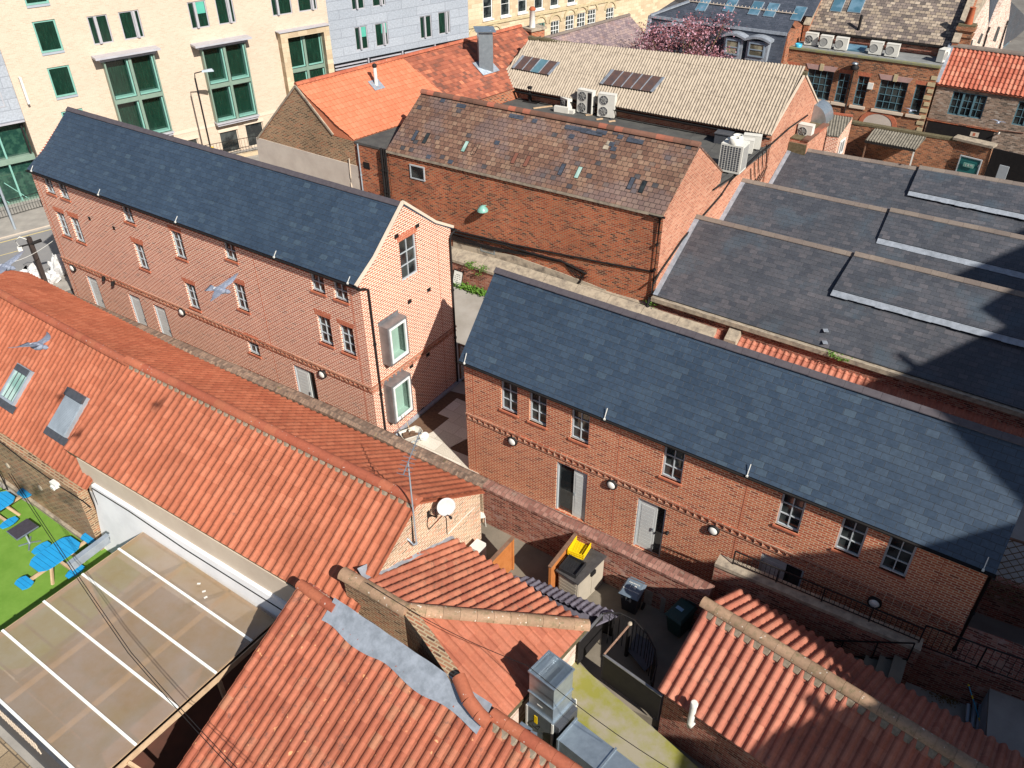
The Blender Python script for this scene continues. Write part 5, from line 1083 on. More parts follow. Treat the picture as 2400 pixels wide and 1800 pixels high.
M['grey_win']=plain('silver_window_frame',(.4,.4,.43),(.36,.36,.39),3,.4,.5); M['glass_t']=plain('teal_blind',(.1,.42,.33),(.08,.36,.28),2,.3,.6)
for i,h in enumerate(pw): finwin(tBg,fBg,h,i in (4,),(i//2)%2==0)
for h in low: win(tBg,fBg,*h,1,1,'cream','glass',fw_=.05,dep=.1); proud(tBg,'window_head',fBg,h[0]-.1,h[2]+.1,h[3],h[3]+.22,'cream',-.04,.02)
proud(tBg,'band_course',fBg,ub,U1,2.12,2.32,'cream',-.03,.0)
def bay(par,f,u0,u1,zt,zb,rows,label=None,hood=True,d=.45):
    b=MB(); t=.09; D=-d
    P_=f.w; o=None
    rowh=(zt-zb)/rows
    b.box(f,u0,u0+t,D,.02,zb,zt);b.box(f,u1-t,u1,D,.02,zb,zt)
    um=(u0+u1)/2; b.box(f,um-.09,um+.09,D,D+.3,zb,zt)
    for r in range(rows+1):
        z=zb+rowh*r; hh=.28 if 0<r<rows else .1
        for a,c in ((u0+t,um-.09),(um+.09,u1-t)): b.box(f,a,c,D+.01,D+.3,max(zb,z-hh/2),min(zt,z+hh/2))
    o=b.obj('bay_window',M['bay_frame'],par,label)
    for r in range(rows):
        za=zb+rowh*r+(.14 if r else .05); zc2=zb+rowh*(r+1)-(.14 if r<rows-1 else .05)
        for a,c in ((u0+t,um-.09),(um+.09,u1-t)):
            g=MB(); g.q((P_(a,-.02,za),P_(c,-.02,za),P_(c,-.02,zc2),P_(a,-.02,zc2))); g.obj('pane',M['curtain'],o)
            g=MB(); g.box(f,a,c,D+.02,-.03,za,za+.12); g.box(f,c-.12,c,D+.05,-.03,za+.12,zc2); g.obj('lining',M['frame_teal'],o)
            g=MB(); g.box(f,a,a+.03,D-.012,D,za,zc2); g.box(f,c-.03,c,D-.012,D,za,zc2); g.box(f,a+.03,c-.03,D-.012,D,za,za+.03); g.box(f,a+.03,c-.03,D-.012,D,zc2-.03,zc2); g.obj('trim',M['black'],o)
    g=MB()
    if hood: g.box(f,u0-.5,u1+.35,D-.45,0,zt+.22,zt+.34); g.box(f,u0-.2,u1+.12,D-.1,0,zt,zt+.22); g.obj('hood',M['zinc_l'],o); g=MB()
    g.box(f,u0-.05,u1+.05,D-.12,0,zb-.1,zb); g.box(f,u0+.02,u1-.02,D-.02,0,zb-.25,zb-.1); g.obj('bottom_sill',M['zinc_l'],o)
M['bay_frame']=plain('sage_bay_frame',(.17,.25,.2),(.2,.28,.23),3,.4,.5); M['zinc_l']=plain('pale_zinc',(.36,.36,.4),(.42,.42,.46),2,.4,.5)
DB=.45
a=fBg.px(242,145,-DB);c=fBg.px(362,132,-DB);z_=fBg.px(405,307,-DB); bay(tBg,fBg,a[0],c[0],a[1],z_[1],2)
a=fBg.px(472,116,-DB);c=fBg.px(575,103,-DB);z_=fBg.px(604,268,-DB); bay(tBg,fBg,a[0],c[0],a[1],z_[1],2)
a=fBg.px(667,87,-.1);c=fBg.px(752,76,-.1); bay(tBg,fBg,a[0],c[0],a[1],2.4,2,hood=False,d=.1)
b=MB(); b.box(fBg,a[0]-.5,a[0],-.55,.02,2.2,a[1]+.4); b.box(fBg,c[0],c[0]+.45,-.55,.02,2.2,a[1]+.4); b.box(fBg,a[0],c[0],-.55,.02,a[1],a[1]+.4); b.obj('stone_surround',M['stone'],tBg)
proud(tBg,'surround_cap',fBg,a[0]-.6,c[0]+.5,a[1]+.4,a[1]+.46,'zinc_l',-.65,.02)
a=fBg.px(44,182,-.3);c=fBg.px(72,243,-.3); b=MB(); b.box(fBg,a[0],a[0]+.12,-.35,-.05,c[1],a[1]); b.obj('tube_sign',M['white_pl'],tBg)
# grey cladding right and left
M['clad']=slate('grey_panel_cladding',[(0,(.3,.335,.385)),(1,(.345,.38,.43))],2.6,.62,.05,.45,.4,joint=(.22,.24,.28),ms=.018,bump=.2)
UG=33.0; gwh=[]
fG2=Fr(*fBg.w(0,.12,0).xy,38.8)
gp=[]
for (x0,y0,x1,y1) in ((80,148,180,315),(212,120,310,290),(505,82,590,240),(625,60,708,212)):
    h=ph((800+x0/2.765,y0/2.765),(800+x1/2.765,y1/2.765),fG2); gp.append((h[0],h[2],h[1],h[3]))
gh=[(a,z0_,c,z0_+1.62) for (a,c,z0_,z1_) in gp]+[(a,z0_+2.75,c,z0_+4.35) for (a,c,z0_,z1_) in gp]+[(a,z0_+5.5,c,z0_+7.1) for (a,c,z0_,z1_) in gp]
b=MB(); wall_cells(b,fG2,U1,UG,zg,TOPZ,[h for h in gh if h[3]<TOPZ-.1],.1); b.q([fG2.w(UG,0,zg),fG2.w(UG,14,zg),fG2.w(UG,14,TOPZ),fG2.w(UG,0,TOPZ)]); b.q([fG2.w(U1,0,zg),fG2.w(U1,14,zg),fG2.w(UG,14,zg),fG2.w(UG,0,zg)]); b.q([fG2.w(U1,0,TOPZ),fG2.w(UG,0,TOPZ),fG2.w(UG,14,TOPZ),fG2.w(U1,14,TOPZ)])
b.obj('cladding',M['clad'],tBg)
for i,h in enumerate(h for h in gh if h[3]<TOPZ-.1): finwin(tBg,fG2,h,i in (0,1),i%2==0)
b=MB(); b.box(fG2,U1,UG-.3,.4,13,-.05,zg-.02); b.obj('plant_storey',M['black2'],tBg)
for k in range(4):
    b=MB(); u0_=U1+.2+k*3.0
    for j in range(4): b.box(fG2,u0_,u0_+2.7,.1,.2,zg-.95+j*.22,zg-.86+j*.22)
    b.box(fG2,u0_+2.75,u0_+2.85,.05,.25,zg-1.2,zg); b.obj('louvre',M['zinc_l'],tBg)
# left part
b=MB(); b.box(fG2,-9,ub,0,14,zcl,TOPZ); b.obj('cladding',M['clad'],tBg)
h=ph((0,205),(13,250),fG2); win(tBg,fG2,h[2]-1.2,h[1],h[2],h[1]+1.9,1,1,'grey_win','glass',dep=-.02)
b=MB(); b.box(fG2,-9,ub-.1,.5,.6,0,zcl); gl_=b.obj('glazed_lobby',M['glass_g'],tBg)
for k in range(7):
    u=ub-.25-k*1.35; b=MB(); b.box(fG2,u-.05,u+.05,.25,.5,0,zcl); b.obj('mullion',M['frame_teal' if k%2 else 'black'],gl_)
for z in (0.05,zcl*.5,zcl-.2):
    b=MB(); b.box(fG2,-9,ub-.1,.2,.5,z,z+(.35 if z>1 and z<2.5 else .1)); b.obj('transom',M['bay_frame'],gl_)
b=MB()
for k in range(5): b.bar(fG2.w(ub-1.2-k*1.1,.45,.1),fG2.w(ub-2.2-k*1.1,.45,1.4),.06,.05)
b.obj('stair_stringer',M['frame_teal'],gl_)
proud(tBg,'lobby_fascia',fG2,-9,ub-.02,zcl-.12,zcl-.02,'zinc_l',-.1,.5)
# street
fR=Fr(*G(0,566).xy,39.); RL_=lambda u,v:fR.w(u,v,0).xy
b=MB(); b.box(fR,-60,120,.12,8.5,-.05,.1); tag(b.obj('far_pavement',M['pave']),kind='structure')
sheet('road',[RL_(-60,.12),RL_(120,.12),RL_(120,-6.2),RL_(-60,-6.2)],.004-.0,'asphalt')
b=MB(); b.box(fR,-60,120,0.12,.26,.1,.11); tag(b.obj('kerb',M['cream']),kind='structure')
for v in (-.15,): sheet('yellow_line',[RL_(-60,v),RL_(120,v),RL_(120,v-.1),RL_(-60,v-.1)],.009,'yellow_line')
sheet('yellow_line',[RL_(-60,-1.9),RL_(.6,-1.9),RL_(.6,-1.97),RL_(-60,-1.97)],.009,'yellow_line')
b=MB(); b.hexa([(*RL_(-60,-8.4),0),(*RL_(3.,-8.4),0),(*RL_(3.,-6.2),0),(*RL_(-60,-6.2),0)],[(*RL_(-60,-8.4),.1),(*RL_(3,-8.4),.1),(*RL_(3,-6.2),.1),(*RL_(-60,-6.2),.1)]); tag(b.obj('near_pavement',M['pave']),kind='structure')
rp=[G(-60,531,.1),G(101,485,.1)]; railing(None,'black street railing in front of the glazed hotel lobby',[rp[0],rp[1],rp[1]+(rp[1]-rp[0]).normalized()*1.2],.95,step=.16,post=2.4)
ra=[G(470,352+14,.35),G(606,338+14,.35)]; f=frp(ra[0],ra[1]); L_=(ra[1]-ra[0]).length
t=railing(None,'black spiked railing on a low wall beside the white rendered gable',[G(470,378,.35),G(606,352,.35)],1.,step=.2,post=3)
b=MB(); f=frp(G(470,378,.35),G(606,352,.35)); b.box(f,-2,L_+.3,-.12,.12,0,.35); b.obj('plinth',M['stone'],t)
# street lamp
p=G(505,398,0); z_=Fr(p.x,p.y,0).px(444,172)[1]; print('lamp h',z_)
t=thing('street_lamp','tall dark street lamp in front of the beige hotel','street lamp',p); b=MB(); b.tube([p,p+Vector((0,0,1.2))],.09,10); b.tube([p+Vector((0,0,1.2)),p+Vector((0,0,z_-.3))],.055,10); b.obj('pole',M['black'],t)
b=MB(); b.tube([p+Vector((0,0,z_-.3)),p+Vector((.05,0,z_)),p+Vector((.5,.15,z_+.08))],.035,8); b.obj('arm',M['black'],t); b=MB(); f=Fr(p.x+.45,p.y+.13,18); b.hexa([f.w(0,-.08,z_+.03),f.w(.75,-.16,z_+.05),f.w(.75,.16,z_+.05),f.w(0,.08,z_+.03)],[f.w(.05,-.04,z_+.15),f.w(.65,-.08,z_+.2),f.w(.65,.08,z_+.2),f.w(.05,.04,z_+.15)]); b.obj('lamp_head',M['galv_dull'],t)
b=MB(); f=Fr(p.x,p.y,30); b.box(f,-.17,.17,-.09,-.07,1.2,1.6); b.obj('yellow_notice',M['yellow_sign'] if 'yellow_sign' in M else plain('yellow_sign',(.7,.42,.02)),t); b=MB(); b.box(f,-.17,.17,-.09,-.07,.75,1.15); b.obj('white_notice',M['white_pl'],t)
# tall pale pole at the left edge
p=G(36,537,.1); z_=Fr(p.x,p.y,0).px(0,470)[1]; t=thing('street_lamp','pale grey steel pole at the left picture edge','street lamp',p); b=MB(); b.tube([p,p+Vector((0,0,1.0)),p+Vector((0,0,4.5))],.07,10); b.obj('pole',M['galv_dull'],t); b=MB(); b.tube([p+Vector((0,0,4.5)),p+Vector((-.5,.2,4.7))],.04,8); b.obj('arm',M['galv_dull'],t)
# telegraph post
p=G(112,676,0); f0=Fr(p.x,p.y,0); z_=f0.px(67,556)[1]; print('post h',z_)
t=thing('lamp_post','thick dark timber post with a small lamp and crossarm beside the rubble bags','post',p); b=MB(); b.bar(p,p+Vector((0,0,z_)),.2,.2); b.obj('post',M['wood_d'] if 'wood_d' in M else plain('dark_timber',(.04,.03,.028)),t)
f=Fr(p.x,p.y,30); b=MB(); b.bar(f.w(-.55,-.1,z_-.35),f.w(.5,-.1,z_-.3),.05,.07); b.tube([f.w(.1,-.12,z_-.3),f.w(.5,-.2,z_-.2)],.08,8); b.obj('crossarm',M['black'],t)
b=MB(); b.box(f,-.62,-.42,-.2,0,z_-.55,z_-.35); b.tube([f.w(-.5,-.1,z_-.35),f.w(-.6,-.1,z_),f.w(-.35,-.1,z_+.15),f.w(-.1,-.1,z_-.05)],.02,6); b.obj('lamp_box',M['white_pl'],t)
# rubble bags
def lump(name,label,cat,p,sx,sy,sz,mat,seed,group=None,flat=.55):
    rs=random.Random(seed); b=MB(); n=18;m=10; ph_=[rs.uniform(0,6.28) for _ in range(8)]
    def pt(i,j):
        a=2*math.pi*i/n; e=math.pi*j/m-math.pi/2; r=1+.16*math.sin(3*a+ph_[0]+2*e)+.12*math.sin(5*a+ph_[1]-3*e)+.08*math.sin(9*a+ph_[2]+5*e)
        z=math.sin(e); return p+Vector((sx*r*math.cos(a)*math.cos(e)**.6,sy*r*math.sin(a)*math.cos(e)**.6,sz*(z*flat+flat)*r))
    for j in range(m):
        for i in range(n): b.q((pt(i,j),pt((i+1)%n,j),pt((i+1)%n,j+1),pt(i,j+1)),sm=False)
    o=b.obj(name,M[mat],origin=p); tag(o,label,cat,group); return o
for i,(x,y,sx,sz,l) in enumerate(((80,668,.5,.8,'white rubble bag left of the dark timber post'),(122,664,.45,.5,'low white rubble bag just right of the timber post'),(146,646,.4,.9,'upright white rubble bag against the left end of the brick house'))):
    lump('rubble_bag',l,'bag',G(x,y,.0),sx,sx,sz,'bagw',i+3,'white rubble bags by the street')
# ------------------------------------------------------------------ far buildings
fSt=Fr(*fBg.w(0,6,0).xy,38.8)
tSt=thing('sandstone_building','long sandstone building with sash and arched windows behind the bare trees','building',fSt.w(45,5,0))
ua=fSt.px(1097,60)[0]-2; H_=[]
def ph2(tl,br): a=fSt.px(*tl);c=fSt.px(*br); return (a[0],c[1],c[0],a[1])
up_=[ph2((1131,-30),(1150,43)),ph2((1173,-38),(1190,36)),ph2((1214,-40),(1230,28)),ph2((1253,-40),(1268,20)),ph2((1291,-50),(1304,14)),ph2((1332,-60),(1344,7))]
up_=[(a[0],a[1],a[0]+1.05,a[1]+2.0) for a in up_]
lo_=[ph2((1256,56),(1270,87)),ph2((1291,51),(1306,81)),ph2((1326,38),(1336,72)),ph2((1353,32),(1362,66)),ph2((1378,24),(1390,60)),ph2((1421,20),(1431,50))]+[]
lo_=[(a[0],a[3]-2.1,a[0]+1.1,a[3]) for a in lo_]+[(ua+k,lo_[0][3]-2.1,ua+k+1.1,lo_[0][3]) for k in (2.2,4.4)]
b=MB(); wall_cells(b,fSt,ua,ua+60,-.05,13,up_+lo_,.12); b.q([fSt.w(ua,14,0),fSt.w(ua,0,0),fSt.w(ua,0,13),fSt.w(ua,14,13)]); b.obj('wall',M['stone'],tSt)
for h in up_: win(tSt,fSt,*h,1,2,'frame_white','glass',fw_=.09); proud(tSt,'sill',fSt,h[0]-.1,h[2]+.1,h[1]-.15,h[1],'white_pl',-.1,.02)
for i,h in enumerate(lo_):
    win(tSt,fSt,*h,3,5,'frame_white' if i else 'frame_teal','glass',fw_=.07,mw=.05)
    b=MB(); cu,cz=(h[0]+h[2])/2,h[3]-.1
    for k in range(9):
        a0,a1=math.pi*k/9,math.pi*(k+1)/9; r0_,r1_=.62,.8
        b.hexa([fSt.w(cu+math.cos(a)*r,-.0,cz+math.sin(a)*r) for a,r in ((a0,r0_),(a0,r1_),(a1,r1_),(a1,r0_))],[fSt.w(cu+math.cos(a)*r,-.1,cz+math.sin(a)*r) for a,r in ((a0,r0_),(a0,r1_),(a1,r1_),(a1,r0_))])
    b.obj('arch_moulding',M['quoin'],tSt)
zs_=fSt.px(1114,62)[1]; proud(tSt,'string_course',fSt,ua,ua+60,zs_-.08,zs_+.1,'quoin',-.12,0); proud(tSt,'string_course',fSt,ua+18,ua+60,zs_+2.7,zs_+3.,'stone_cope',-.5,0)
b=MB(); b.box(fSt,ua+1.2,ua+1.7,-.25,0,0,13); b.obj('pilaster',M['quoin'],tSt)
# bare trees
M['bark']=plain('bare_bark',(.22,.17,.09),(.14,.11,.06),6,.95,.1)
def bare_tree(label,p,h,seed,lean=(0,0)):
    rs=random.Random(seed); t=thing('bare_tree',label,'tree',p,'bare street trees'); b=MB(); c=MB()
    def br(q,d,L_,r,dep):
        n=3; pts=[q]; 
        for i in range(n): d=(d+Vector((rs.uniform(-.2,.2),rs.uniform(-.2,.2),rs.uniform(-.05,.15)))).normalized(); pts.append(pts[-1]+d*L_/n)
        (b if dep<2 else c).tube(pts,r,6 if dep<2 else 3,cap=False,r2=r*.55,sm=dep<2)
        if dep>=5: return
        for k in range(3 if dep else 4):
            nd=(d+Vector((rs.uniform(-.9,.9),rs.uniform(-.9,.9),rs.uniform(-.1,.7)))).normalized(); br(pts[-1] if k<2 else pts[2],nd,L_*rs.uniform(.6,.8),r*.55,dep+1)
    br(p,Vector((lean[0],lean[1],1)).normalized(),h*.38,h*.022,0)
    b.obj('trunk',M['bark'],t); c.obj('twigs',M['bark'],t); return t
for i,(x,y,h,l) in enumerate(((1215,110,9,'bare tree rising behind the rust tiled roof, leftmost of the row'),(1372,80,10,'forked bare tree before the sandstone facade, second from left'),(1402,72,11,'bare tree close beside the forked one, third of the row'),(1475,60,11,'rightmost bare tree, its limbs crossing above the purple roof'))): bare_tree(l,G(x,y,0),h,40+i,(random.uniform(-.2,.2),0))
# chimney behind the rust tiled roof
p=G(1250,88,7.6); f=Fr(p.x,p.y,40); t=thing('chimney_stack','short brick chimney stack with one white pot behind the rust tiled roof','chimney',Vector((p.x,p.y,0))); b=MB(); b.box(f,-.5,.6,-.4,.4,0,8.1); b.obj('stack',M['brick_old'],t); b=MB(); b.box(f,-.6,.7,-.5,.5,8.1,8.25); b.obj('cap',M['stone_cope'],t); b=MB(); b.lathe(f.w(-.1,0,8.25),[(.2,0),(.17,1.0),(.2,1.02)],12); o=b.obj('pot',M['white_pl'],t); b=MB(); b.lathe(f.w(-.1,0,9.27),[(.2,0),(.22,.08),(.12,.2)],12); b.obj('pot_rim',M['pot'],o)
# purple slate roof
t=thing('purple_roofed_house','house with plain purple slate roof behind the cement roofed shed','house',G(1400,90,0))
a,c=G(1275,90,7.),G(1475,35,7.); d=(c-a).normalized(); f=frp(a,c); L_=(c-a).length
b=MB(); A=[f.w(-3,-5,3.6),f.w(L_,-5,3.6),f.w(L_,0,7),f.w(-3,0,7)]; B=[f.w(-3,5,3.6),f.w(L_,5,3.6),f.w(L_,0,7),f.w(-3,0,7)]; b.slab(A,.1); b.slab(B,.1); ro=b.obj('roof',M['slate_purple'],t); ridge(MB(),a-d*3,c,.14,.5).obj('ridge_tile_row',M['ridge_stone'],ro)
b=MB(); w_,fs_=gable_walls(Fr(*f.w(-2.9,-4.8,0).xy,f.deg),L_+2.8,9.6,0,3.6,6.85); w_.obj('wall',M['brick_old'],t)
# mansard house
E0_,E1_=G(1525,37,7.2),G(1845,79,7.2); f=frp(E0_,E1_); L_=(E1_-E0_).length; P=f.w
t=thing('mansard_house','mansard roofed house in dark slate with lead hips, arched dormers and blue rooflights','house',P(L_/2,4,0))
rr_=G(1700,16,8.06); vr=f.loc(rr_)[1]; print('mansard',L_,vr)
b=MB(); hl=2.2
b.slab([P(0,0,7.2),P(L_,0,7.2),P(L_,vr,8.06),P(hl,vr,8.06)],.1); b.slab([P(0,0,7.2),P(hl,vr,8.06),P(hl+.5,10,8.3),P(-1.2,10,7.2)],.1)
b.slab([P(0,-.8,3.6),P(L_,-.8,3.6),P(L_,0,7.15),P(0,0,7.15)],.1)
b.slab([P(hl,vr+.05,8.1),P(L_+1,vr+.05,8.1),P(L_+1,vr+6,11.6),P(hl,vr+6,11.6)],.1); ro=b.obj('roof',M['slate_dark'],t)
b=MB(); b.box(f,0,L_,-.6,vr+5.8,0,3.6); b.box(f,.1,L_,.3,8,3.6,7.1); b.obj('wall',M['brick_old'],t)
b=MB(); b.box(f,-.1,L_,-.12,.0,7.08,7.26); b.bar(P(0,0,7.25),P(hl,vr,8.14),.35,.1); b.bar(P(-.02,-.0,7.2),P(-.02,-.85,3.7),.3,.1); b.obj('lead_hip',M['lead'],ro)
b=MB(); b.bar(P(hl,vr,8.16),P(L_,vr,8.16),.05,.04)
for k in range(30): x=hl+(L_-hl)*k/30; b.bar(P(x,vr,8.18),P(x,vr+.1,8.26),.025,.025)
b.obj('ridge_course',M['cream'],ro)
ll=RP; pl_=[P(hl,vr+.05,8.1),P(L_+1,vr+.05,8.1),P(L_+1,vr+6,11.6),P(hl,vr+6,11.6)]
for x,y in ((1645,5),(1709,6),(1768,13),(1804,17),(1867,25)):
    a=RP(x,y,pl_[0],pl_[1],pl_[2]); roof_panel(ro,[pl_[0],pl_[1],pl_[2],pl_[3]],(x,y-9),None,.75,1.3,'glass_b',up=.08,fr='galv_dull')
def dormer(x0,y0,x1,y1,wide=False,label=None):
    a=f.px(x0,y0,-.5);c=f.px(x1,y1,-.5); u0_,u1_,zt,zb_=a[0],c[0],a[1],c[1]
    b=MB(); b.box(f,u0_,u1_,-.75,.6,zb_-.0,zt-.12); n=8
    for k in range(n):
        q0,q1=k/n,(k+1)/n; h0,h1=math.sin(math.pi*q0)*.22,math.sin(math.pi*q1)*.22; w_=u1_-u0_+.3; xa,xb=u0_-.15+w_*q0,u0_-.15+w_*q1
        b.hexa([P(xa,-.95,zt-.14+h0),P(xb,-.95,zt-.14+h1),P(xb,.7,zt-.14+h1),P(xa,.7,zt-.14+h0)],[P(xa,-.95,zt+h0),P(xb,-.95,zt+h1),P(xb,.7,zt+h1),P(xa,.7,zt+h0)])
    o=b.obj('dormer',M['lead'],t,label); k=2 if wide else 1
    for i in range(k):
        w_=(u1_-u0_-.3)/k; fx=Fr(*P(0,-.85,0).xy,f.deg); win(o,fx,u0_+.15+w_*i,zb_+.25,u0_+.1+w_*(i+1),zt-.2,1,2,'blue_lead','pane_cream',fw_=.09,dep=.02,mw=.06)
M['blue_lead']=plain('blue_grey_frame',(.24,.3,.37),(.2,.26,.33),3,.5,.4); M['pane_cream']=glass('cream_lit_pane',(.1,.095,.07),(.3,.28,.2))
dormer(1702,80,1738,138); dormer(1756,88,1797,144); dormer(1549,58,1612,100,True)
# gabled parapets either side of the patterned roof
def pxw(name,par,f,pts,th,mat,v=0,label=None):
    q=[f.px(*p,v) for p in pts]; b=MB(); b.hexa([f.w(u,v+th,z) for u,z in q],[f.w(u,v,z) for u,z in q]); return b.obj(name,M[mat],par,label)
# Victorian brick building with air conditioners
VZ=6.; V0,V1=G(1838,112,VZ),G(2202,160,VZ); fV=frp(V0,V1); LV=(V1-V0).length
tV=thing('brick_workshop','old brick building with cream quoins, blue framed windows and flat grey roof','building',fV.w(LV/2,2,0))
def pv(tl,br): a=fV.px(*tl);c=fV.px(*br); return (a[0],c[1],c[0],a[1])
q=lambda x,y:(1820+x/3.1725,60+y/3.1725)
vw=[(pv(q(238,318),q(345,505)),4,4),(pv(q(470,350),q(490,530)),2,4),(pv(q(612,372),q(632,558)),2,4),(pv(q(778,398),q(880,600)),4,4),(pv(q(1040,435),q(1055,580)),1,2),(pv(q(85,292),q(125,355)),2,3)]
vh=[]
for (h,cc,rr_2) in vw:
    w_={4:1.75,2:.72,1:.66}[cc]; u0_=h[0]; vh.append((u0_,h[3]-(1.95 if cc!=2 or rr_2!=3 else .9),u0_+w_,h[3]))
b=MB(); wall_cells(b,fV,0,LV,-.05,VZ,vh,.14); b.q([fV.w(0,4,0),fV.w(0,0,0),fV.w(0,0,VZ),fV.w(0,4,VZ)]); b.q([fV.w(LV,0,0),fV.w(LV,4,0),fV.w(LV,4,VZ),fV.w(LV,0,VZ)]); b.obj('wall',M['brick_back'],tV)
for (h_,(h,cc,r_)) in zip(vh,vw):
    win(tV,fV,*h_,cc,r_,'frame_blue','glass',fw_=.06,mw=.035,dep=.1); proud(tV,'sill',fV,h_[0]-.15,h_[2]+.15,h_[1]-.18,h_[1],'cream',-.1,.03)
    cu=(h_[0]+h_[2])/2; w_=(h_[2]-h_[0])
    b=MB(); m_='arch_brick'
    if cc==4: b.hexa([fV.w(cu-w_/2-.02,-.03,h_[3]),fV.w(cu+w_/2+.02,-.03,h_[3]),fV.w(cu+w_/2+.02,.05,h_[3]),fV.w(cu-w_/2-.02,.05,h_[3])],[fV.w(cu-w_/2-.2,-.03,h_[3]+.32),fV.w(cu+w_/2+.2,-.03,h_[3]+.32),fV.w(cu+w_/2+.2,.05,h_[3]+.32),fV.w(cu-w_/2-.2,.05,h_[3]+.32)]); b.obj('stone_lintel',M['pinkstone'] if 'pinkstone' in M else plain('pink_stone',(.42,.27,.25),(.36,.23,.21),4),tV); proud(tV,'keystone',fV,cu-.12,cu+.12,h_[3]-.02,h_[3]+.42,'quoin',-.08,0)
    else: lintel(tV,fV,h_[0],h_[2],h_[3],.25)
for k in range(13):
    z=VZ-.75-k*.42; w_=.42 if k%2 else .3
    if z>.2: proud(tV,'quoin',fV,LV-w_-.02,LV+.02,z,z+.24,'quoin',-.04,.02)
    if k<4: proud(tV,'quoin',fV,-.02,w_,z,z+.24,'quoin',-.04,.02)
b=MB(); cu,cz=fV.px(*q(758,735)); cu=fV.px(*q(758,700))[0]; n=12
for k in range(n):
    a0,a1=math.pi*k/n,math.pi*(k+1)/n; b.hexa([fV.w(cu+math.cos(a)*r,0,cz+math.sin(a)*r*.75) for a,r in ((a0,.95),(a0,1.25),(a1,1.25),(a1,.95))],[fV.w(cu+math.cos(a)*r,-.05,cz+math.sin(a)*r*.75) for a,r in ((a0,.95),(a0,1.25),(a1,1.25),(a1,.95))])
b.obj('brick_arch',M['arch_brick'],tV); b=MB(); b.hexa([fV.w(cu+math.cos(math.pi*k/n)*.95,0,cz+math.sin(math.pi*k/n)*.71) for k in range(n+1)],[fV.w(cu+math.cos(math.pi*k/n)*.95,-.03,cz+math.sin(math.pi*k/n)*.71) for k in range(n+1)]); b.obj('arch_infill',M['pale_render'],tV)
b=MB(); b.box(fV,-.05,LV+.05,-.08,.25,VZ,VZ+.12); b.obj('parapet_coping',M['moss2'] if 'moss2' in M else plain('mossy_edge',(.24,.24,.1),(.16,.16,.13),4),tV)
b=MB(); b.box(fV,0,LV,.25,5.5,VZ-.2,VZ+.03); roV=b.obj('roof',M['roofgrey'],tV)
u,z=fV.px(*q(590,305)); downpipe(tV,[fV.w(u-.05,-.08,z),fV.w(u-.05,-.08,1.6),fV.w(u+.5,-.1,1.)],.045); b=MB(); b.lathe(fV.w(u,-.35,z-.1),[(.25,0),(.3,.15),(.12,.35)],12); o=b.obj('flood_lamp',M['black'],tV); b=MB(); b.lathe(fV.w(u-.05,-.38,z+.25),[(.2,0),(.24,.06),(.1,.12)],12); b.obj('lamp_top',M['galv'],o)
u,z=fV.px(*q(700,447)); proud(tV,'alarm_box',fV,u-.17,u+.17,z-.2,z+.2,'white_pl',-.14,0)
# air conditioners
def ac_unit(label,loc,rz,group,w_=.85,h_=.62,d_=.35,fans=1,broken=False,name='air_conditioner'):
    t=thing(name,label,'air conditioner',Vector(loc),group); t.rotation_euler=(0,0,rz); o0=Vector((0,0,0)); L0=Fr(0,0,0)
    def ad(b,nm,mt,par):
        o=bpy.data.objects.new(nm,b.mesh(nm,M[mt])); sc.collection.objects.link(o); o.parent=par; return o
    b=MB(); b.box(L0,-w_/2,w_/2,-d_/2,d_/2,.06,h_+.06); b.box(L0,-w_/2-.01,w_/2+.01,-d_/2-.01,d_/2+.01,h_+.06,h_+.085); c=ad(b,'casing','ac_white',t)
    for s in (-1,1): b=MB(); b.box(L0,s*w_*.35-.04,s*w_*.35+.04,-d_/2-.06,d_/2+.06,0,.06); ad(b,'foot','black2',t)
    hh=h_/fans
    for k in range(fans):
        cx,cz=-w_*.14,.06+hh*(k+.5); r=min(hh*.42,w_*.32); n=20
        b=MB(); b.lathe(Vector((cx,-d_/2-.004,cz)),[(r,0),(r,.02),(r*.93,.022),(r*.93,.0)],n,ax=Vector((0,-1,0)))
        g=ad(b,'fan_grille','ac_grey',c); b=MB()
        b.lathe(Vector((cx,-d_/2-.006,cz)),[(r*.92,0),(r*.92,.003)],n,ax=Vector((0,-1,0))); b2=ad(b,'fan_well','black2',g)
        b=MB()
        for j in range(7): a=2*math.pi*j/7; b.bar(Vector((cx,-d_/2-.02,cz)),Vector((cx+math.cos(a)*r*.9,-d_/2-.02,cz+math.sin(a)*r*.9)),.05,.01)
        for rr2 in (.35,.65): b.lathe(Vector((cx,-d_/2-.012,cz)),[(r*rr2,0),(r*rr2,.012),(r*rr2-.012,.012),(r*rr2-.012,0)],n,ax=Vector((0,-1,0)))
        ad(b,'fan_blades','ac_grey',g)
    if broken: b=MB(); b.box(L0,w_*.22,w_*.46,-d_/2-.012,-d_/2,.1,h_); ad(b,'open_bay','black',c)
    return t
M['ac_white']=plain('air_conditioner_white',(.64,.63,.58),(.52,.51,.46),3,.5,.4,lo=.5,hi=.8); M['ac_grey']=plain('ac_grille_grey',(.33,.33,.32),(.27,.27,.26),5,.5,.4)
aV=R(fV.deg)
first=ac_unit('leftmost of the five white air conditioners on the brick workshop',fV.w(*fV.loc(G(*q(250,150),VZ)),VZ+.03),aV,'air conditioners on the brick workshop roof',.82,.75,.42)
names=['second from left of the five white air conditioners, beside the blue tub row','third from left of the five white air conditioners, left of the wide gap','fourth of the five white air conditioners, just right of the gap','rightmost of the five white air conditioners on the brick workshop']
for (x,y),nm in zip(((360,168),(475,183),(730,215),(850,232)),names):
    p=G(*q(x,y),VZ+.03); copy_tree(first,p,aV,nm)
p=G(*q(1225,270),VZ+.03); copy_tree(first,p,aV+R(75),'single white air conditioner standing sideways near the tall chimney')
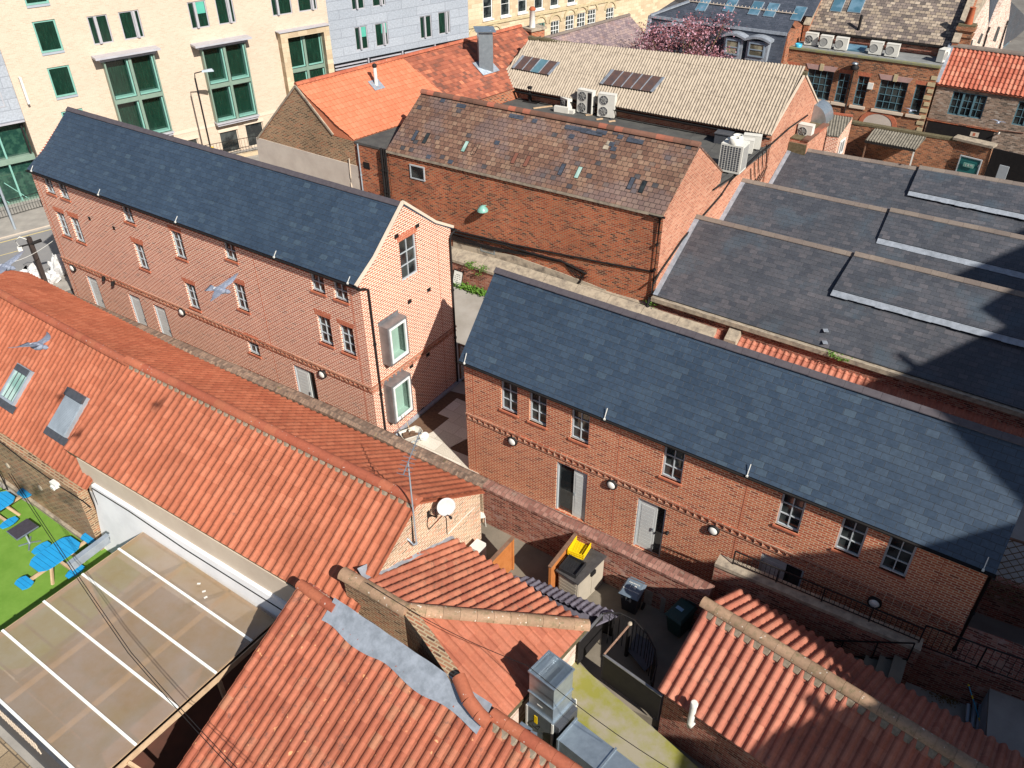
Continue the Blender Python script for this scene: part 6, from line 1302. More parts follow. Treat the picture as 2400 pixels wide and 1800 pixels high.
p=G(*q(160,168),VZ+.03); b=MB(); b.lathe(p,[(.2,0),(.24,.3),(.21,.3),(.18,.03)],14); o=b.obj('blue_tub',M['blue_l'] if 'blue_l' in M else plain('bright_blue_plastic',(.03,.36,.55),(.03,.32,.5),3,.4,.4),origin=p); tag(o,'small bright blue tub on the flat roof left of the air conditioners','tub')
p=fV.w(*fV.loc(G(*q(590,190),VZ)),VZ+.03); f=Fr(p.x,p.y,fV.deg); b=MB(); b.hexa([f.w(-.6,-.3,p.z),f.w(.6,-.3,p.z),f.w(.6,.4,p.z),f.w(-.6,.4,p.z)],[f.w(-.6,-.3,p.z+.1),f.w(.6,-.3,p.z+.1),f.w(.6,.4,p.z+.3),f.w(-.6,.4,p.z+.3)]); b.obj('skylight',M['glass_b'],roV)
# patterned roof
PZ0=6.8; a,c=G(1896.6,69,PZ0),G(2230,109,PZ0); f=frp(a,c); L_=(c-a).length; P=f.w
tP=thing('slate_patterned_house','house with wide mottled stone slate roof behind the row of air conditioners','house',P(L_/2,3,0))
b=MB(); b.slab([P(0,0,PZ0),P(L_,0,PZ0),P(L_,6.2,PZ0+4.6),P(0,6.2,PZ0+4.6)],.12); b.slab([P(0,12.4,PZ0),P(L_,12.4,PZ0),P(L_,6.2,PZ0+4.6),P(0,6.2,PZ0+4.6)],.12); roP=b.obj('roof',M['slate_pat'],tP)
w_,fs_=gable_walls(Fr(*P(0,.25,0).xy,f.deg),L_,12,0,PZ0-.05,PZ0+4.4); w_.obj('wall',M['brick_wall'],tP)
gutter(tP,P(-.1,-.1,PZ0-.08),P(L_+.1,-.1,PZ0-.08),.1); plP=[P(0,0,PZ0),P(L_,0,PZ0),P(L_,6.2,PZ0+4.6),P(0,6.2,PZ0+4.6)]
roof_panel(roP,plP,(1957,-2),None,.75,1.1,'glass_b',up=.08,fr='galv_dull'); roof_panel(roP,plP,(1998,-3),None,.9,1.2,'glass_b',up=.08,fr='galv_dull')
p=RP(2012,70,*plP[:3]); b=MB(); b.tube([p,p+Vector((0,0,.95))],.09,8); b.obj('vent_pipe',M['black'],tP)
b=MB()
for s,uu in ((0,-.35),(1,L_+.0)):
    b.hexa([P(uu,-.3,0),P(uu+.35,-.3,0),P(uu+.35,6.2,0),P(uu,6.2,0)],[P(uu,-.3,PZ0+.25),P(uu+.35,-.3,PZ0+.25),P(uu+.35,6.2,PZ0+4.95),P(uu,6.2,PZ0+4.95)])
b.obj('gable_parapet',M['brick_old'],tP)
for uu in (-.4,L_-.05): b=MB(); b.slab([P(uu,-.35,PZ0+.36),P(uu+.45,-.35,PZ0+.36),P(uu+.45,6.2,PZ0+5.05),P(uu,6.2,PZ0+5.05)],.1); b.obj('parapet_coping',M['stone_cope'],tP)
p=G(2246,128,PZ0-.6); f2=Fr(p.x,p.y,f.deg); t=thing('chimney_stack','tall red brick chimney with one terracotta pot right of the mottled roof','chimney',Vector((p.x,p.y,0)))
zt=f2.px(2262,55)[1]; b=MB(); b.box(f2,-.45,.5,-.4,.4,0,zt-.35); b.box(f2,-.52,.57,-.47,.47,zt-.75,zt-.6); b.box(f2,-.55,.6,-.5,.5,zt-.35,zt-.1); b.obj('stack',M['brick_back'],t); b=MB(); b.box(f2,-.5,.55,-.45,.45,zt-.1,zt); b.obj('cap',M['moss'],t); b=MB(); b.lathe(f2.w(.05,0,zt),[(.24,0),(.17,.95),(.2,1.)],12); b.obj('pot',M['pot'],t)
# red pantiled wing on the right
a,c=G(2198.6,194,5.),G(2400,224,5.); fN=frp(a,c); c=fN.w(14,0,5); LN=14; P=fN.w
tN=thing('pantiled_wing','mottled brick wing with red pantiled roof and blue casement windows, far right','building',P(4,2,0))
rz=fN.loc(G(2252,109,6.9)); print('N',rz)
e0_,e1_,r1_,r0_=P(-.1,-.15,4.95),P(LN,-.15,4.95),P(LN,rz[1],6.9),P(-.1,rz[1],6.9)
b=MB(); d_=Vector((0,0,-.05)); b.slab([e0_+d_,e1_+d_,r1_+d_,r0_+d_],.08); b.slab([P(-.1,rz[1]*2,4.95),P(LN,rz[1]*2,4.95),r1_+d_,r0_+d_],.08); ro=b.obj('roof',M['tile_r'],tN)
tiles(e0_,e1_,r0_,.27,.36,.07,.03,'roll',poly=[e0_,e1_,r1_,r0_]).obj('front_slope',M['tile_r'],ro); ridge(MB(),r0_,r1_,.2,.5).obj('ridge_tile_row',M['ridge_stone'],ro)
b=MB(); b.bar(e0_+Vector((0,0,.1)),r0_+Vector((0,0,.1)),.35,.08); b.obj('lead_verge',M['lead'],ro)
h1=(fN.px(2235,213)[0],fN.px(2235,213)[1]-1.5,fN.px(2235,213)[0]+2.05,fN.px(2235,213)[1]); h2=(fN.px(2397,245)[0]-.25,h1[1],fN.px(2397,245)[0]+1.8,h1[3]); a_1,a_2=fN.px(2176,282),fN.px(2330,312)
dk=(max(.05,a_1[0]),.9,a_2[0],a_2[1]+.12)
b=MB(); wall_cells(b,fN,0,LN,-.05,4.9,[h1,h2],.1); b.q([P(LN,0,0),P(LN,6,0),P(LN,6,4.9),P(LN,0,4.9)]); b.obj('wall',M['brick_grey'],tN)
for h in (h1,h2):
    o=win(tN,fN,*h,6,3,'frame_blue','glass',fw_=.07,mw=.03,dep=.06)
    b=MB()
    for x in (1/3,2/3): u=h[0]+(h[2]-h[0])*x; b.box(fN,u-.06,u+.06,.03,.07,h[1]+.07,h[3]-.07)
    b.obj('mullion',M['frame_blue'],o)
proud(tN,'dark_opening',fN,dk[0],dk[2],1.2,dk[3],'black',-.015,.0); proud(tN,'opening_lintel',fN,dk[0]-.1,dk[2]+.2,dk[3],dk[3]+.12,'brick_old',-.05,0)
a=fN.px(2276,308); proud(tN,'yellow_board',fN,a[0],a[0]+.5,a[1]-.3,a[1],'cream',-.03,-.016); proud(tN,'red_board',fN,a[0]+.15,a[0]+.3,a[1]-.25,a[1]-.05,'arch_brick',-.034,-.031)
u,z=fN.px(2342,311); b=MB(); b.tube([fN.w(u,0,z),fN.w(u,-.25,z)],.05,8); b.obj('wall_lamp',M['white_pl'],tN)
cable(tN,fN,[(2170,276),(2300,300),(2400,312)],.03,-.03,mat='ridge_brown')
# whitish gabled houses at the top right
tW=thing('whitish_brick_house','sunlit whitish brick house with two stepped gables at the top right corner','house',G(2320,110,0))
f=Fr(*G(2262,118,5.5).xy,52)
pxw('near_gable_wall',tW,f,((2250,150),(2268,78),(2320,-12),(2316,62),(2288,165)),.3,'brick_white')
pxw('gable_parapet',tW,f,((2238,128),(2246,108),(2310,-12),(2320,-12),(2268,78),(2252,128)),.5,'stone_cope',-.1)
f2=Fr(*f.w(4.2,1.2,0).xy,52)
pxw('far_gable_wall',tW,f,((2294,160),(2318,62),(2360,-15),(2372,-15),(2365,40),(2338,165)),.3,'brick_white',.6)
pxw('valley_roof',tW,f,((2316,62),(2322,-14),(2345,-14),(2322,45)),.2,'slate_dark',.5)
for pts in (((2272,110),(2276,92),(2281,94),(2277,112)),((2291,100),(2301,78),(2305,80),(2296,103))): pxw('window',tW,f,pts,.02,'glass',-.03)
pxw('window',tW,f,((2328,95),(2340,62),(2345,64),(2334,98)),.02,'glass',.56)
cable(tW,f,[(2320,64),(2315,75),(2304,112),(2300,130)],.07,-.1); cable(tW,f,[(2363,48),(2358,62),(2345,105),(2340,125)],.07,.5)
tX=thing('slate_house','slate roofed house with pale blue windows in the far right corner','house',G(2390,110,0))
f3=Fr(*f.w(6.,4,0).xy,52); pxw('roof',tX,f,((2345,112),(2368,2),(2420,55),(2420,85),(2395,78)),.2,'slate_shed',1.6); pxw('wall',tX,f,((2344,170),(2345,112),(2395,78),(2420,85),(2420,170)),.2,'brick_white',1.7)
for pts in (((2350,115),(2357,98),(2368,93),(2361,117)),((2370,120),(2378,92),(2390,86),(2382,120))): pxw('window',tX,f,pts,.02,'glass_b',1.66)
# ------------------------------------------------------------------ small yard behind the slate ranges
yw0,yw1=G(1985,279,2.3),G(2246,323,2.3)
run_wall('yard_wall','old brick yard wall with mossy flat coping below the arched brickwork',[yw0-(yw1-yw0).normalized()*1.,yw1],-.1,None,'brick_back','moss',.35,.14,False)
pw1=G(2323,341,2.4); fY=frp(G(2246,323,2.4),pw1); LY=(pw1-G(2246,323,2.4)).length
tY=thing('gate_wall','brick gateway pier wall with stone coping around the teal door','wall',fY.w(1,0,0)); b=MB(); b.box(fY,-.1,LY+.1,-.05,.5,-.1,2.28); b.obj('wall',M['brick_back'],tY); b=MB(); b.box(fY,-.25,LY+.2,-.2,.6,2.28,2.42); b.obj('coping',M['stone_cope'],tY)
a=fY.px(2253,362,-.08); o=boarddoor(tY,Fr(*fY.w(0,-.27,0).xy,fY.deg),a[0],-.02,a[0]+1.35,a[1],0,name='gate',label='teal painted gate'); 
for c_o in o.children: 
    if c_o.name.startswith('door_leaf'): c_o.data=c_o.data.copy(); c_o.data.materials[0]=M['teal_door']
def textobj(txt,par,pos,size,rotm,mat,name='lettering',depth=.004,align='CENTER'):
    cu=bpy.data.curves.new(name,'FONT'); cu.body=txt; cu.size=size; cu.extrude=depth; cu.align_x=align; cu.align_y='CENTER'
    tmp=bpy.data.objects.new('tmp_text',cu); sc.collection.objects.link(tmp); bpy.context.view_layer.update(); dg=bpy.context.evaluated_depsgraph_get(); me=bpy.data.meshes.new_from_object(tmp.evaluated_get(dg)); bpy.data.objects.remove(tmp)
    me.materials.clear(); me.materials.append(M[mat]); me.transform(rotm); o=bpy.data.objects.new(name,me); sc.collection.objects.link(o)
    if par: o.parent=par; o.location=Vector(pos)-wloc(par)
    else: o.location=pos
    return o
def wrot(deg): return Matrix.Rotation(R(deg),4,'Z')@Matrix.Rotation(R(90),4,'X')
b=MB(); fz=Fr(*fY.w(0,-.27,0).xy,fY.deg); b.box(fz,a[0]+.35,a[0]+1.0,.0,.03,.82,1.08); b.obj('notice',M['frame_teal'],o); textobj('1 8 M',o,fz.w(a[0]+.68,-.004,.95),.2,wrot(fY.deg),'white_pl')
tDk=thing('dark_gate','tall dark boarded gate right of the teal door','gate',fY.w(LY+1.5,0,0)); b=MB(); b.box(fY,LY+.2,LY+3.6,-.1,0,-.1,2.3); b.obj('boards',M['black'],tDk)
q0_=G(2350,418,0); f=Fr(*fY.w(LY+1.5,-1.3,0).xy,fY.deg); b=MB(); u,z=f.px(2335,470); zt=f.px(2350,388)[1]; u0_=f.px(2343,388)[0]; b.box(f,u0_,u0_+.55,0,.06,0,zt); o=b.obj('grey_board',M['frame_grey'],origin=f.w(u0_,0,0)); tag(o,'plain grey upright board leaning before the dark gate','board')
# corrugated canopies
def cor_roof(t,px4,zs,mat='asbestos_d'):
    a,b_,c,d=[G(*p,z) for p,z in zip(px4,zs)]; tiles(d,c,a,.17,1.2,.05,.01,'cor',poly=[d,c,b_,a],th=.02).obj('roof',M[mat],t); return a,b_,c,d
M['asbestos_d']=plain('grey_corrugated_sheet',(.24,.22,.18),(.13,.12,.1),4,.9,.2)
t=thing('corrugated_canopy','open sided corrugated canopy in the small yard, white post under its corner','canopy',G(2100,330,0)); a,b_,c,d=cor_roof(t,((2056,296),(2175,317),(2146,351),(2027,329)),(2.15,2.15,1.85,1.85))
b=MB(); b.bar(d+Vector((0,0,-.08)),c+Vector((0,0,-.08)),.06,.12); b.obj('beam',M['black'],t)
for p_,mt in ((c,'white_pl'),(d,'wood_b')): b=MB(); x=p_.lerp((a+b_)/2,.06); b.bar(Vector((x.x,x.y,0)),Vector((x.x,x.y,1.75)),.08); b.obj('post',M[mt],t)
t=thing('small_outhouse','tiny brick outhouse with corrugated roof and white framed window','outhouse',G(1975,340,0)); a,b_,c,d=cor_roof(t,((1939,266),(1999,274),(1966,321),(1938,318)),(3.3,3.3,2.6,2.6))
wz=lambda p,z:Vector((p.x,p.y,z)); b=MB(); b.q((wz(d,0),wz(c,0),c+Vector((0,0,-.06)),d+Vector((0,0,-.06)))); b.q((wz(c,0),wz(b_,0),b_+Vector((0,0,-.06)),c+Vector((0,0,-.06)))); b.q((wz(b_,0),wz(a,0),a,b_)); b.obj('wall',M['pot_brick'] if 'pot_brick' in M else M['brick_new'],t)
f=frp(c,b_); LQ=(b_-c).xy.length; win(t,Fr(*f.w(0,-.1,0).xy,f.deg),LQ*.18,1.2,LQ*.62,2.2,2,1,'frame_white','glass',fw_=.1,mw=.08,dep=0)
b=MB(); b.bar(a+Vector((0,.05,.05)),b_+Vector((0,.05,.05)),.2,.1); b.obj('ridge_tile_row',M['ridge_red'],t)
# brick block with ledge and hood against the party wall
pts=[fP.px(*p) for p in ((1895,325),(1955,280),(1940,351),(1897,342))]; print('block',pts)
tBk=thing('brick_outbuilding','pale brick outbuilding with dark weathered top beside the cement roofed shed','outbuilding',fP.w(17,-1,0))
VB=-1.0
(ba,za_),(bb,zb_2)=fP.px(1895,325,VB),fP.px(1955,281,VB); zbk=(za_+zb_2)/2; print('blk',ba,bb,za_,zb_2); bb=min(bb,ba+3.2)
b=MB(); b.box(fP,ba,bb,VB,-.02,0,zbk-.12); b.obj('wall',M['brick_gable'],tBk); b=MB(); b.box(fP,ba-.05,bb+.05,VB-.05,VB+.3,zbk-.12,zbk); b.obj('coping',M['ridge_brown'],tBk); b=MB(); b.box(fP,ba-.02,bb,VB+.3,-.02,zbk-.12,zbk-.06); b.obj('roof',M['moss'],tBk)
a=fP.px(1896,287,0); c=fP.px(1930,270,0); u0_,z0_=a
b=MB(); n=8; fh=fP
pr=[(0,.0)]+[(-.85*math.sin(math.pi/2*k/n),.95*math.cos(math.pi/2*k/n)) for k in range(n+1)]
pu0,pu1=fP.px(1900,285)[0],fP.px(1900,285)[0]+1.3; zb2=fP.px(1900,285)[1]
L1_=[fP.w(pu0,v-.01,zb2+z) for v,z in pr];L2_=[fP.w(pu1,v-.01,zb2+z) for v,z in pr]; b.hexa(L1_,L2_); b.obj('vent_hood',M['galv'],tK)
(ul_,zl_)=fP.px(1883,323,-.45)
ta=ac_unit('small yellowed air conditioner on the mossy ledge beside the cement roofed shed',fP.w(ul_,-.5,zl_),R(fP.deg-90),'air conditioners by the cement roofed shed',.8,.7,.45)
b=MB(); b.box(fP,ul_-1.0,ba-.06,-1.0,-.02,0,zl_-.02); b.obj('ledge',M['moss'],tBk)
# units on the felt roof
FZ=5.46; aC=R(-32)
ac_unit('twin fan air conditioner, the right one of the two tall units by the cement roof',fK.w(fK.px(1421,270,-.45)[0],-.42,FZ),aC+R(6),'tall twin fan air conditioners on the felt roof',1.0,1.25,.38,2)
ac_unit('twin fan air conditioner with its side panel off, left one of the tall pair',fK.w(fK.px(1372,262,-.45)[0],-.42,FZ),aC+R(-4),'tall twin fan air conditioners on the felt roof',1.0,1.25,.38,2,True)
t=ac_unit('dismantled air conditioner casing lying open beside the tall pair',fK.w(fK.px(1326,252,-.45)[0],-.42,FZ),aC+R(-25),'air conditioners on the felt roof',.7,.6,.35,1,True)
p=fK.w(fK.px(1322,256,-.9)[0],-.95,FZ); f=Fr(p.x,p.y,-28); b=MB(); b.box(f,-.55,.35,-.15,.05,FZ,FZ+.33); b.box(f,.3,.65,-.1,.2,FZ,FZ+.2); o=b.obj('metal_casing',M['ac_white'],origin=p); tag(o,'white metal casing panel dropped before the dismantled air conditioner','casing')
for i,((x,y),l) in enumerate((((1298,238),'pale timber batten left of the dismantled air conditioner'),((1272,252),'pale timber batten lying nearest the felt roof pipe'),((1380,270),'short batten under the left tall air conditioner'),((1405,280),'short batten under the right tall air conditioner, left end'),((1434,285),'short batten under the right tall air conditioner, right end'))):
    p=G(x,y,FZ); f=Fr(p.x,p.y,20); b=MB(); b.box(f,-.6 if i<2 else -.2,.6 if i<2 else .2,-.06,.06,FZ,FZ+.05); o=b.obj('timber_batten',M['wood_p'],origin=p); tag(o,l,'batten','timber battens on the felt roof')
p=G(1242,238,FZ); b=MB(); b.tube([p,p+Vector((0,0,.9))],.12,10); b.box(Fr(p.x,p.y,-30),-.4,.6,-.25,.25,FZ,FZ+.02); b.obj('vent_pipe',M['black'],tFR)
ac_unit('white air conditioner box behind, farther of the two beside the big condenser',G(1760,348,FZ),R(fP.deg+105),'box air conditioners on the felt roof edge',.9,.66,.38)
ac_unit('white air conditioner box nearer of the two beside the big condenser',G(1742,358,FZ),R(fP.deg+105),'box air conditioners on the felt roof edge',.9,.66,.38)
p=G(1694,334,FZ); f=Fr(p.x,p.y,-30); b=MB(); b.box(f,-.4,.4,-.3,.3,FZ,FZ+.5); b.box(f,-.44,.44,-.34,.34,FZ+.5,FZ+.55); o=b.obj('dark_cowl_box',M['black2'],origin=p); tag(o,'dark grey cowl box on the felt roof left of the white units','vent box')
p=G(1706,408,FZ); t=thing('condenser_unit','big white condenser with punched front grille and two round fans on top','condenser',p); f=Fr(p.x,p.y,fP.deg-90+4)
b=MB(); b.box(f,-.55,.55,-.0,.95,FZ+.08,FZ+1.45); c_=b.obj('casing',M['ac_white'],t)
b=MB()
for i in range(7):
    for j in range(12): b.box(f,-.48+i*.14,-.39+i*.14,-.012,.0,FZ+.2+j*.1,FZ+.27+j*.1)
g_=b.obj('front_grille',M['black2'],c_); g_['kind']='stuff'
for s in (.25,.7): b=MB(); b.lathe(f.w(0,s,FZ+1.45),[(.25,0),(.27,.05),(.24,.28),(.2,.28),(.2,.1)],16); b.obj('fan_cowl',M['ac_white'],c_)
b=MB(); b.box(f,.552,.57,.1,.85,FZ+.2,FZ+1.35); b.obj('side_grille',M['ac_grey'],c_)
for k in range(5): cable(tFR,fP,[(1700+k*9+60,395-k*14),(1712+k*9+50,430-k*10),(1700+k*6+45,455-k*3)],.025,-.05-.01*k,sag=.1)
cable(tFR,fP,[(1672,445),(1700,425),(1735,405),(1780,360),(1800,345),(1850,300),(1893,270)],.045,-.06)
cable(tFR,fP,[(1690,458),(1712,425),(1745,390),(1790,350)],.03,-.08)
# pink cherry tree
M['pinkleaf']=plain('purple_plum_leaf',(.27,.11,.13),(.17,.07,.075),3,.8,.2,lo=.4,hi=.6); M['pinkleaf2']=plain('pink_blossom',(.55,.33,.4),(.45,.25,.31),3,.8,.2)
p=G(1610,112,6.0); p.z=0; t=thing('plum_tree','purple leaved plum tree in pink blossom behind the cement roof','tree',p); rs=random.Random(5); b=MB(); b.tube([p,p+Vector((0,.1,1.2)),p+Vector((.1,.2,3.8))],.16,8,r2=.1)
c=MB();c2=MB(); Hc=6.3
for k in range(46):
    a=rs.uniform(0,6.28); r=rs.uniform(.4,2.5); z=rs.uniform(4.6,8.2)*(1-.03*r); e=p+Vector((math.cos(a)*r*1.25,math.sin(a)*r,z)); b.tube([p+Vector((.1,.2,3.4)),p.lerp(e,.6)+Vector((0,0,.8)),e],.04,4,r2=.012,cap=False)
    for j in range(150):
        g=e+Vector((rs.gauss(0,.45),rs.gauss(0,.45),rs.gauss(0,.35))); s=rs.uniform(.022,.055); n=Vector((rs.uniform(-1,1),rs.uniform(-1,1),rs.uniform(-1,1))).normalized(); x=n.cross(Vector((.3,.5,.8))).normalized()*s; y=n.cross(x).normalized()*s
        (c if rs.random()<.7 else c2).q((g-x-y,g+x-y,g+x+y,g-x+y))
b.obj('trunk',M['bark'],t); cr=c.obj('crown',M['pinkleaf'],t); c2.obj('blossom',M['pinkleaf2'],cr)
# ------------------------------------------------------------------ beer garden: canopy, tables
CZ2=1.3; ka,kb,kc,kd=G(336,1247,CZ2),G(647,1453,CZ2),G(0,1471,CZ2),G(240,1800,CZ2)
kf=frp(ka,kb); W_c=(kb-ka).length; kl=kf.loc(kc)[1]; kr=kf.loc(kd)
print('canopy',W_c,kl,kr)
DEP=6.2
tCa=thing('glazed_canopy','large canopy of brownish polycarbonate sheets with white glazing bars on timber rafters','canopy',Vector((*kf.w(3,-3,0).xy,-.9)))
def mkpoly():
    t=NT('dirty_polycarbonate',.25,.5); o=t.obco(); tr=t.n('BsdfTranslucent'); tp=t.n('BsdfTransparent'); df=t.b
    c=t.mix(t.ramp(t.noise(o,.8,5,.65),[(.35,0.),(.65,1.)]),(.42,.31,.2),(.46,.38,.31)); c=t.mix(t.ramp(t.noise(o,.5,2),[(.55,0.),(.75,.5)]),c,(.36,.3,.12)); t.l(c,df.inputs['Base Color']); tp.inputs[0].default_value=(.8,.7,.6,1); t.l(c,tr.inputs[0])
    m1=t.n('MixShader'); m1.inputs[0].default_value=.45; t.l(df.outputs[0],m1.inputs[1]); t.l(tp.outputs[0],m1.inputs[2]); t.l(m1.outputs[0],t.t.nodes['Material Output'].inputs[0]); return t.m
M['polyc']=mkpoly()
vv=[0]+[kf.loc(G(x,y,CZ2))[1] for x,y in ((278.5,1287),(190,1345),(97,1408),(0,1473))]; st=(vv[4]-vv[1])/3; vv=[0,vv[1],vv[1]+st,vv[1]+2*st,vv[1]+3*st,vv[1]+4*st]
print('bars',vv)
uu_=[0]+[kf.loc(G(x,y,CZ2))[0] for x,y in ((438,1316),(539,1383))]+[W_c]
PK=lambda u,v,h=0:kf.w(u,v,CZ2+h+v*-.0)
for i in range(5):
    for j in range(1):
        b=MB(); b.q([PK(0,vv[i+1]),PK(W_c,vv[i+1]),PK(W_c,vv[i]),PK(0,vv[i])]); b.obj('glazing_sheet',M['polyc'],tCa)
for v in vv[1:]:
    b=MB(); b.bar(PK(-.02,v,.02),PK(W_c,v,.02),.075,.03); b.obj('glazing_bar',M['white_bar'],tCa)
for u in uu_: b=MB(); b.bar(PK(u,0,-.08),PK(u,vv[-1],-.08),.09 if u<W_c-.1 else .14,.12); b.obj('rafter',M['wood_p'],tCa)
b=MB(); b.bar(PK(0,-.05,-.08),PK(W_c,-.05,-.08),.07,.12); b.obj('wall_plate',M['wood_p'],tCa)
b=MB(); b.bar(PK(W_c+.05,.1,-.12),PK(W_c+.05,vv[-1],-.12),.1,.2); b.obj('edge_beam',M['wood_p'],tCa)
for v in (vv[2],vv[-1]+.1,):
    for u in (.05,W_c): b=MB(); b.bar(kf.w(u,v,-.9),PK(u,v,-.12),.11); b.obj('post',M['wood_p'],tCa)
b=MB(); b.bar(PK(W_c-.9,vv[-1]+.15,-.2),PK(W_c-.1,vv[-1]-.2,-.75),.08); b.bar(PK(W_c+.1,vv[5]+.9,-.15),kf.w(W_c+.9,vv[5]+1.2,.3),.08,.1); b.obj('brace',M['wood_p'],tCa)
b=MB(); b.box(Fr(*kf.w(0,0,0).xy,kf.deg+90),vv[2]*1.-0,vv[1]*.9,.02,.2,CZ2,CZ2+.22) if 0 else None
lf_=frp(G(168,1338,CZ2),G(258,1270,CZ2)); lL=(G(258,1270,CZ2)-G(168,1338,CZ2)).length
b.box(lf_,0,lL,-.04,0,CZ2,CZ2+.3); b.box(lf_,-.02,lL+.02,-.1,.08,CZ2+.3,CZ2+.34); b.obj('end_upstand',M['galv_dull'],tCa)
b=MB(); b.box(kf,0,W_c+.5,vv[-1]-.1,vv[-1]-.0,-.9,CZ2-.16); b.obj('dark_screen',M['black2'],tCa)
b=MB()
for i in range(26):
    for j,(z0_,z1_) in enumerate(((.75,.95),(.45,.68))): b.box(kf,.2+i*.14,.27+i*.14,vv[-1]-.125,vv[-1]-.1,z0_+.02*(i%2),z1_)
b.obj('fretted_panel',M['cream'],tCa)
for i,(x,y) in enumerate(((466,1368),(478,1386),(482,1400))):
    b=MB(); p=G(x,y,CZ2+.005); f=Fr(p.x,p.y,20*i); b.box(f,-.05,.05,-.03,.03,CZ2+.002,CZ2+.012); o=b.obj('litter_scrap',M['white_pl'],origin=p); tag(o,['white scrap on the canopy sheets, topmost of three','white scrap on the canopy sheets, middle of three','white scrap on the canopy sheets, lowest of three'][i],'litter','white scraps lying on the canopy')
# paving by the canopy
M['flag']=brick('flagstones',[(0,(.2,.15,.1)),(.5,(.3,.23,.15)),(1,(.36,.28,.19))],(.1,.08,.06),.6,.45,.02,.2,bump=.3)
sheet('flag_paving',[kf.w(-3,vv[-1]-.3,0).xy,kf.w(W_c+3,vv[-1]-.3,0).xy,kf.w(W_c+3,vv[-1]-9,0).xy,kf.w(-3,vv[-1]-9,0).xy],-.895,'flag')
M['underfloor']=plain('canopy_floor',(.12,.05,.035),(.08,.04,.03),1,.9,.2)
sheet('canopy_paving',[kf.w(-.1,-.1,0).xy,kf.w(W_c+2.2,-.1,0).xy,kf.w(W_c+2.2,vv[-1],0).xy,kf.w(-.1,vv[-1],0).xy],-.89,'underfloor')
def oct_board(b,f,u,v,w_,l_,z,c=.25,slats=7,th=.04):
    """octagonal board made of planks running along u"""
    k=slats
    for i in range(k):
        y0=-l_/2+l_*i/k; y1=-l_/2+l_*(i+.93)/k
        def hw(y): e=l_/2-abs(y); return w_/2-(c-min(c,e)) if e<c else w_/2
        a,c2=hw(y0),hw(y1); b.hexa([f.w(u-a,v+y0,z-th),f.w(u+a,v+y0,z-th),f.w(u+c2,v+y1,z-th),f.w(u-c2,v+y1,z-th)],[f.w(u-a,v+y0,z),f.w(u+a,v+y0,z),f.w(u+c2,v+y1,z),f.w(u-c2,v+y1,z)])
def picnic(label,p,rz):
    t=thing('picnic_table',label,'picnic table',Vector((p.x,p.y,-.895)),'blue picnic tables on the lawn'); f=Fr(p.x,p.y,rz); 
    b=MB(); oct_board(b,f,0,0,.95,1.55,-.15,.22,9); b.obj('tabletop',M['blue'],t)
    for (u,v,w_,l_) in ((0,1.22,.62,.42),(0,-1.22,.62,.42),(.98,0,.36,.62),(-.98,0,.36,.62)):
        b=MB(); oct_board(b,f,u,v,w_,l_,-.43,.09,3); b.obj('seat',M['blue'],t)
    b=MB()
    b.bar(f.w(0,-1.3,-.5),f.w(0,1.3,-.5),.09,.09); b.bar(f.w(-1.05,0,-.5),f.w(1.05,0,-.5),.09,.09)
    b.obj('seat_beam',M['wood_p'],t)
    for s in ((.3,.4),(-.3,.4),(.3,-.4),(-.3,-.4)): b=MB(); b.bar(f.w(s[0]*1.3,s[1]*1.5,-.895),f.w(s[0]*.8,s[1]*.8,-.19),.07,.09); b.obj('leg',M['wood_p'],t)
    return t
pA,pB=G(72,1312,-.15),G(186,1290,-.15); pc=G(129,1297,-.15)
ang=math.degrees(math.atan2(G(165,1270,-.15).y-G(95,1318,-.15).y,G(165,1270,-.15).x-G(95,1318,-.15).x)); print('picnic ang',ang)
picnic('blue octagonal picnic table beside the canopy, nearest the white wall',pc,ang-90)
picnic('blue octagonal picnic table cut by the left picture edge beside the brick wall',G(-22,1186,-.15),ang-90)
q=[G(15,1245,-.12),G(63.7,1214.6,-.12),G(90,1233,-.12),G(39.3,1264.8,-.12)]
t=thing('bistro_table','dark rectangular table on a chrome star base standing on the lawn','table',G(72,1273,-.89)); b=MB(); b.slab(q,.035); o=b.obj('tabletop',M['slate_top'],t); b=MB(); b.bar(q[3]-Vector((0,0,.02)),q[2]-Vector((0,0,.02)),.02,.05); b.bar(q[0]-Vector((0,0,.02)),q[3]-Vector((0,0,.02)),.02,.05); b.obj('metal_edge',M['galv'],o)
cq=(q[0]+q[2])/2; pb=Vector((cq.x,cq.y,-.89)); b=MB(); b.tube([pb,Vector((cq.x,cq.y,-.16))],.035,8); b.obj('column',M['galv_dull'],t)
for k in range(4): a=R(k*90+20); b=MB(); b.bar(pb+Vector((0,0,.06)),pb+Vector((math.cos(a)*.36,math.sin(a)*.36,.02)),.05,.03); b.obj('foot',M['galv'],t)
# iron gate at far left of the lawn
g0_,g1_=G(-30,1165,-.9),G(18,1148,-.9)
railing(None,'black iron gate at the left edge of the lawn',[g0_,g1_],1.0,step=.14,post=.9)
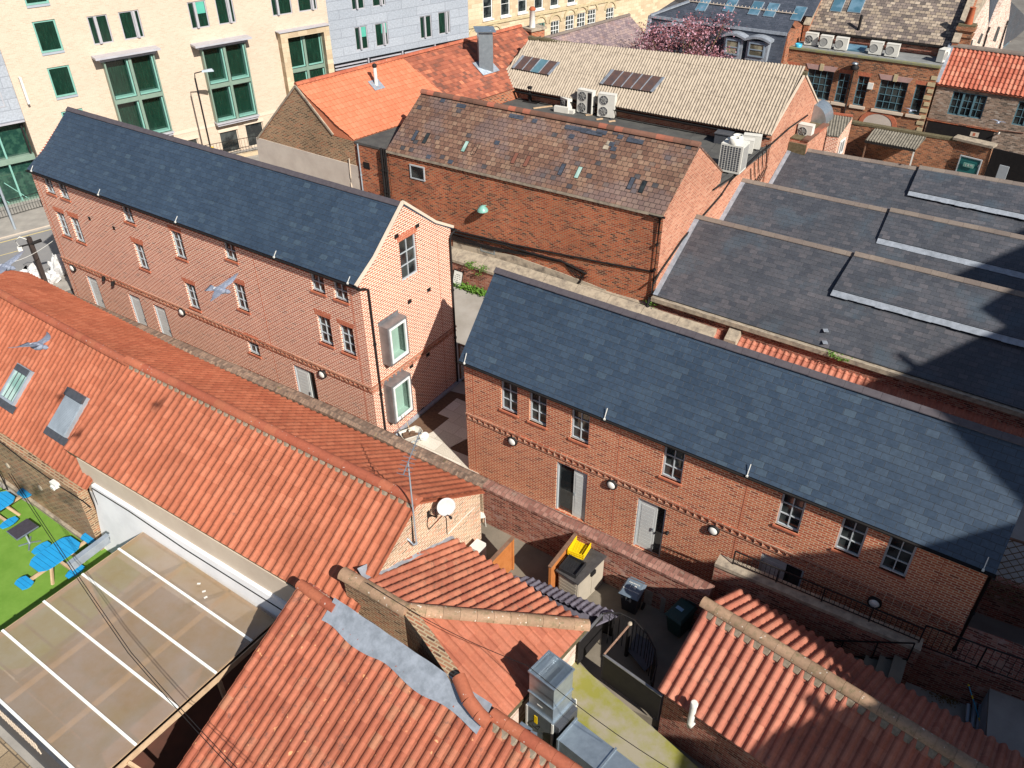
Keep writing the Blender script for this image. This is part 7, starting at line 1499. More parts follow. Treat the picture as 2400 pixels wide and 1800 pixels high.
# ------------------------------------------------------------------ bin court
def qbox(b,pts,z0,z1): b.hexa([Vector((p.x,p.y,z0)) for p in pts],[Vector((p.x,p.y,z1)) for p in pts])
ZL=1.55; A=G(1304,1336,ZL);B=G(1355.6,1368.8,ZL);C=G(1416,1300,ZL); D=A+(C-B); fs=frp(A,B); wS=(B-A).length; dS=(C-B).length; print('shed',wS,dS,fs.loc(C))
t=thing('storage_box','beige plastic storage box with dark grey lid between the fence and the brick wall','storage box',fs.w(wS/2,dS/2,CZ)); b=MB(); b.box(fs,.05,wS-.05,.05,dS-.05,CZ,ZL-.06); bo=b.obj('body',M['beige_pl'],t)
b=MB(); 
for k in range(7): b.box(fs,.1,wS-.1,.035,.05,CZ+.15+k*.14,CZ+.26+k*.14)
for k in range(2): b.box(fs,wS-.05,wS-.035,.1+k*(dS/2-.05),dS/2-.02+k*(dS/2-.08),CZ+.08,ZL-.12)
b.obj('panel',M['beige_pl'],bo)
b=MB(); n=9
for k in range(n): b.box(fs,wS*k/n-.02*(k==0),wS*(k+.96)/n,-.02,dS+.02,ZL-.06,ZL)
b.obj('lid',M['lid_grey'],t); b=MB(); b.box(fs,wS-.03,wS+.03,dS*.45,dS*.6,ZL-.25,ZL-.1); b.obj('latch',M['black'],t)
def crate(label,name,pts,z,h,mat,cat='crate'):
    a,bq,c=pts; d=a+(c-bq); t=thing(name,label,cat,(a+c)/2-Vector((0,0,0))); P=[a,bq,c,d]; b=MB(); cen=(a+c)/2
    t_=.02
    for i in range(4):
        p,q_=P[i],P[(i+1)%4]; n=10 if (q_-p).length>.5 else 7
        for zz in (0,h*.48,h-.03): b.bar(p+Vector((0,0,zz+.012)),q_+Vector((0,0,zz+.012)),.025,.03)
        for k in range(n+1): x=p.lerp(q_,k/n); b.bar(x,x+Vector((0,0,h)),.028,.016)
    b.obj('sides',M[mat],t); b=MB(); n=9
    for s in (0,1):
        for k in range(-n,n*2):
            # diagonal lattice base
            u0_,u1_=k/n,k/n+1; pts_=[]
            for v in (0,1):
                u=u0_+(u1_-u0_)*v; pts_.append((u,v if s==0 else 1-v))
            (ua_,va),(ub_,vb)=pts_
            if ub_<=0 or ua_>=1: continue
            ta=max(0,-ua_); tb_2=min(1,1-ua_); lerp2=lambda tt:(ua_+tt*(ub_-ua_),va+tt*(vb-va)); x0,x1=lerp2(ta),lerp2(tb_2)
            at=lambda uv:a+(bq-a)*uv[0]+(d-a)*uv[1]+Vector((0,0,.01+.006*s)); 
            if (at(x1)-at(x0)).length>.03: b.bar(at(x0),at(x1),.022,.012)
    b.obj('base',M[mat],t); return t
cz=ZL+.002
crate('bright yellow plastic bread crate tilted on the storage box lid','plastic_crate',[G(1330,1299,cz+.02),G(1366,1312,cz+.02),G(1390,1274,cz+.02)],cz,.2,'yellow')
crate('black plastic bread crate on the near end of the storage box lid','plastic_crate',[G(1310,1336,cz),G(1348,1356,cz),G(1372,1326,cz)],cz,.14,'black_pl')
def boardfence(label,p0,p1,z0,z1,group='orange timber fence panels in the bin court'):
    f=frp(p0,p1); L_=(p1-p0).xy.length; t=thing('timber_fence_panel',label,'fence panel',Vector((*f.w(L_/2,0,0).xy,z0)),group); b=MB(); n=int((z1-z0)/.11)
    for k in range(n): b.box(f,.05,L_-.05,-.015,.012,z0+.05+k*(z1-z0-.1)/n,z0+.05+(k+.93)*(z1-z0-.1)/n)
    b.obj('boards',M['wood_o'],t)
    for u in (0,L_-.09): b=MB(); b.box(f,u,u+.09,-.05,.04,z0,z1-.05); b.obj('post',M['wood_o'],t)
    b=MB(); b.box(f,-.03,L_+.03,-.06,.05,z1-.05,z1); b.obj('capping',M['wood_b'],t)
boardfence('orange timber fence panel beside the white appliance and mossy roof',G(1152,1311,1.75),G(1202,1258,1.75),CZ,1.75)
boardfence('orange timber fence panel beside the storage box',G(1289,1326,1.9),G(1357,1240,1.9),CZ,1.9)
a=G(1099,1281,1.2);c=G(1118,1262,1.2);d=G(1139,1273,1.2); fq=frp(a,a+(d-c)); b=MB(); qbox(b,[a,a+(d-c),d,c],CZ,1.2); o=b.obj('white_appliance',M['white_pl'],origin=Vector((a.x,a.y,CZ))); tag(o,'white box shaped appliance at the foot of the patchy brick gable','appliance')
# chair with blue cloth
p=G(1120,1228,CZ); f=Fr(p.x,p.y,20); t=thing('folding_chair','white metal chair draped with a pale blue cloth at the corner of the gable','chair',p); b=MB()
for u,v in ((-.2,-.2),(.2,-.2),(-.2,.2),(.2,.2)): b.tube([f.w(u*1.1,v*1.1,CZ),f.w(u,v,CZ+.45)],.012,6)
b.obj('leg_frame',M['white_pl'],t); b=MB(); b.box(f,-.22,.22,-.22,.22,CZ+.45,CZ+.48); b.tube([f.w(-.2,.2,CZ+.45),f.w(-.2,.27,CZ+.9),f.w(.2,.27,CZ+.9),f.w(.2,.2,CZ+.45)],.012,6); b.obj('seat',M['white_pl'],t)
lump('draped_cloth','pale blue and white cloth hanging over the white metal chair','cloth',f.w(0,.24,CZ+.5),.24,.08,.5,'cloth_b',9)
def wheelie(label,lid,zl,z0,mat,group,text=None,patch=None):
    A,B,C,D=[G(*p,zl) for p in lid] # front-left, back-left, back-right, front-right
    f=frp(A,D); w_=(D-A).length; d_=f.loc(B)[1]; t=thing('wheelie_bin',label,'bin',Vector((*f.w(w_/2,d_/2,0).xy,z0)),group); b=MB(); P=f.w; i=.07
    b.hexa([P(i,i+.1,z0+.12),P(w_-i,i+.1,z0+.12),P(w_-i,d_-.12,z0+.12),P(i,d_-.12,z0+.12)],[P(.02,.02,zl-.08),P(w_-.02,.02,zl-.08),P(w_-.02,d_-.04,zl-.08),P(.02,d_-.04,zl-.08)]); bo=b.obj('body',M[mat],t)
    b=MB(); e=.04
    b.hexa([P(-.02,-.04,zl-.08),P(w_+.02,-.04,zl-.08),P(w_+.02,d_,zl-.06),P(-.02,d_,zl-.06)],[P(.04,.03,zl-.0),P(w_-.04,.03,zl-.0),P(w_-.05,d_-.1,zl+.05),P(.05,d_-.1,zl+.05)])
    b.tube([P(.06,d_+.02,zl-.03),P(w_-.06,d_+.02,zl-.03)],.022,8); b.hexa([P(w_*.3,.08,zl+.0),P(w_*.7,.08,zl+.0),P(w_*.7,d_*.8,zl+.03),P(w_*.3,d_*.8,zl+.03)],[P(w_*.32,.1,zl+.02),P(w_*.68,.1,zl+.02),P(w_*.68,d_*.78,zl+.055),P(w_*.32,d_*.78,zl+.055)]) if 0 else None
    lo=b.obj('lid',M['lid_'+mat] if 'lid_'+mat in M else M[mat],t)
    for s in (0,w_): b=MB(); b.lathe(P(s-.03 if s==0 else s-.03,d_-.06,z0+.12),[(.12,0),(.12,.06)],14,ax=P(1,0,0)-P(0,0,0)); b.obj('wheel',M['black'],t)
    tilt=math.atan2(.05,d_-.13); rm=Matrix.Rotation(f.a,4,'Z')@Matrix.Rotation(tilt,4,'X')
    if text:
        for s,sz,y in text: textobj(s,lo,P(w_/2,.03+y*d_,zl+.004+(y*d_-.0)/(d_-.13)*.05+.004),sz,rm,'white_pl')
        textobj(text[1][0],bo,P(w_/2,.0,zl-.25),.16,Matrix.Rotation(f.a,4,'Z')@Matrix.Rotation(R(80),4,'X'),'lettergrey')
    if patch: b=MB(); f3=Fr(*P(w_*.42,d_*.45,0).xy,f.deg); b.box(f3,-.11,.11,-.06,.06,zl+.025,zl+.037); b.obj('label_plate',M['label_blue'],lo)
    return t
M['lettergrey']=plain('faded_lettering',(.4,.4,.38),(.3,.3,.28),5,.6)
wheelie('grey wheelie bin with white number on its lid, left of two',[(1452,1384),(1474,1350),(1515,1362),(1495,1403)],1.4,CZ,'bin_grey','wheelie bins by the brick wall',[('Apartments',.075,.62),('1-8',.17,.42),('York Apartments',.075,.2)])
wheelie('dark green wheelie bin in the shade, with a pale blue label on its lid',[(1560,1434),(1597,1396),(1632,1420),(1597,1460)],1.35,CZ,'bin_green','wheelie bins by the brick wall',None,True)
for i,(pts,l) in enumerate(((((1512,1382),(1521,1357),(1551,1372),(1541,1391)),'small concrete block box right of the grey bin'),(((1550,1401),(1558,1376),(1588,1389),(1580,1406)),'small concrete block box left of the dark green bin'))):
    a,b1,c,d=[G(x,y,.95) for x,y in pts]; b=MB(); qbox(b,[a,d,c,b1],CZ,.95); o=b.obj('concrete_block',M['pale_box'],origin=Vector((a.x,a.y,CZ))); tag(o,l,'block','concrete block boxes between the bins')
fW2=frp(d_,e_); fW2n=Fr(*fW2.w(0,-.38,0).xy,fW2.deg)
for i,(tl,br,l) in enumerate((((1431,1296),(1457,1324),'black meter box on the brick wall nearer the storage box'),((1471,1316),(1491,1343),'grey meter box on the brick wall above the grey bin'))):
    a=fW2n.px(*tl,-.1);c=fW2n.px(*br,-.1); f=fW2n; p=f.w((a[0]+c[0])/2,-.1,c[1]); t=thing('meter_box',l,'meter box',p,'meter boxes on the brick wall'); b=MB(); b.box(f,a[0],c[0],-.13,0,c[1],a[1]); b.obj('casing',M['black' if i==0 else 'lid_grey'],t); b=MB(); b.box(f,(a[0]+c[0])/2-.02,(a[0]+c[0])/2+.03,-.135,-.13,c[1]+.15,c[1]+.19); b.obj('indicator',M['yellow' if i==0 else 'pinkp'],t)
for x,y in ((1342,1227),(1345,1230),(1410,1261)):
    pass
for i,(x,y,l) in enumerate(((1275,1195,'stone stub in the brick wall, left of three'),(1341,1227,'stone stub in the brick wall, middle of three'),(1408,1260,'stone stub in the brick wall behind the yellow crate, right of three'))):
    u,z=fW2n.px(x,y,-.1); b=MB(); b.box(fW2n,u-.08,u+.08,-.16,.02,z-.08,z+.08); o=b.obj('stone_bracket',M['stone_cope'],tW2)
# grey pipe by the taller wall
p=G(1702,1385,.8); b=MB(); b.tube([Vector((p.x,p.y,CZ)),Vector((p.x,p.y,1.75))],.1,12); b.tube([Vector((p.x,p.y,1.7)),Vector((p.x,p.y,1.85))],.115,12); o=b.obj('vent_pipe',M['lid_grey'],origin=Vector((p.x,p.y,CZ))); tag(o,'grey capped soil pipe at the corner where the two brick walls meet','pipe')
# ------------------------------------------------------------------ stairwell guard
GT=1.7; a=G(1412,1439,GT);b_=G(1358,1500,GT);c=G(1416,1534,GT);d=G(1551,1630,GT)
tSw=thing('stairwell_guard','black iron guard with curved bars around the spiral stairwell beside the green yard','guard rail',Vector((c.x,c.y,YZ)))
for p,q_ in ((a,b_),(c,d)):
    f=frp(p,q_); L_=(q_-p).xy.length; m=MB(); m.box(f,0,L_,-.01,.01,YZ,GT-.03); m.obj('steel_panel',M['black'],tSw); m=MB(); m.box(f,-.02,L_+.02,-.035,.035,GT-.03,GT); m.obj('handrail',M['zinc'],tSw)
arc=[G(x,y,GT) for x,y in ((1412,1439),(1430,1436),(1454,1437),(1486,1453),(1517,1486),(1535,1522),(1539,1558),(1528,1601))]
m=MB(); m.tube(arc,.025,6); m.obj('curved_rail',M['black'],tSw); m=MB()
for p,q_ in zip(arc,arc[1:]):
    n=max(1,int((q_-p).length/.12))
    for k in range(n): x=p.lerp(q_,k/n); m.bar(Vector((x.x,x.y,YZ-.3)),x,.018)
o=m.obj('bar_row',M['black'],tSw); o['kind']='stuff'
pc_=G(1476,1464,GT); m=MB(); m.tube([Vector((pc_.x,pc_.y,CZ-.0)),pc_+Vector((0,0,.03))],.06,10); m.obj('newel_post',M['black'],tSw); m=MB(); m.lathe(pc_+Vector((0,0,.03)),[(.07,0),(.06,.05),(.03,.06)],10); m.obj('newel_cap',M['stone_cope'],tSw)
m=MB(); m.bar(pc_,c,.045,.03); m.obj('diagonal_rail',M['rust'],tSw)
for k in range(7):
    a0=R(-60+k*24); m=MB(); z=YZ-.02-.06*k; r=.85; m.slab([Vector((pc_.x,pc_.y,z)),Vector((pc_.x+math.cos(a0)*r,pc_.y+math.sin(a0)*r,z)),Vector((pc_.x+math.cos(a0+R(26))*r,pc_.y+math.sin(a0+R(26))*r,z))],.03); m.obj('tread',M['black2'],tSw)
m=MB(); f=frp(a,b_)
m.bar(Vector((a.x,a.y,YZ)),a,.04); m.bar(Vector((b_.x,b_.y,YZ)),b_,.04); m.bar(Vector((c.x,c.y,YZ)),c,.04); m.obj('corner_post',M['black'],tSw)
# ------------------------------------------------------------------ duct tower
ZT=3.4; a=G(1237,1572,ZT);b_=G(1286,1522.6,ZT);c=G(1343,1567.8,ZT);d=G(1299,1619,ZT); f=frp(a,d); w_=(d-a).length; dp=f.loc(b_)[1]; fT=f; print('tower',w_,dp,f.deg)
tDu=thing('extract_duct','galvanised kitchen extract duct tower with mesh top in the green yard','duct',Vector((*f.w(w_/2,dp/2,0).xy,YZ)))
b=MB(); e=.03
for z0,z1 in ((2.0,2.55),(2.58,ZT-.06)):
    for A_ in ((e,w_-e,e,e+.01),(e,w_-e,dp-e-.01,dp-e),(e,e+.01,e+.01,dp-e-.01),(w_-e-.01,w_-e,e+.01,dp-e-.01)): b.box(f,A_[0],A_[1],A_[2],A_[3],z0,z1)
b.obj('shaft',M['galv'],tDu)
for z,g in ((ZT-.06,.0),(2.55,.0),(1.97,.02)):
    b=MB()
    for A_ in ((-g,w_+g,-g,.04),(-g,w_+g,dp-.04,dp+g),(-g,.04,.04,dp-.04),(w_-.04,w_+g,.04,dp-.04)): b.box(f,A_[0],A_[1],A_[2],A_[3],z,z+(.06 if z>3 else .035))
    b.obj('flange',M['galv'],tDu)
b=MB(); n=24
for k in range(1,n): b.box(f,.04+(w_-.08)*k/n-.003,.04+(w_-.08)*k/n+.003,.04,dp-.04,ZT-.03,ZT-.024); b.box(f,.04,w_-.04,.04+(dp-.08)*k/n-.003,.04+(dp-.08)*k/n+.003,ZT-.024,ZT-.018)
mo=b.obj('wire_mesh',M['galv'],tDu); mo['kind']='stuff'
b=MB()
for k in range(9):
    t0,t1=k/9,(k+1)/9; x0,x1=.05+.35*math.sin(t0*1.5),.05+.35*math.sin(t1*1.5); z0,z1=ZT-.1-.0*t0-.5*t0*t0,ZT-.1-.5*t1*t1
    b.q((f.w(x0,.04,z0),f.w(x0,dp-.04,z0),f.w(x1,dp-.04,z1),f.w(x1,.04,z1)))
b.box(f,w_*.62,w_-.05,.04,dp-.04,ZT-.25,ZT-.2); b.obj('damper_blade',M['galv'],tDu)
b=MB(); b.box(f,.04,w_-.04,.04,dp-.04,2.02,2.1); b.obj('dark_bottom',M['black'],tDu)
b=MB(); b.box(f,.0,w_+.02,-.02,dp+.1,YZ,1.97); fb=b.obj('fan_casing',M['galv_dark'],tDu)
b=MB(); b.box(f,w_*.3,w_*.42,-.03,-.02,1.5,1.8); b.obj('yellow_label',M['yellow'],fb); b=MB(); b.tube([f.w(.2,-.02,1.5),f.w(.25,-.08,1.4),f.w(.42,-.08,1.38),f.w(.45,-.02,1.5)],.012,6); b.obj('handle',M['black'],fb)
b=MB()
for x in (0,w_): 
    for y in (-.03,dp+.1): b.box(f,x-.03,x+.03,y-.0,y+.03,YZ,1.99)
b.obj('corner_trim',M['white_pl'],fb)
b=MB(); b.box(f,w_*.35,w_*.55,-.001+.03-.006,.03-.002,2.25,2.29); b.obj('label',M['white_pl'],tDu)
# horizontal duct running off to the lower right
h0=f.w(w_+.1,-.0,0); fh2=Fr(*f.w(w_+.12,-.02,0).xy,f.deg+0); 
b=MB(); b.box(f,w_+.02,w_+.16,.05,dp+.0,.95,1.9); b.obj('flexible_joint',M['black2'],tDu)
fx=frp(G(1322,1738,1.75),G(1440,1830,1.75)); 
q0=G(1318,1742,1.75);q1=G(1350,1686,1.75); q2=q1+(G(1500,1800,1.75)-q1).normalized()*4; fx=frp(q1,q2); wd_=-fx.loc(q0)[1]; print('hduct',fx.deg,wd_)
for k in range(3):
    b=MB(); u0_=k*1.22; b.box(fx,u0_+.03,u0_+1.19,-wd_,0,1.0,1.75); s_=b.obj('duct_section',M['galv'],tDu); b=MB(); b.box(fx,u0_-.02,u0_+.03,-wd_-.035,.035,.97,1.79); b.obj('joint_flange',M['galv'],s_)
# small box condensers beside the ridge
for i,(x,y) in enumerate(((1228,1708),(1240,1722),(1260,1745),(1292,1778))):
    p=G(x,y,3.0 if i<2 else 2.95); z=p.z; f3=Fr(p.x,p.y,fE.deg+15*i%30); t_o=MB(); t_o.box(f3,-.16,.16,-.12,.12,z-.5,z); o=t_o.obj('junction_box',M['galv'],origin=Vector((p.x,p.y,z-.5))); tag(o,['small galvanised box behind the ridge, topmost of four','second galvanised box down behind the ridge','third galvanised box, just left of the duct casing','lowest galvanised box by the ridge tiles'][i],'box','galvanised boxes between ridge and duct')
# ------------------------------------------------------------------ aerial, dish and clutter on the gable
gD=Fr(*fD.w(LD-.1,vW,0).xy,fD.deg+90)
p0=gD.px(974,1270,-.12); p1=gD.px(961,1138,-.12)
t=thing('tv_aerial','grey television aerial on a thin mast fixed to the patchy brick gable','aerial',gD.w(p0[0],-.12,p0[1])); m0=gD.w(p0[0],-.15,p0[1]-.1); zt=Fr(m0.x,m0.y,0).px(966,1085)[1]; m1=Vector((m0.x,m0.y,zt)); b=MB(); b.tube([m0,m1],.022,8); b.obj('mast',M['galv_dull'],t)
fa=Fr(m1.x,m1.y,100); tip=G(974,1083,zt+.45); d_=Vector((.25,.55,.45)).normalized(); b=MB(); s0_=m1+Vector((0,0,.02))-d_*.35; s1_=m1+d_*.85; b.bar(s0_,s1_,.022,.022)
x_=d_.cross(Vector((0,0,1))).normalized()
b.obj('boom',M['galv'],t)
for k in range(11):
    q_=s0_.lerp(s1_,k/10); l_=.2 if k<5 else .12-.006*k; b=MB(); b.bar(q_-x_*l_,q_+x_*l_,.014,.01); b.obj('element',M['galv'],t)
b=MB(); b.tube([gD.w(p0[0]-.2,0,p0[1]+.25),gD.w(p0[0]-.2,-.1,p0[1]+.2),gD.w(p0[0]-.1,-.12,p0[1]-.05),gD.w(p0[0]+.05,-.14,p0[1]-.05)],.03,8); b.obj('wall_bracket',M['galv_dull'],t)
u,z=gD.px(1003,1205,0); t=thing('satellite_dish','pale grey satellite dish on a wall arm at the top of the brick gable','satellite dish',gD.w(u,0,z)); b=MB(); b.box(gD,u-.05,u+.05,-.04,0,z-.12,z+.12); b.tube([gD.w(u,-.04,z),gD.w(u,-.3,z+.05),gD.w(u,-.3,z+.35)],.025,8); b.obj('wall_arm',M['black'],t)
dc=gD.w(u+.28,-.45,z+.33); ax=Vector((.35,-.86,.36)).normalized(); b=MB(); b.lathe(dc,[(.001,0),(.1,.008),(.19,.03),(.27,.06),(.28,.064),(.27,.07),(.19,.042),(.1,.02),(.001,.014)],28,ax=ax); b.obj('dish',M['dish'],t); b=MB(); l0=dc-Vector((0,0,.3)); l1=dc+ax*.42-Vector((0,0,.22)); b.bar(l0,l1,.025,.02); b.tube([l1-ax*.02,l1+ax*.1],.04,8); b.obj('receiver_arm',M['black'],t)
cable(tD,gD,[(1003,1212),(1001,1230),(1005,1241),(1040,1205),(1046,1215),(1048,1252)],.012,-.02); cable(tD,gD,[(1050,1252),(1085,1215),(1112,1190)],.01,-.02,mat='white_pl'); cable(tD,gD,[(965,1205),(966,1240),(968,1280)],.014,-.02)
# ------------------------------------------------------------------ alley and patio things
def lattice(label,p0,p1,z0,z1,frame='wood_b',mat='wood_l',s=.22,group='diagonal lattice fence panels'):
    f=frp(p0,p1); L_=(p1-p0).xy.length; t=thing('lattice_fence',label,'fence',Vector((*f.w(L_/2,0,0).xy,z0)),group); b=MB()
    for a in ((0,L_,z0,z0+.05),(0,L_,z1-.06,z1),): b.box(f,a[0],a[1],-.03,.03,a[2],a[3])
    for u in (0,L_-.06): b.box(f,u,u+.06,-.031,.031,z0,z1)
    b.obj('frame',M[frame],t); b=MB(); h=z1-z0
    for sgn,dv in ((1,-.008),(-1,.008)):
        k=-h
        while k<L_+h:
            ua_,ub_=(k,k+h) if sgn>0 else (k,k-h); za,zb_2=z0,z1
            pts=[]
            lo,hi=0.,1.
            for lim in (0.,L_):
                if ub_!=ua_:
                    tt=(lim-ua_)/(ub_-ua_)
                    if (ub_>ua_)==(lim==0.): lo=max(lo,tt)
                    else: hi=min(hi,tt)
            if hi-lo>.03: b.bar(f.w(ua_+(ub_-ua_)*lo,dv,za+(zb_2-za)*lo),f.w(ua_+(ub_-ua_)*hi,dv,za+(zb_2-za)*hi),.03,.012)
            k+=s
    b.obj('lattice',M[mat],t); return t
lattice('brown lattice fence panel closing the gap between the two new houses',gA.w(WA+.1,-.02,0),fB.w(-.05,WB+.3,0),0,1.9)
gB=fB.side(LB,0,1)
lattice('dark lattice fence beyond the right end of the middle house',fB.w(LB+.3,WB-.9,0),fB.w(LB+7,WB-.2,0),.9,3.4,'wood_b','wood_l2',.3)
b=MB(); f=frp(fB.w(LB+.2,WB-.8,0),fB.w(LB+7,WB-.1,0)); b.box(f,0,7,.05,.3,-.1,1.5); o=b.obj('garden_wall',M['brick_wall'],origin=f.w(3,0,0)); tag(o,'dark shaded brick wall carrying the lattice right of the middle house','wall')
p=G(1082,665,0); f=fW4; u,_=f.loc(p); t=thing('notice_board','black framed white notice leaning at the foot of the ivy wall','notice board',f.w(u,-.1,0)); h_=.85; w2_=.58
A_=[f.w(u-w2_/2,-.33,.02),f.w(u+w2_/2,-.33,.02),f.w(u+w2_/2,-.08,h_),f.w(u-w2_/2,-.08,h_)]; n_=(A_[1]-A_[0]).cross(A_[3]-A_[0]).normalized(); b=MB(); b.hexa([p_-n_*.03 for p_ in A_],A_); b.obj('frame',M['black'],t)
cc=sum(A_,Vector((0,0,0)))/4; B_=[cc+(p_-cc)*.9+n_*.003 for p_ in A_]; b=MB(); b.hexa([p_-n_*.003 for p_ in B_],B_); fa_=b.obj('face',M['white_pl'],t)
rs=random.Random(3); eu=(A_[1]-A_[0]).normalized(); ev=(A_[3]-A_[0]).normalized(); b=MB()
for j,wn in enumerate((1,3,3,2,1)):
    y=.62-j*.1; x=-.19+(.08 if wn==1 else 0)
    for k in range(wn):
        l_=.26 if wn==1 else .1+rs.uniform(-.02,.03)
        for m_ in range(int(l_/.026)): q_=cc+eu*(x+m_*.026)+ev*(y-.42)+n_*.006; b.hexa([q_,q_+eu*.017,q_+eu*.017+ev*.03,q_+ev*.03],[r_+n_*.002 for r_ in (q_,q_+eu*.017,q_+eu*.017+ev*.03,q_+ev*.03)])
        x+=l_+.04
o=b.obj('writing',M['lid_grey'],fa_); o['kind']='stuff'
# greenery at the foot of the wall
def leaves(name,label,cat,pts,n,s,h,seed,mat='leaf',group=None):
    rs=random.Random(seed); b=MB(); org=pts[0]
    for k in range(n):
        i=rs.randrange(len(pts)); p=pts[i]; g=p+Vector((rs.gauss(0,.16),rs.gauss(0,.1),abs(rs.gauss(0,h)))); d=Vector((rs.uniform(-1,1),rs.uniform(-1,1),rs.uniform(-.2,.8))).normalized(); x=d.cross(Vector((0,0,1)))
        if x.length<.1: continue
        x=x.normalized()*s*.4; e=g+d*s; m_=g+d*s*.5+Vector((0,0,s*.15)); b.q((g,m_-x,e,m_+x))
    o=b.obj(name,M[mat],origin=org); tag(o,label,cat,group); return o
leaves('weed_clump','low green weeds along the foot of the ivy wall behind the left house','weeds',[fW4.w(u,-.18,.03) for u in [k*.13 for k in range(-4,26)]],1500,.13,.09,1)
leaves('ivy_patch','green ivy hanging on the wall left of the stone ledge','ivy',[fW4.w(*fW4.px(x,y,-.05)[:1],-.07,fW4.px(x,y,-.05)[1]) for x,y in ((1100,618),(1104,625),(1112,628),(1132,630),(1134,636),(1125,645))],320,.08,.05,2)
leaves('ivy_patch','green ivy clump beside the black hopper pipe on the mossy boundary wall','ivy',[fW5.w(*fW5.px(x,y,-.05)[:1],-.08,fW5.px(x,y,-.05)[1]) for x,y in ((1440,702),(1444,708),(1468,718),(1492,716),(1496,724),(1500,730),(1530,708),(1537,714))],420,.08,.05,3)
leaves('ivy_patch','green ivy on the slate range wall below its dark stain','ivy',[fS.w(*fS.px(x,y,-.05)[:1],-.1,fS.px(x,y,-.05)[1]) for x,y in ((1952,828),(1962,833),(1972,838),(1985,842))],260,.07,.04,4)
# wheelbarrow
wb0=Vector((*gA.w(.9,-1.1,0).xy,0)); pw=G(965,1025,.35); t=thing('wheelbarrow','white rusty wheelbarrow full of soil with a spade standing in it','wheelbarrow',Vector((pw.x,pw.y,0))); f=Fr(pw.x,pw.y,fA.deg+62)
b=MB(); r0=[(-.42,-.26),(.3,-.3),(.42,-.12),(.42,.12),(.3,.3),(-.42,.26)]; r1=[(-.25,-.14),(.12,-.16),(.2,-.06),(.2,.06),(.12,.16),(-.25,.14)]
for k in range(6): j=(k+1)%6; b.q((f.w(*r1[k],.25),f.w(*r1[j],.25),f.w(*r0[j],.58),f.w(*r0[k],.58))); b.q((f.w(*r1[k],.27),f.w(*r0[k],.6),f.w(*r0[j],.6),f.w(*r1[j],.27))); b.bar(f.w(*r0[k],.59),f.w(*r0[j],.59),.03)
b.q([f.w(*q_,.26) for q_ in r1]); b.obj('tray',M['rusty_white'],t); b=MB(); b.lathe(f.w(.52,0,.19)-(f.w(0,1,0)-f.w(0,0,0))*.05,[(.06,0),(.19,.0),(.2,.03),(.2,.07),(.19,.1),(.06,.1)],18,ax=f.w(0,1,0)-f.w(0,0,0)); b.obj('wheel',M['white_pl'],t)
b=MB()
for s in (-1,1): b.tube([f.w(.52,s*.08,.19),f.w(-.2,s*.22,.3),f.w(-.85,s*.3,.55)],.018,6); b.tube([f.w(-.2,s*.22,.3),f.w(-.3,s*.24,0),f.w(-.1,s*.2,.25)],.016,6)
b.obj('handle_frame',M['galv_dull'],t); o=lump('soil_heap','brown soil heaped in the white wheelbarrow','soil',f.w(-.05,0,.38),.32,.2,.2,'soil',4)
t=thing('spade','rusty spade standing in the soil of the wheelbarrow','spade',f.w(.0,.05,.5)); b=MB(); b.tube([f.w(.0,.05,.5),f.w(-.12,.25,1.35)],.016,6); b.obj('shaft',M['wood_p'],t); b=MB(); b.hexa([f.w(-.06,.0,.42),f.w(.1,.0,.42),f.w(.1,.02,.42),f.w(-.06,.02,.42)],[f.w(-.08,.05,.7),f.w(.12,.05,.7),f.w(.12,.07,.7),f.w(-.08,.07,.7)]); b.obj('blade',M['rusty_white'],t)
b=MB(); b.hexa([gA.w(.3,-.75,.0),gA.w(.8,-.75,.0),gA.w(.8,-.4,.0),gA.w(.3,-.4,.0)],[gA.w(.35,-.7,.3),gA.w(.8,-.72,.35),gA.w(.75,-.45,.5),gA.w(.35,-.45,.45)]); o=b.obj('grey_bucket',M['galv_dull'],origin=gA.w(.5,-.5,0)); tag(o,'tipped grey metal trough below the lower box window','trough')
b=MB(); b.box(gA,.5,WA+1,-.14,-.0,0,.1); b.obj('plinth_flashing',M['lead'],tA)
# ------------------------------------------------------------------ lower right yard: steps, rails, clutter
P3=q0=frp(w3a,w3b)
LOW=-.55
ly=[fG.w(2.5,vn+.1,0),fG.w(LG,vn+.1,0),fG.w(LG,vn+6,0),fB.w(LB+1,-1.6,0),fB.w(LB-3.5,-1.6,0)]
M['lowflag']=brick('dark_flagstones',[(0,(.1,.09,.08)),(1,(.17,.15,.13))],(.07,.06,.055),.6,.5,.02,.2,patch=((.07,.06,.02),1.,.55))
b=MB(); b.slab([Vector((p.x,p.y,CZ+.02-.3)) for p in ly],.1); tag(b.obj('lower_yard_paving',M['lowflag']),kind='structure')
LZ=CZ+.02-.3
st=thing('stone_steps','dark stone steps with iron rails down from the middle house terrace','steps',q0.w(L3-1.2,-.9,LZ))
for k in range(7): b=MB(); u=L3-.2-k*.32; b.box(q0,u-.32,u,-1.55,-.42,LZ,1.9-k*.24); b.obj('step',M['court'],st)
railing(None,'sloping iron handrail beside the dark stone steps',[q0.w(L3-.2,-.45,1.9),q0.w(L3-2.6,-.45,.35)],.75,step=3,post=.8,bars=False)
tz=1.56; ff=frp(G(2171,1466,tz+.9),G(2314,1517,tz+.9)); b=MB(); b.box(ff,-.1,6,-.02,1.4,LZ,1.55); o=b.obj('terrace_block',[M['brick_wall']][0],origin=q0.w(L3+1,0,LZ)); tag(o,'shaded brick retaining block below the right hand terrace railing','retaining wall')
tz=1.56
rA,rB,rC=G(2171,1466,tz+.9),G(2314,1517,tz+.9),G(2440,1560,tz+.9)
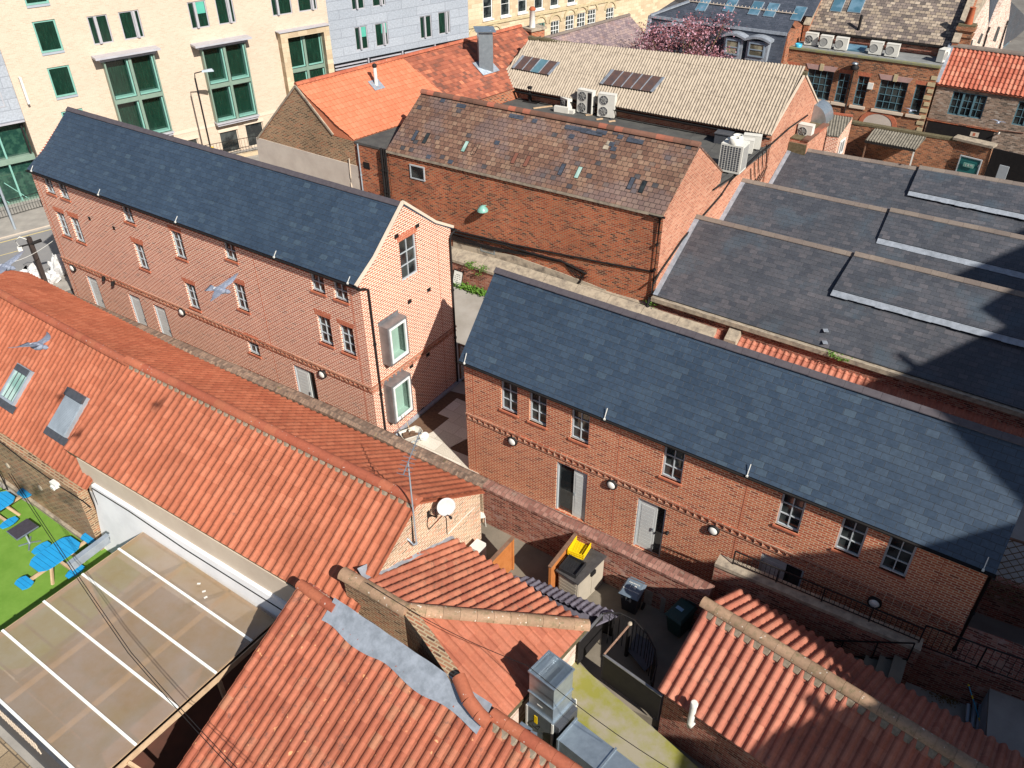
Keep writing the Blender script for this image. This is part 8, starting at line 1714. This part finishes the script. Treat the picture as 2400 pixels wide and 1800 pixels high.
dzv=Vector((0,0,-.9)); railing(None,'dark iron railing along the edge of the raised terrace, right of the steps',[rA+dzv,rB+dzv,rC+dzv],.9,step=.16,post=1.5)
b=MB(); b.slab([G(2325,1530,1.0),G(2480,1600,1.0),G(2480,1840,1.0),G(2312,1730,1.0)],.12); o=b.obj('concrete_slab_roof',M['pave'],origin=G(2380,1650,.9)); tag(o,'large grey concrete slab roof in the shade at the right edge','slab')
b=MB(); f=frp(G(2325,1530,1.0),G(2312,1730,1.0)); b.box(f,0,3,-.0,.15,LZ,.87); o=b.obj('rendered_wall',M['frame_grey'],origin=f.w(1,0,LZ)); tag(o,'dark rendered wall under the concrete slab','wall')
p=G(2300,1600,LZ)
for i,(x0,y0,x1,y1,r) in enumerate(((2292,1590,2278,1705,.06),(2306,1596,2290,1712,.05),(2270,1650,2266,1692,.05))):
    b=MB(); b.tube([G(x0,y0,LZ+.3),G(x1,y1,LZ+.12)],r,10); o=b.obj('plastic_pipe',M['galv_dull'],origin=G(x1,y1,LZ)); tag(o,['long grey pipe leaning in the dark lower yard, left one of the long pair','long grey pipe leaning in the dark lower yard, right one of the long pair','short grey pipe lying nearest the salmon roof edge'][i],'pipe','grey pipes stacked in the lower yard')
t=thing('broom_pole','blue pole with yellow ends leaning across the grey pipes','pole',G(2296,1692,LZ)); b=MB(); A_,B_=G(2266,1592,LZ+.9),G(2297,1692,LZ+.2); b.tube([A_.lerp(B_,.15),A_.lerp(B_,.9)],.015,6); b.obj('shaft',M['blue_l'],t); b=MB(); b.tube([A_,A_.lerp(B_,.16)],.028,8); b.tube([A_.lerp(B_,.38),A_.lerp(B_,.46)],.018,8); b.tube([A_.lerp(B_,.9),B_],.02,8); b.obj('yellow_grip',M['yellow'],t)
lump('crumpled_bag','crumpled pale blue bag on the leaf littered dark flagstones','bag',G(2260,1632,LZ),.16,.12,.16,'cloth_b',12)
leaves('fallen_leaves','brown fallen leaves scattered over the dark flagstones','leaves',[G(2180+rs.uniform(0,70),1570+rs.uniform(0,70),LZ+.02) for k in range(40)],900,.05,.012,8,'leaf_b')
# wire across
def wire(label,pts,r=.012,mat='black',name='overhead_cable'):
    b=MB(); P_=[]
    for p,q_ in zip(pts,pts[1:]):
        for k in range(10): tt=k/10; P_.append(p.lerp(q_,tt)-Vector((0,0,.25*math.sin(math.pi*tt))))
    P_.append(pts[-1]); b.tube(P_,r,5); o=b.obj(name,M[mat],origin=pts[0]); tag(o,label,'cable'); return o
wire('thin black cable running over the hipped roof and mesh topped duct',[G(860,1366,4.2),G(1236,1560,4.4),G(1700,1880,4.6)],.009)
wire('pair of thin cables crossing the glazed canopy, upper strand',[G(20,1110,4.2),G(300,1530,4.0),G(640,1900,3.8)],.01)
wire('pair of thin cables crossing the glazed canopy, lower strand',[G(26,1110,4.2),G(308,1530,4.0),G(655,1900,3.8)],.01)
wire('pale telephone wire above the street behind the timber post',[G(-20,626,3.),G(130,560,2.6)],.012,'white_pl'); 
# ------------------------------------------------------------------ birds
def mkbird(sw=0):
    b=MB(); X=Vector((1,0,0))
    b.lathe(Vector((0,0,0)),[(.004,-.13),(.03,-.1),(.05,-.05),(.062,.0),(.056,.05),(.04,.09),(.031,.115),(.036,.135),(.034,.155),(.02,.175),(.009,.185),(.004,.2)],14,ax=X)
    for s in (1,-1):
        S=[(y_,l_+sw*y_*y_*1.8,t_+sw*y_*y_*1.8,h_) for y_,l_,t_,h_ in ((0,.075,-.06,.022),(.06,.1,-.055,.02),(.13,.12,-.04,.016),(.2,.09,-.05,.013),(.27,.02,-.075,.012),(.33,-.06,-.11,.011),(.365,-.12,-.135,.01))]
        for k in range(len(S)-1):
            (y0,l0,t0,h0),(y1,l1,t1,h1)=S[k],S[k+1]; z0,z1=.02+y0*.35-y0*y0*.5,.02+y1*.35-y1*y1*.5
            A=[Vector((l0,s*y0,z0)),Vector((l0*.6+t0*.4,s*y0,z0+h0/2)),Vector((t0,s*y0,z0)),Vector((l0*.6+t0*.4,s*y0,z0-h0/2))]
            B=[Vector((l1,s*y1,z1)),Vector((l1*.6+t1*.4,s*y1,z1+h1/2)),Vector((t1,s*y1,z1)),Vector((l1*.6+t1*.4,s*y1,z1-h1/2))]
            b.hexa(A if s<0 else A[::-1],B if s<0 else B[::-1])
    b.hexa([Vector((-.08,-.03,-.008)),Vector((-.08,.03,-.008)),Vector((-.08,.03,.012)),Vector((-.08,-.03,.012))],[Vector((-.22,-.085,-.004)),Vector((-.22,.085,-.004)),Vector((-.22,.085,.006)),Vector((-.22,-.085,.006))])
    me=b.mesh('bird',M['feather'],weld=True); o=bpy.data.objects.new('tmp',me); sc.collection.objects.link(o); m=o.modifiers.new('r','REMESH'); m.mode='VOXEL'; m.voxel_size=.0045
    m2=o.modifiers.new('s','SMOOTH'); m2.iterations=2
    bpy.context.view_layer.update(); me2=bpy.data.meshes.new_from_object(o.evaluated_get(bpy.context.evaluated_depsgraph_get())); bpy.data.objects.remove(o); 
    for p in me2.polygons: p.use_smooth=True
    me2.materials.clear(); me2.materials.append(M['feather']); return me2
def mkfeather():
    t=NT('pigeon_feather',.7,.2); o=t.obco(); s=t.n('SeparateXYZ'); t.l(o,s.inputs[0])
    c=t.mix(t.ramp(t.noise(o,30,3),[(.35,0.),(.65,1.)]),(.16,.185,.25),(.27,.3,.37)); ya=t.math('ABSOLUTE',s.outputs[1])
    c=t.mix(t.ramp(ya,[(.2,0.),(.33,.7)]),c,(.16,.14,.16)); xx=t.math('ADD',s.outputs[0],.075); rr=t.math('ADD',t.math('MULTIPLY',xx,xx),t.math('MULTIPLY',s.outputs[1],s.outputs[1])); c=t.mix(t.ramp(t.math('MULTIPLY',rr,400),[(.25,1.),(.4,0.)]),c,(.75,.77,.8))
    c=t.mix(t.ramp(t.math('MULTIPLY',s.outputs[0],-1.),[(.185,0.),(.195,1.)]),c,(.07,.08,.1)); return t.col(c)
M['feather']=mkfeather(); bms=[mkbird(1.),mkbird(0)]
for ib,(cx,cy,hx,hy,dist,bank,l) in enumerate(((515,680,541,685,13.3,8,'grey pigeon flying in front of the left brick house'),(86,811,114,815,13.6,-14,'grey pigeon flying above the orange pantiled roof with roof windows'),(13,626,39,630,15.5,10,'grey pigeon flying across the left picture edge above the street'),(2136,260,2146,257,48,0,'small pale pigeon flying before the quoined corner of the brick workshop'),(2341,287,2349,283,47,0,'small pale pigeon flying before the mottled brick wing'))):
    d=ray(cx,cy).normalized(); p=Vector((0,0,H))+d*dist; d2=ray(hx,hy); tt=(p.z-H)/d2.z; h_=Vector((0,0,H))+d2*tt; yaw=math.atan2(h_.y-p.y,h_.x-p.x)
    o=bpy.data.objects.new('pigeon',bms[0 if ib in (0,2) else 1]); sc.collection.objects.link(o); o.location=p; o.rotation_euler=(R(bank),0,yaw); tag(o,l,'bird','pigeons in flight')
# ------------------------------------------------------------------ the tall neighbours right of the picture whose shadow falls into it
SA_=R(-54); av=Vector((math.cos(SA_),math.sin(SA_),0)); hv=Vector((-math.sin(SA_),math.cos(SA_),0)); TE=math.tan(SUN_EL)
def sunh(P,D):
    """where the sun ray through P meets the facade plane D metres out"""
    s=Vector((svec.x,svec.y,0)); t=(D-P.dot(av))/s.dot(av); q=P+svec*t; return (q.dot(hv),q.z)
DS=10.
def hz(P): return sunh(Vector(P),DS)
def prof(name,label,pts,depth=6.,mat='brick_wall',roof='slate_shed'):
    t=thing(name,label,'house',av*(DS+depth/2)+hv*((pts[0][0]+pts[-1][0])/2)); b=MB(); P=lambda h,d,z:av*d+hv*h+Vector((0,0,z))
    for (h0,z0),(h1,z1) in zip(pts,pts[1:]):
        if h1-h0<.01: continue
        b.hexa([P(h0,DS,-.1),P(h1,DS,-.1),P(h1,DS+depth,-.1),P(h0,DS+depth,-.1)],[P(h0,DS,z0),P(h1,DS,z1),P(h1,DS+depth,z1),P(h0,DS+depth,z0)])
    b.obj('wall',M[mat],t); return t
mB=lambda x,y:(1600+x/2.765,600+y/2.765); bB=lambda x,y:(1600+x/2.765,1200+y/2.765)
eBz=[fB.w(0,0,eB+.03),fB.w(5,0,eB+.03),fB.w(0,WB/2,zrB+.03)]
q1=[hz(RP(*mB(*p),*eBz)) for p in ((1700,1060),(1900,1300),(2180,1580),(2150,1200))]
q2=[hz(RP(*bB(*p),*eBz)) for p in ((1750,220),(2140,70))]
def onB(x,y): u,z=fB.px(*bB(x,y)); return fB.w(u,0,z)
q3=[hz(onB(*p)) for p in ((0,330),(600,290),(1290,240))]
q4=[hz(RP(*mB(*p),S1E0,S1E1,S1R0)) for p in ((1450,740),(2040,480),(2130,430),(1900,340),(2040,240),(1395,630))]
q5=[hz(RP(*mB(*p),V10,V11,S2R0)) for p in ((1750,120),(2050,0))]
gS=[PG(0,0,GZ),PG(5,0,GZ),PG(0,vs,2.)]
q6=[hz(RP(*bB(*p),*gS)) for p in ((1150,1250),(800,1200),(900,1300),(560,1420),(420,1560))]
for n_,q_ in (('B',q1),('Blow',q2),('Bw',q3),('S1',q4),('S2',q5),('G',q6)): print(n_,[(round(a,2),round(b_,2)) for a,b_ in q_])
hC=(q1[0][0]+q1[2][0])/2-.05; zr_=(q1[3][1]+.1)
z0_=q3[0][1]; 
prof('neighbour_house','gabled brick house just outside the right picture edge, lower roofed part',[(q6[4][0]-1.2,q6[4][1]-.5),(q6[3][0],q6[3][1]),(q6[1][0]-.12,q6[2][1]),(q6[1][0]-.11,q6[1][1]+.1),(q6[1][0]+.15,q6[1][1]+.1),(q6[1][0]+.16,q6[0][1]+.1),(q6[0][0]+.2,q6[0][1]+.1),(q6[0][0]+.3,q6[0][1]+.7),(q6[0][0]+.6,q6[0][1]+.7),(q6[0][0]+.7,q6[0][1]+.3),(q3[0][0]-.9,q6[0][1]+.9)])
prof('neighbour_house','tall brick house outside the right picture edge with one broad chimney',[(q3[0][0]-.88,z0_),(hC,(q2[1][1]+z0_)/2),(hC+.01,q1[0][1]+.5),(hC+.75,q1[0][1]+.5),(hC+.76,zr_),(q4[0][0],q4[0][1]),(q4[5][0]-.12,q4[0][1]+.05),(q4[5][0]-.11,q4[5][1]),(q4[5][0]+.12,q4[5][1]),(q4[5][0]+.13,q4[0][1]+.05),(q4[2][0]-.2,q4[2][1]),(q4[3][0],q4[3][1]-.1),(q4[3][0]+.05,q4[3][1]),(q4[4][0]+.3,q4[4][1]),(q5[0][0]-.5,q4[4][1]+.1),(q5[0][0],q5[0][1]),(q5[1][0]+6,q5[1][1]+.4)])
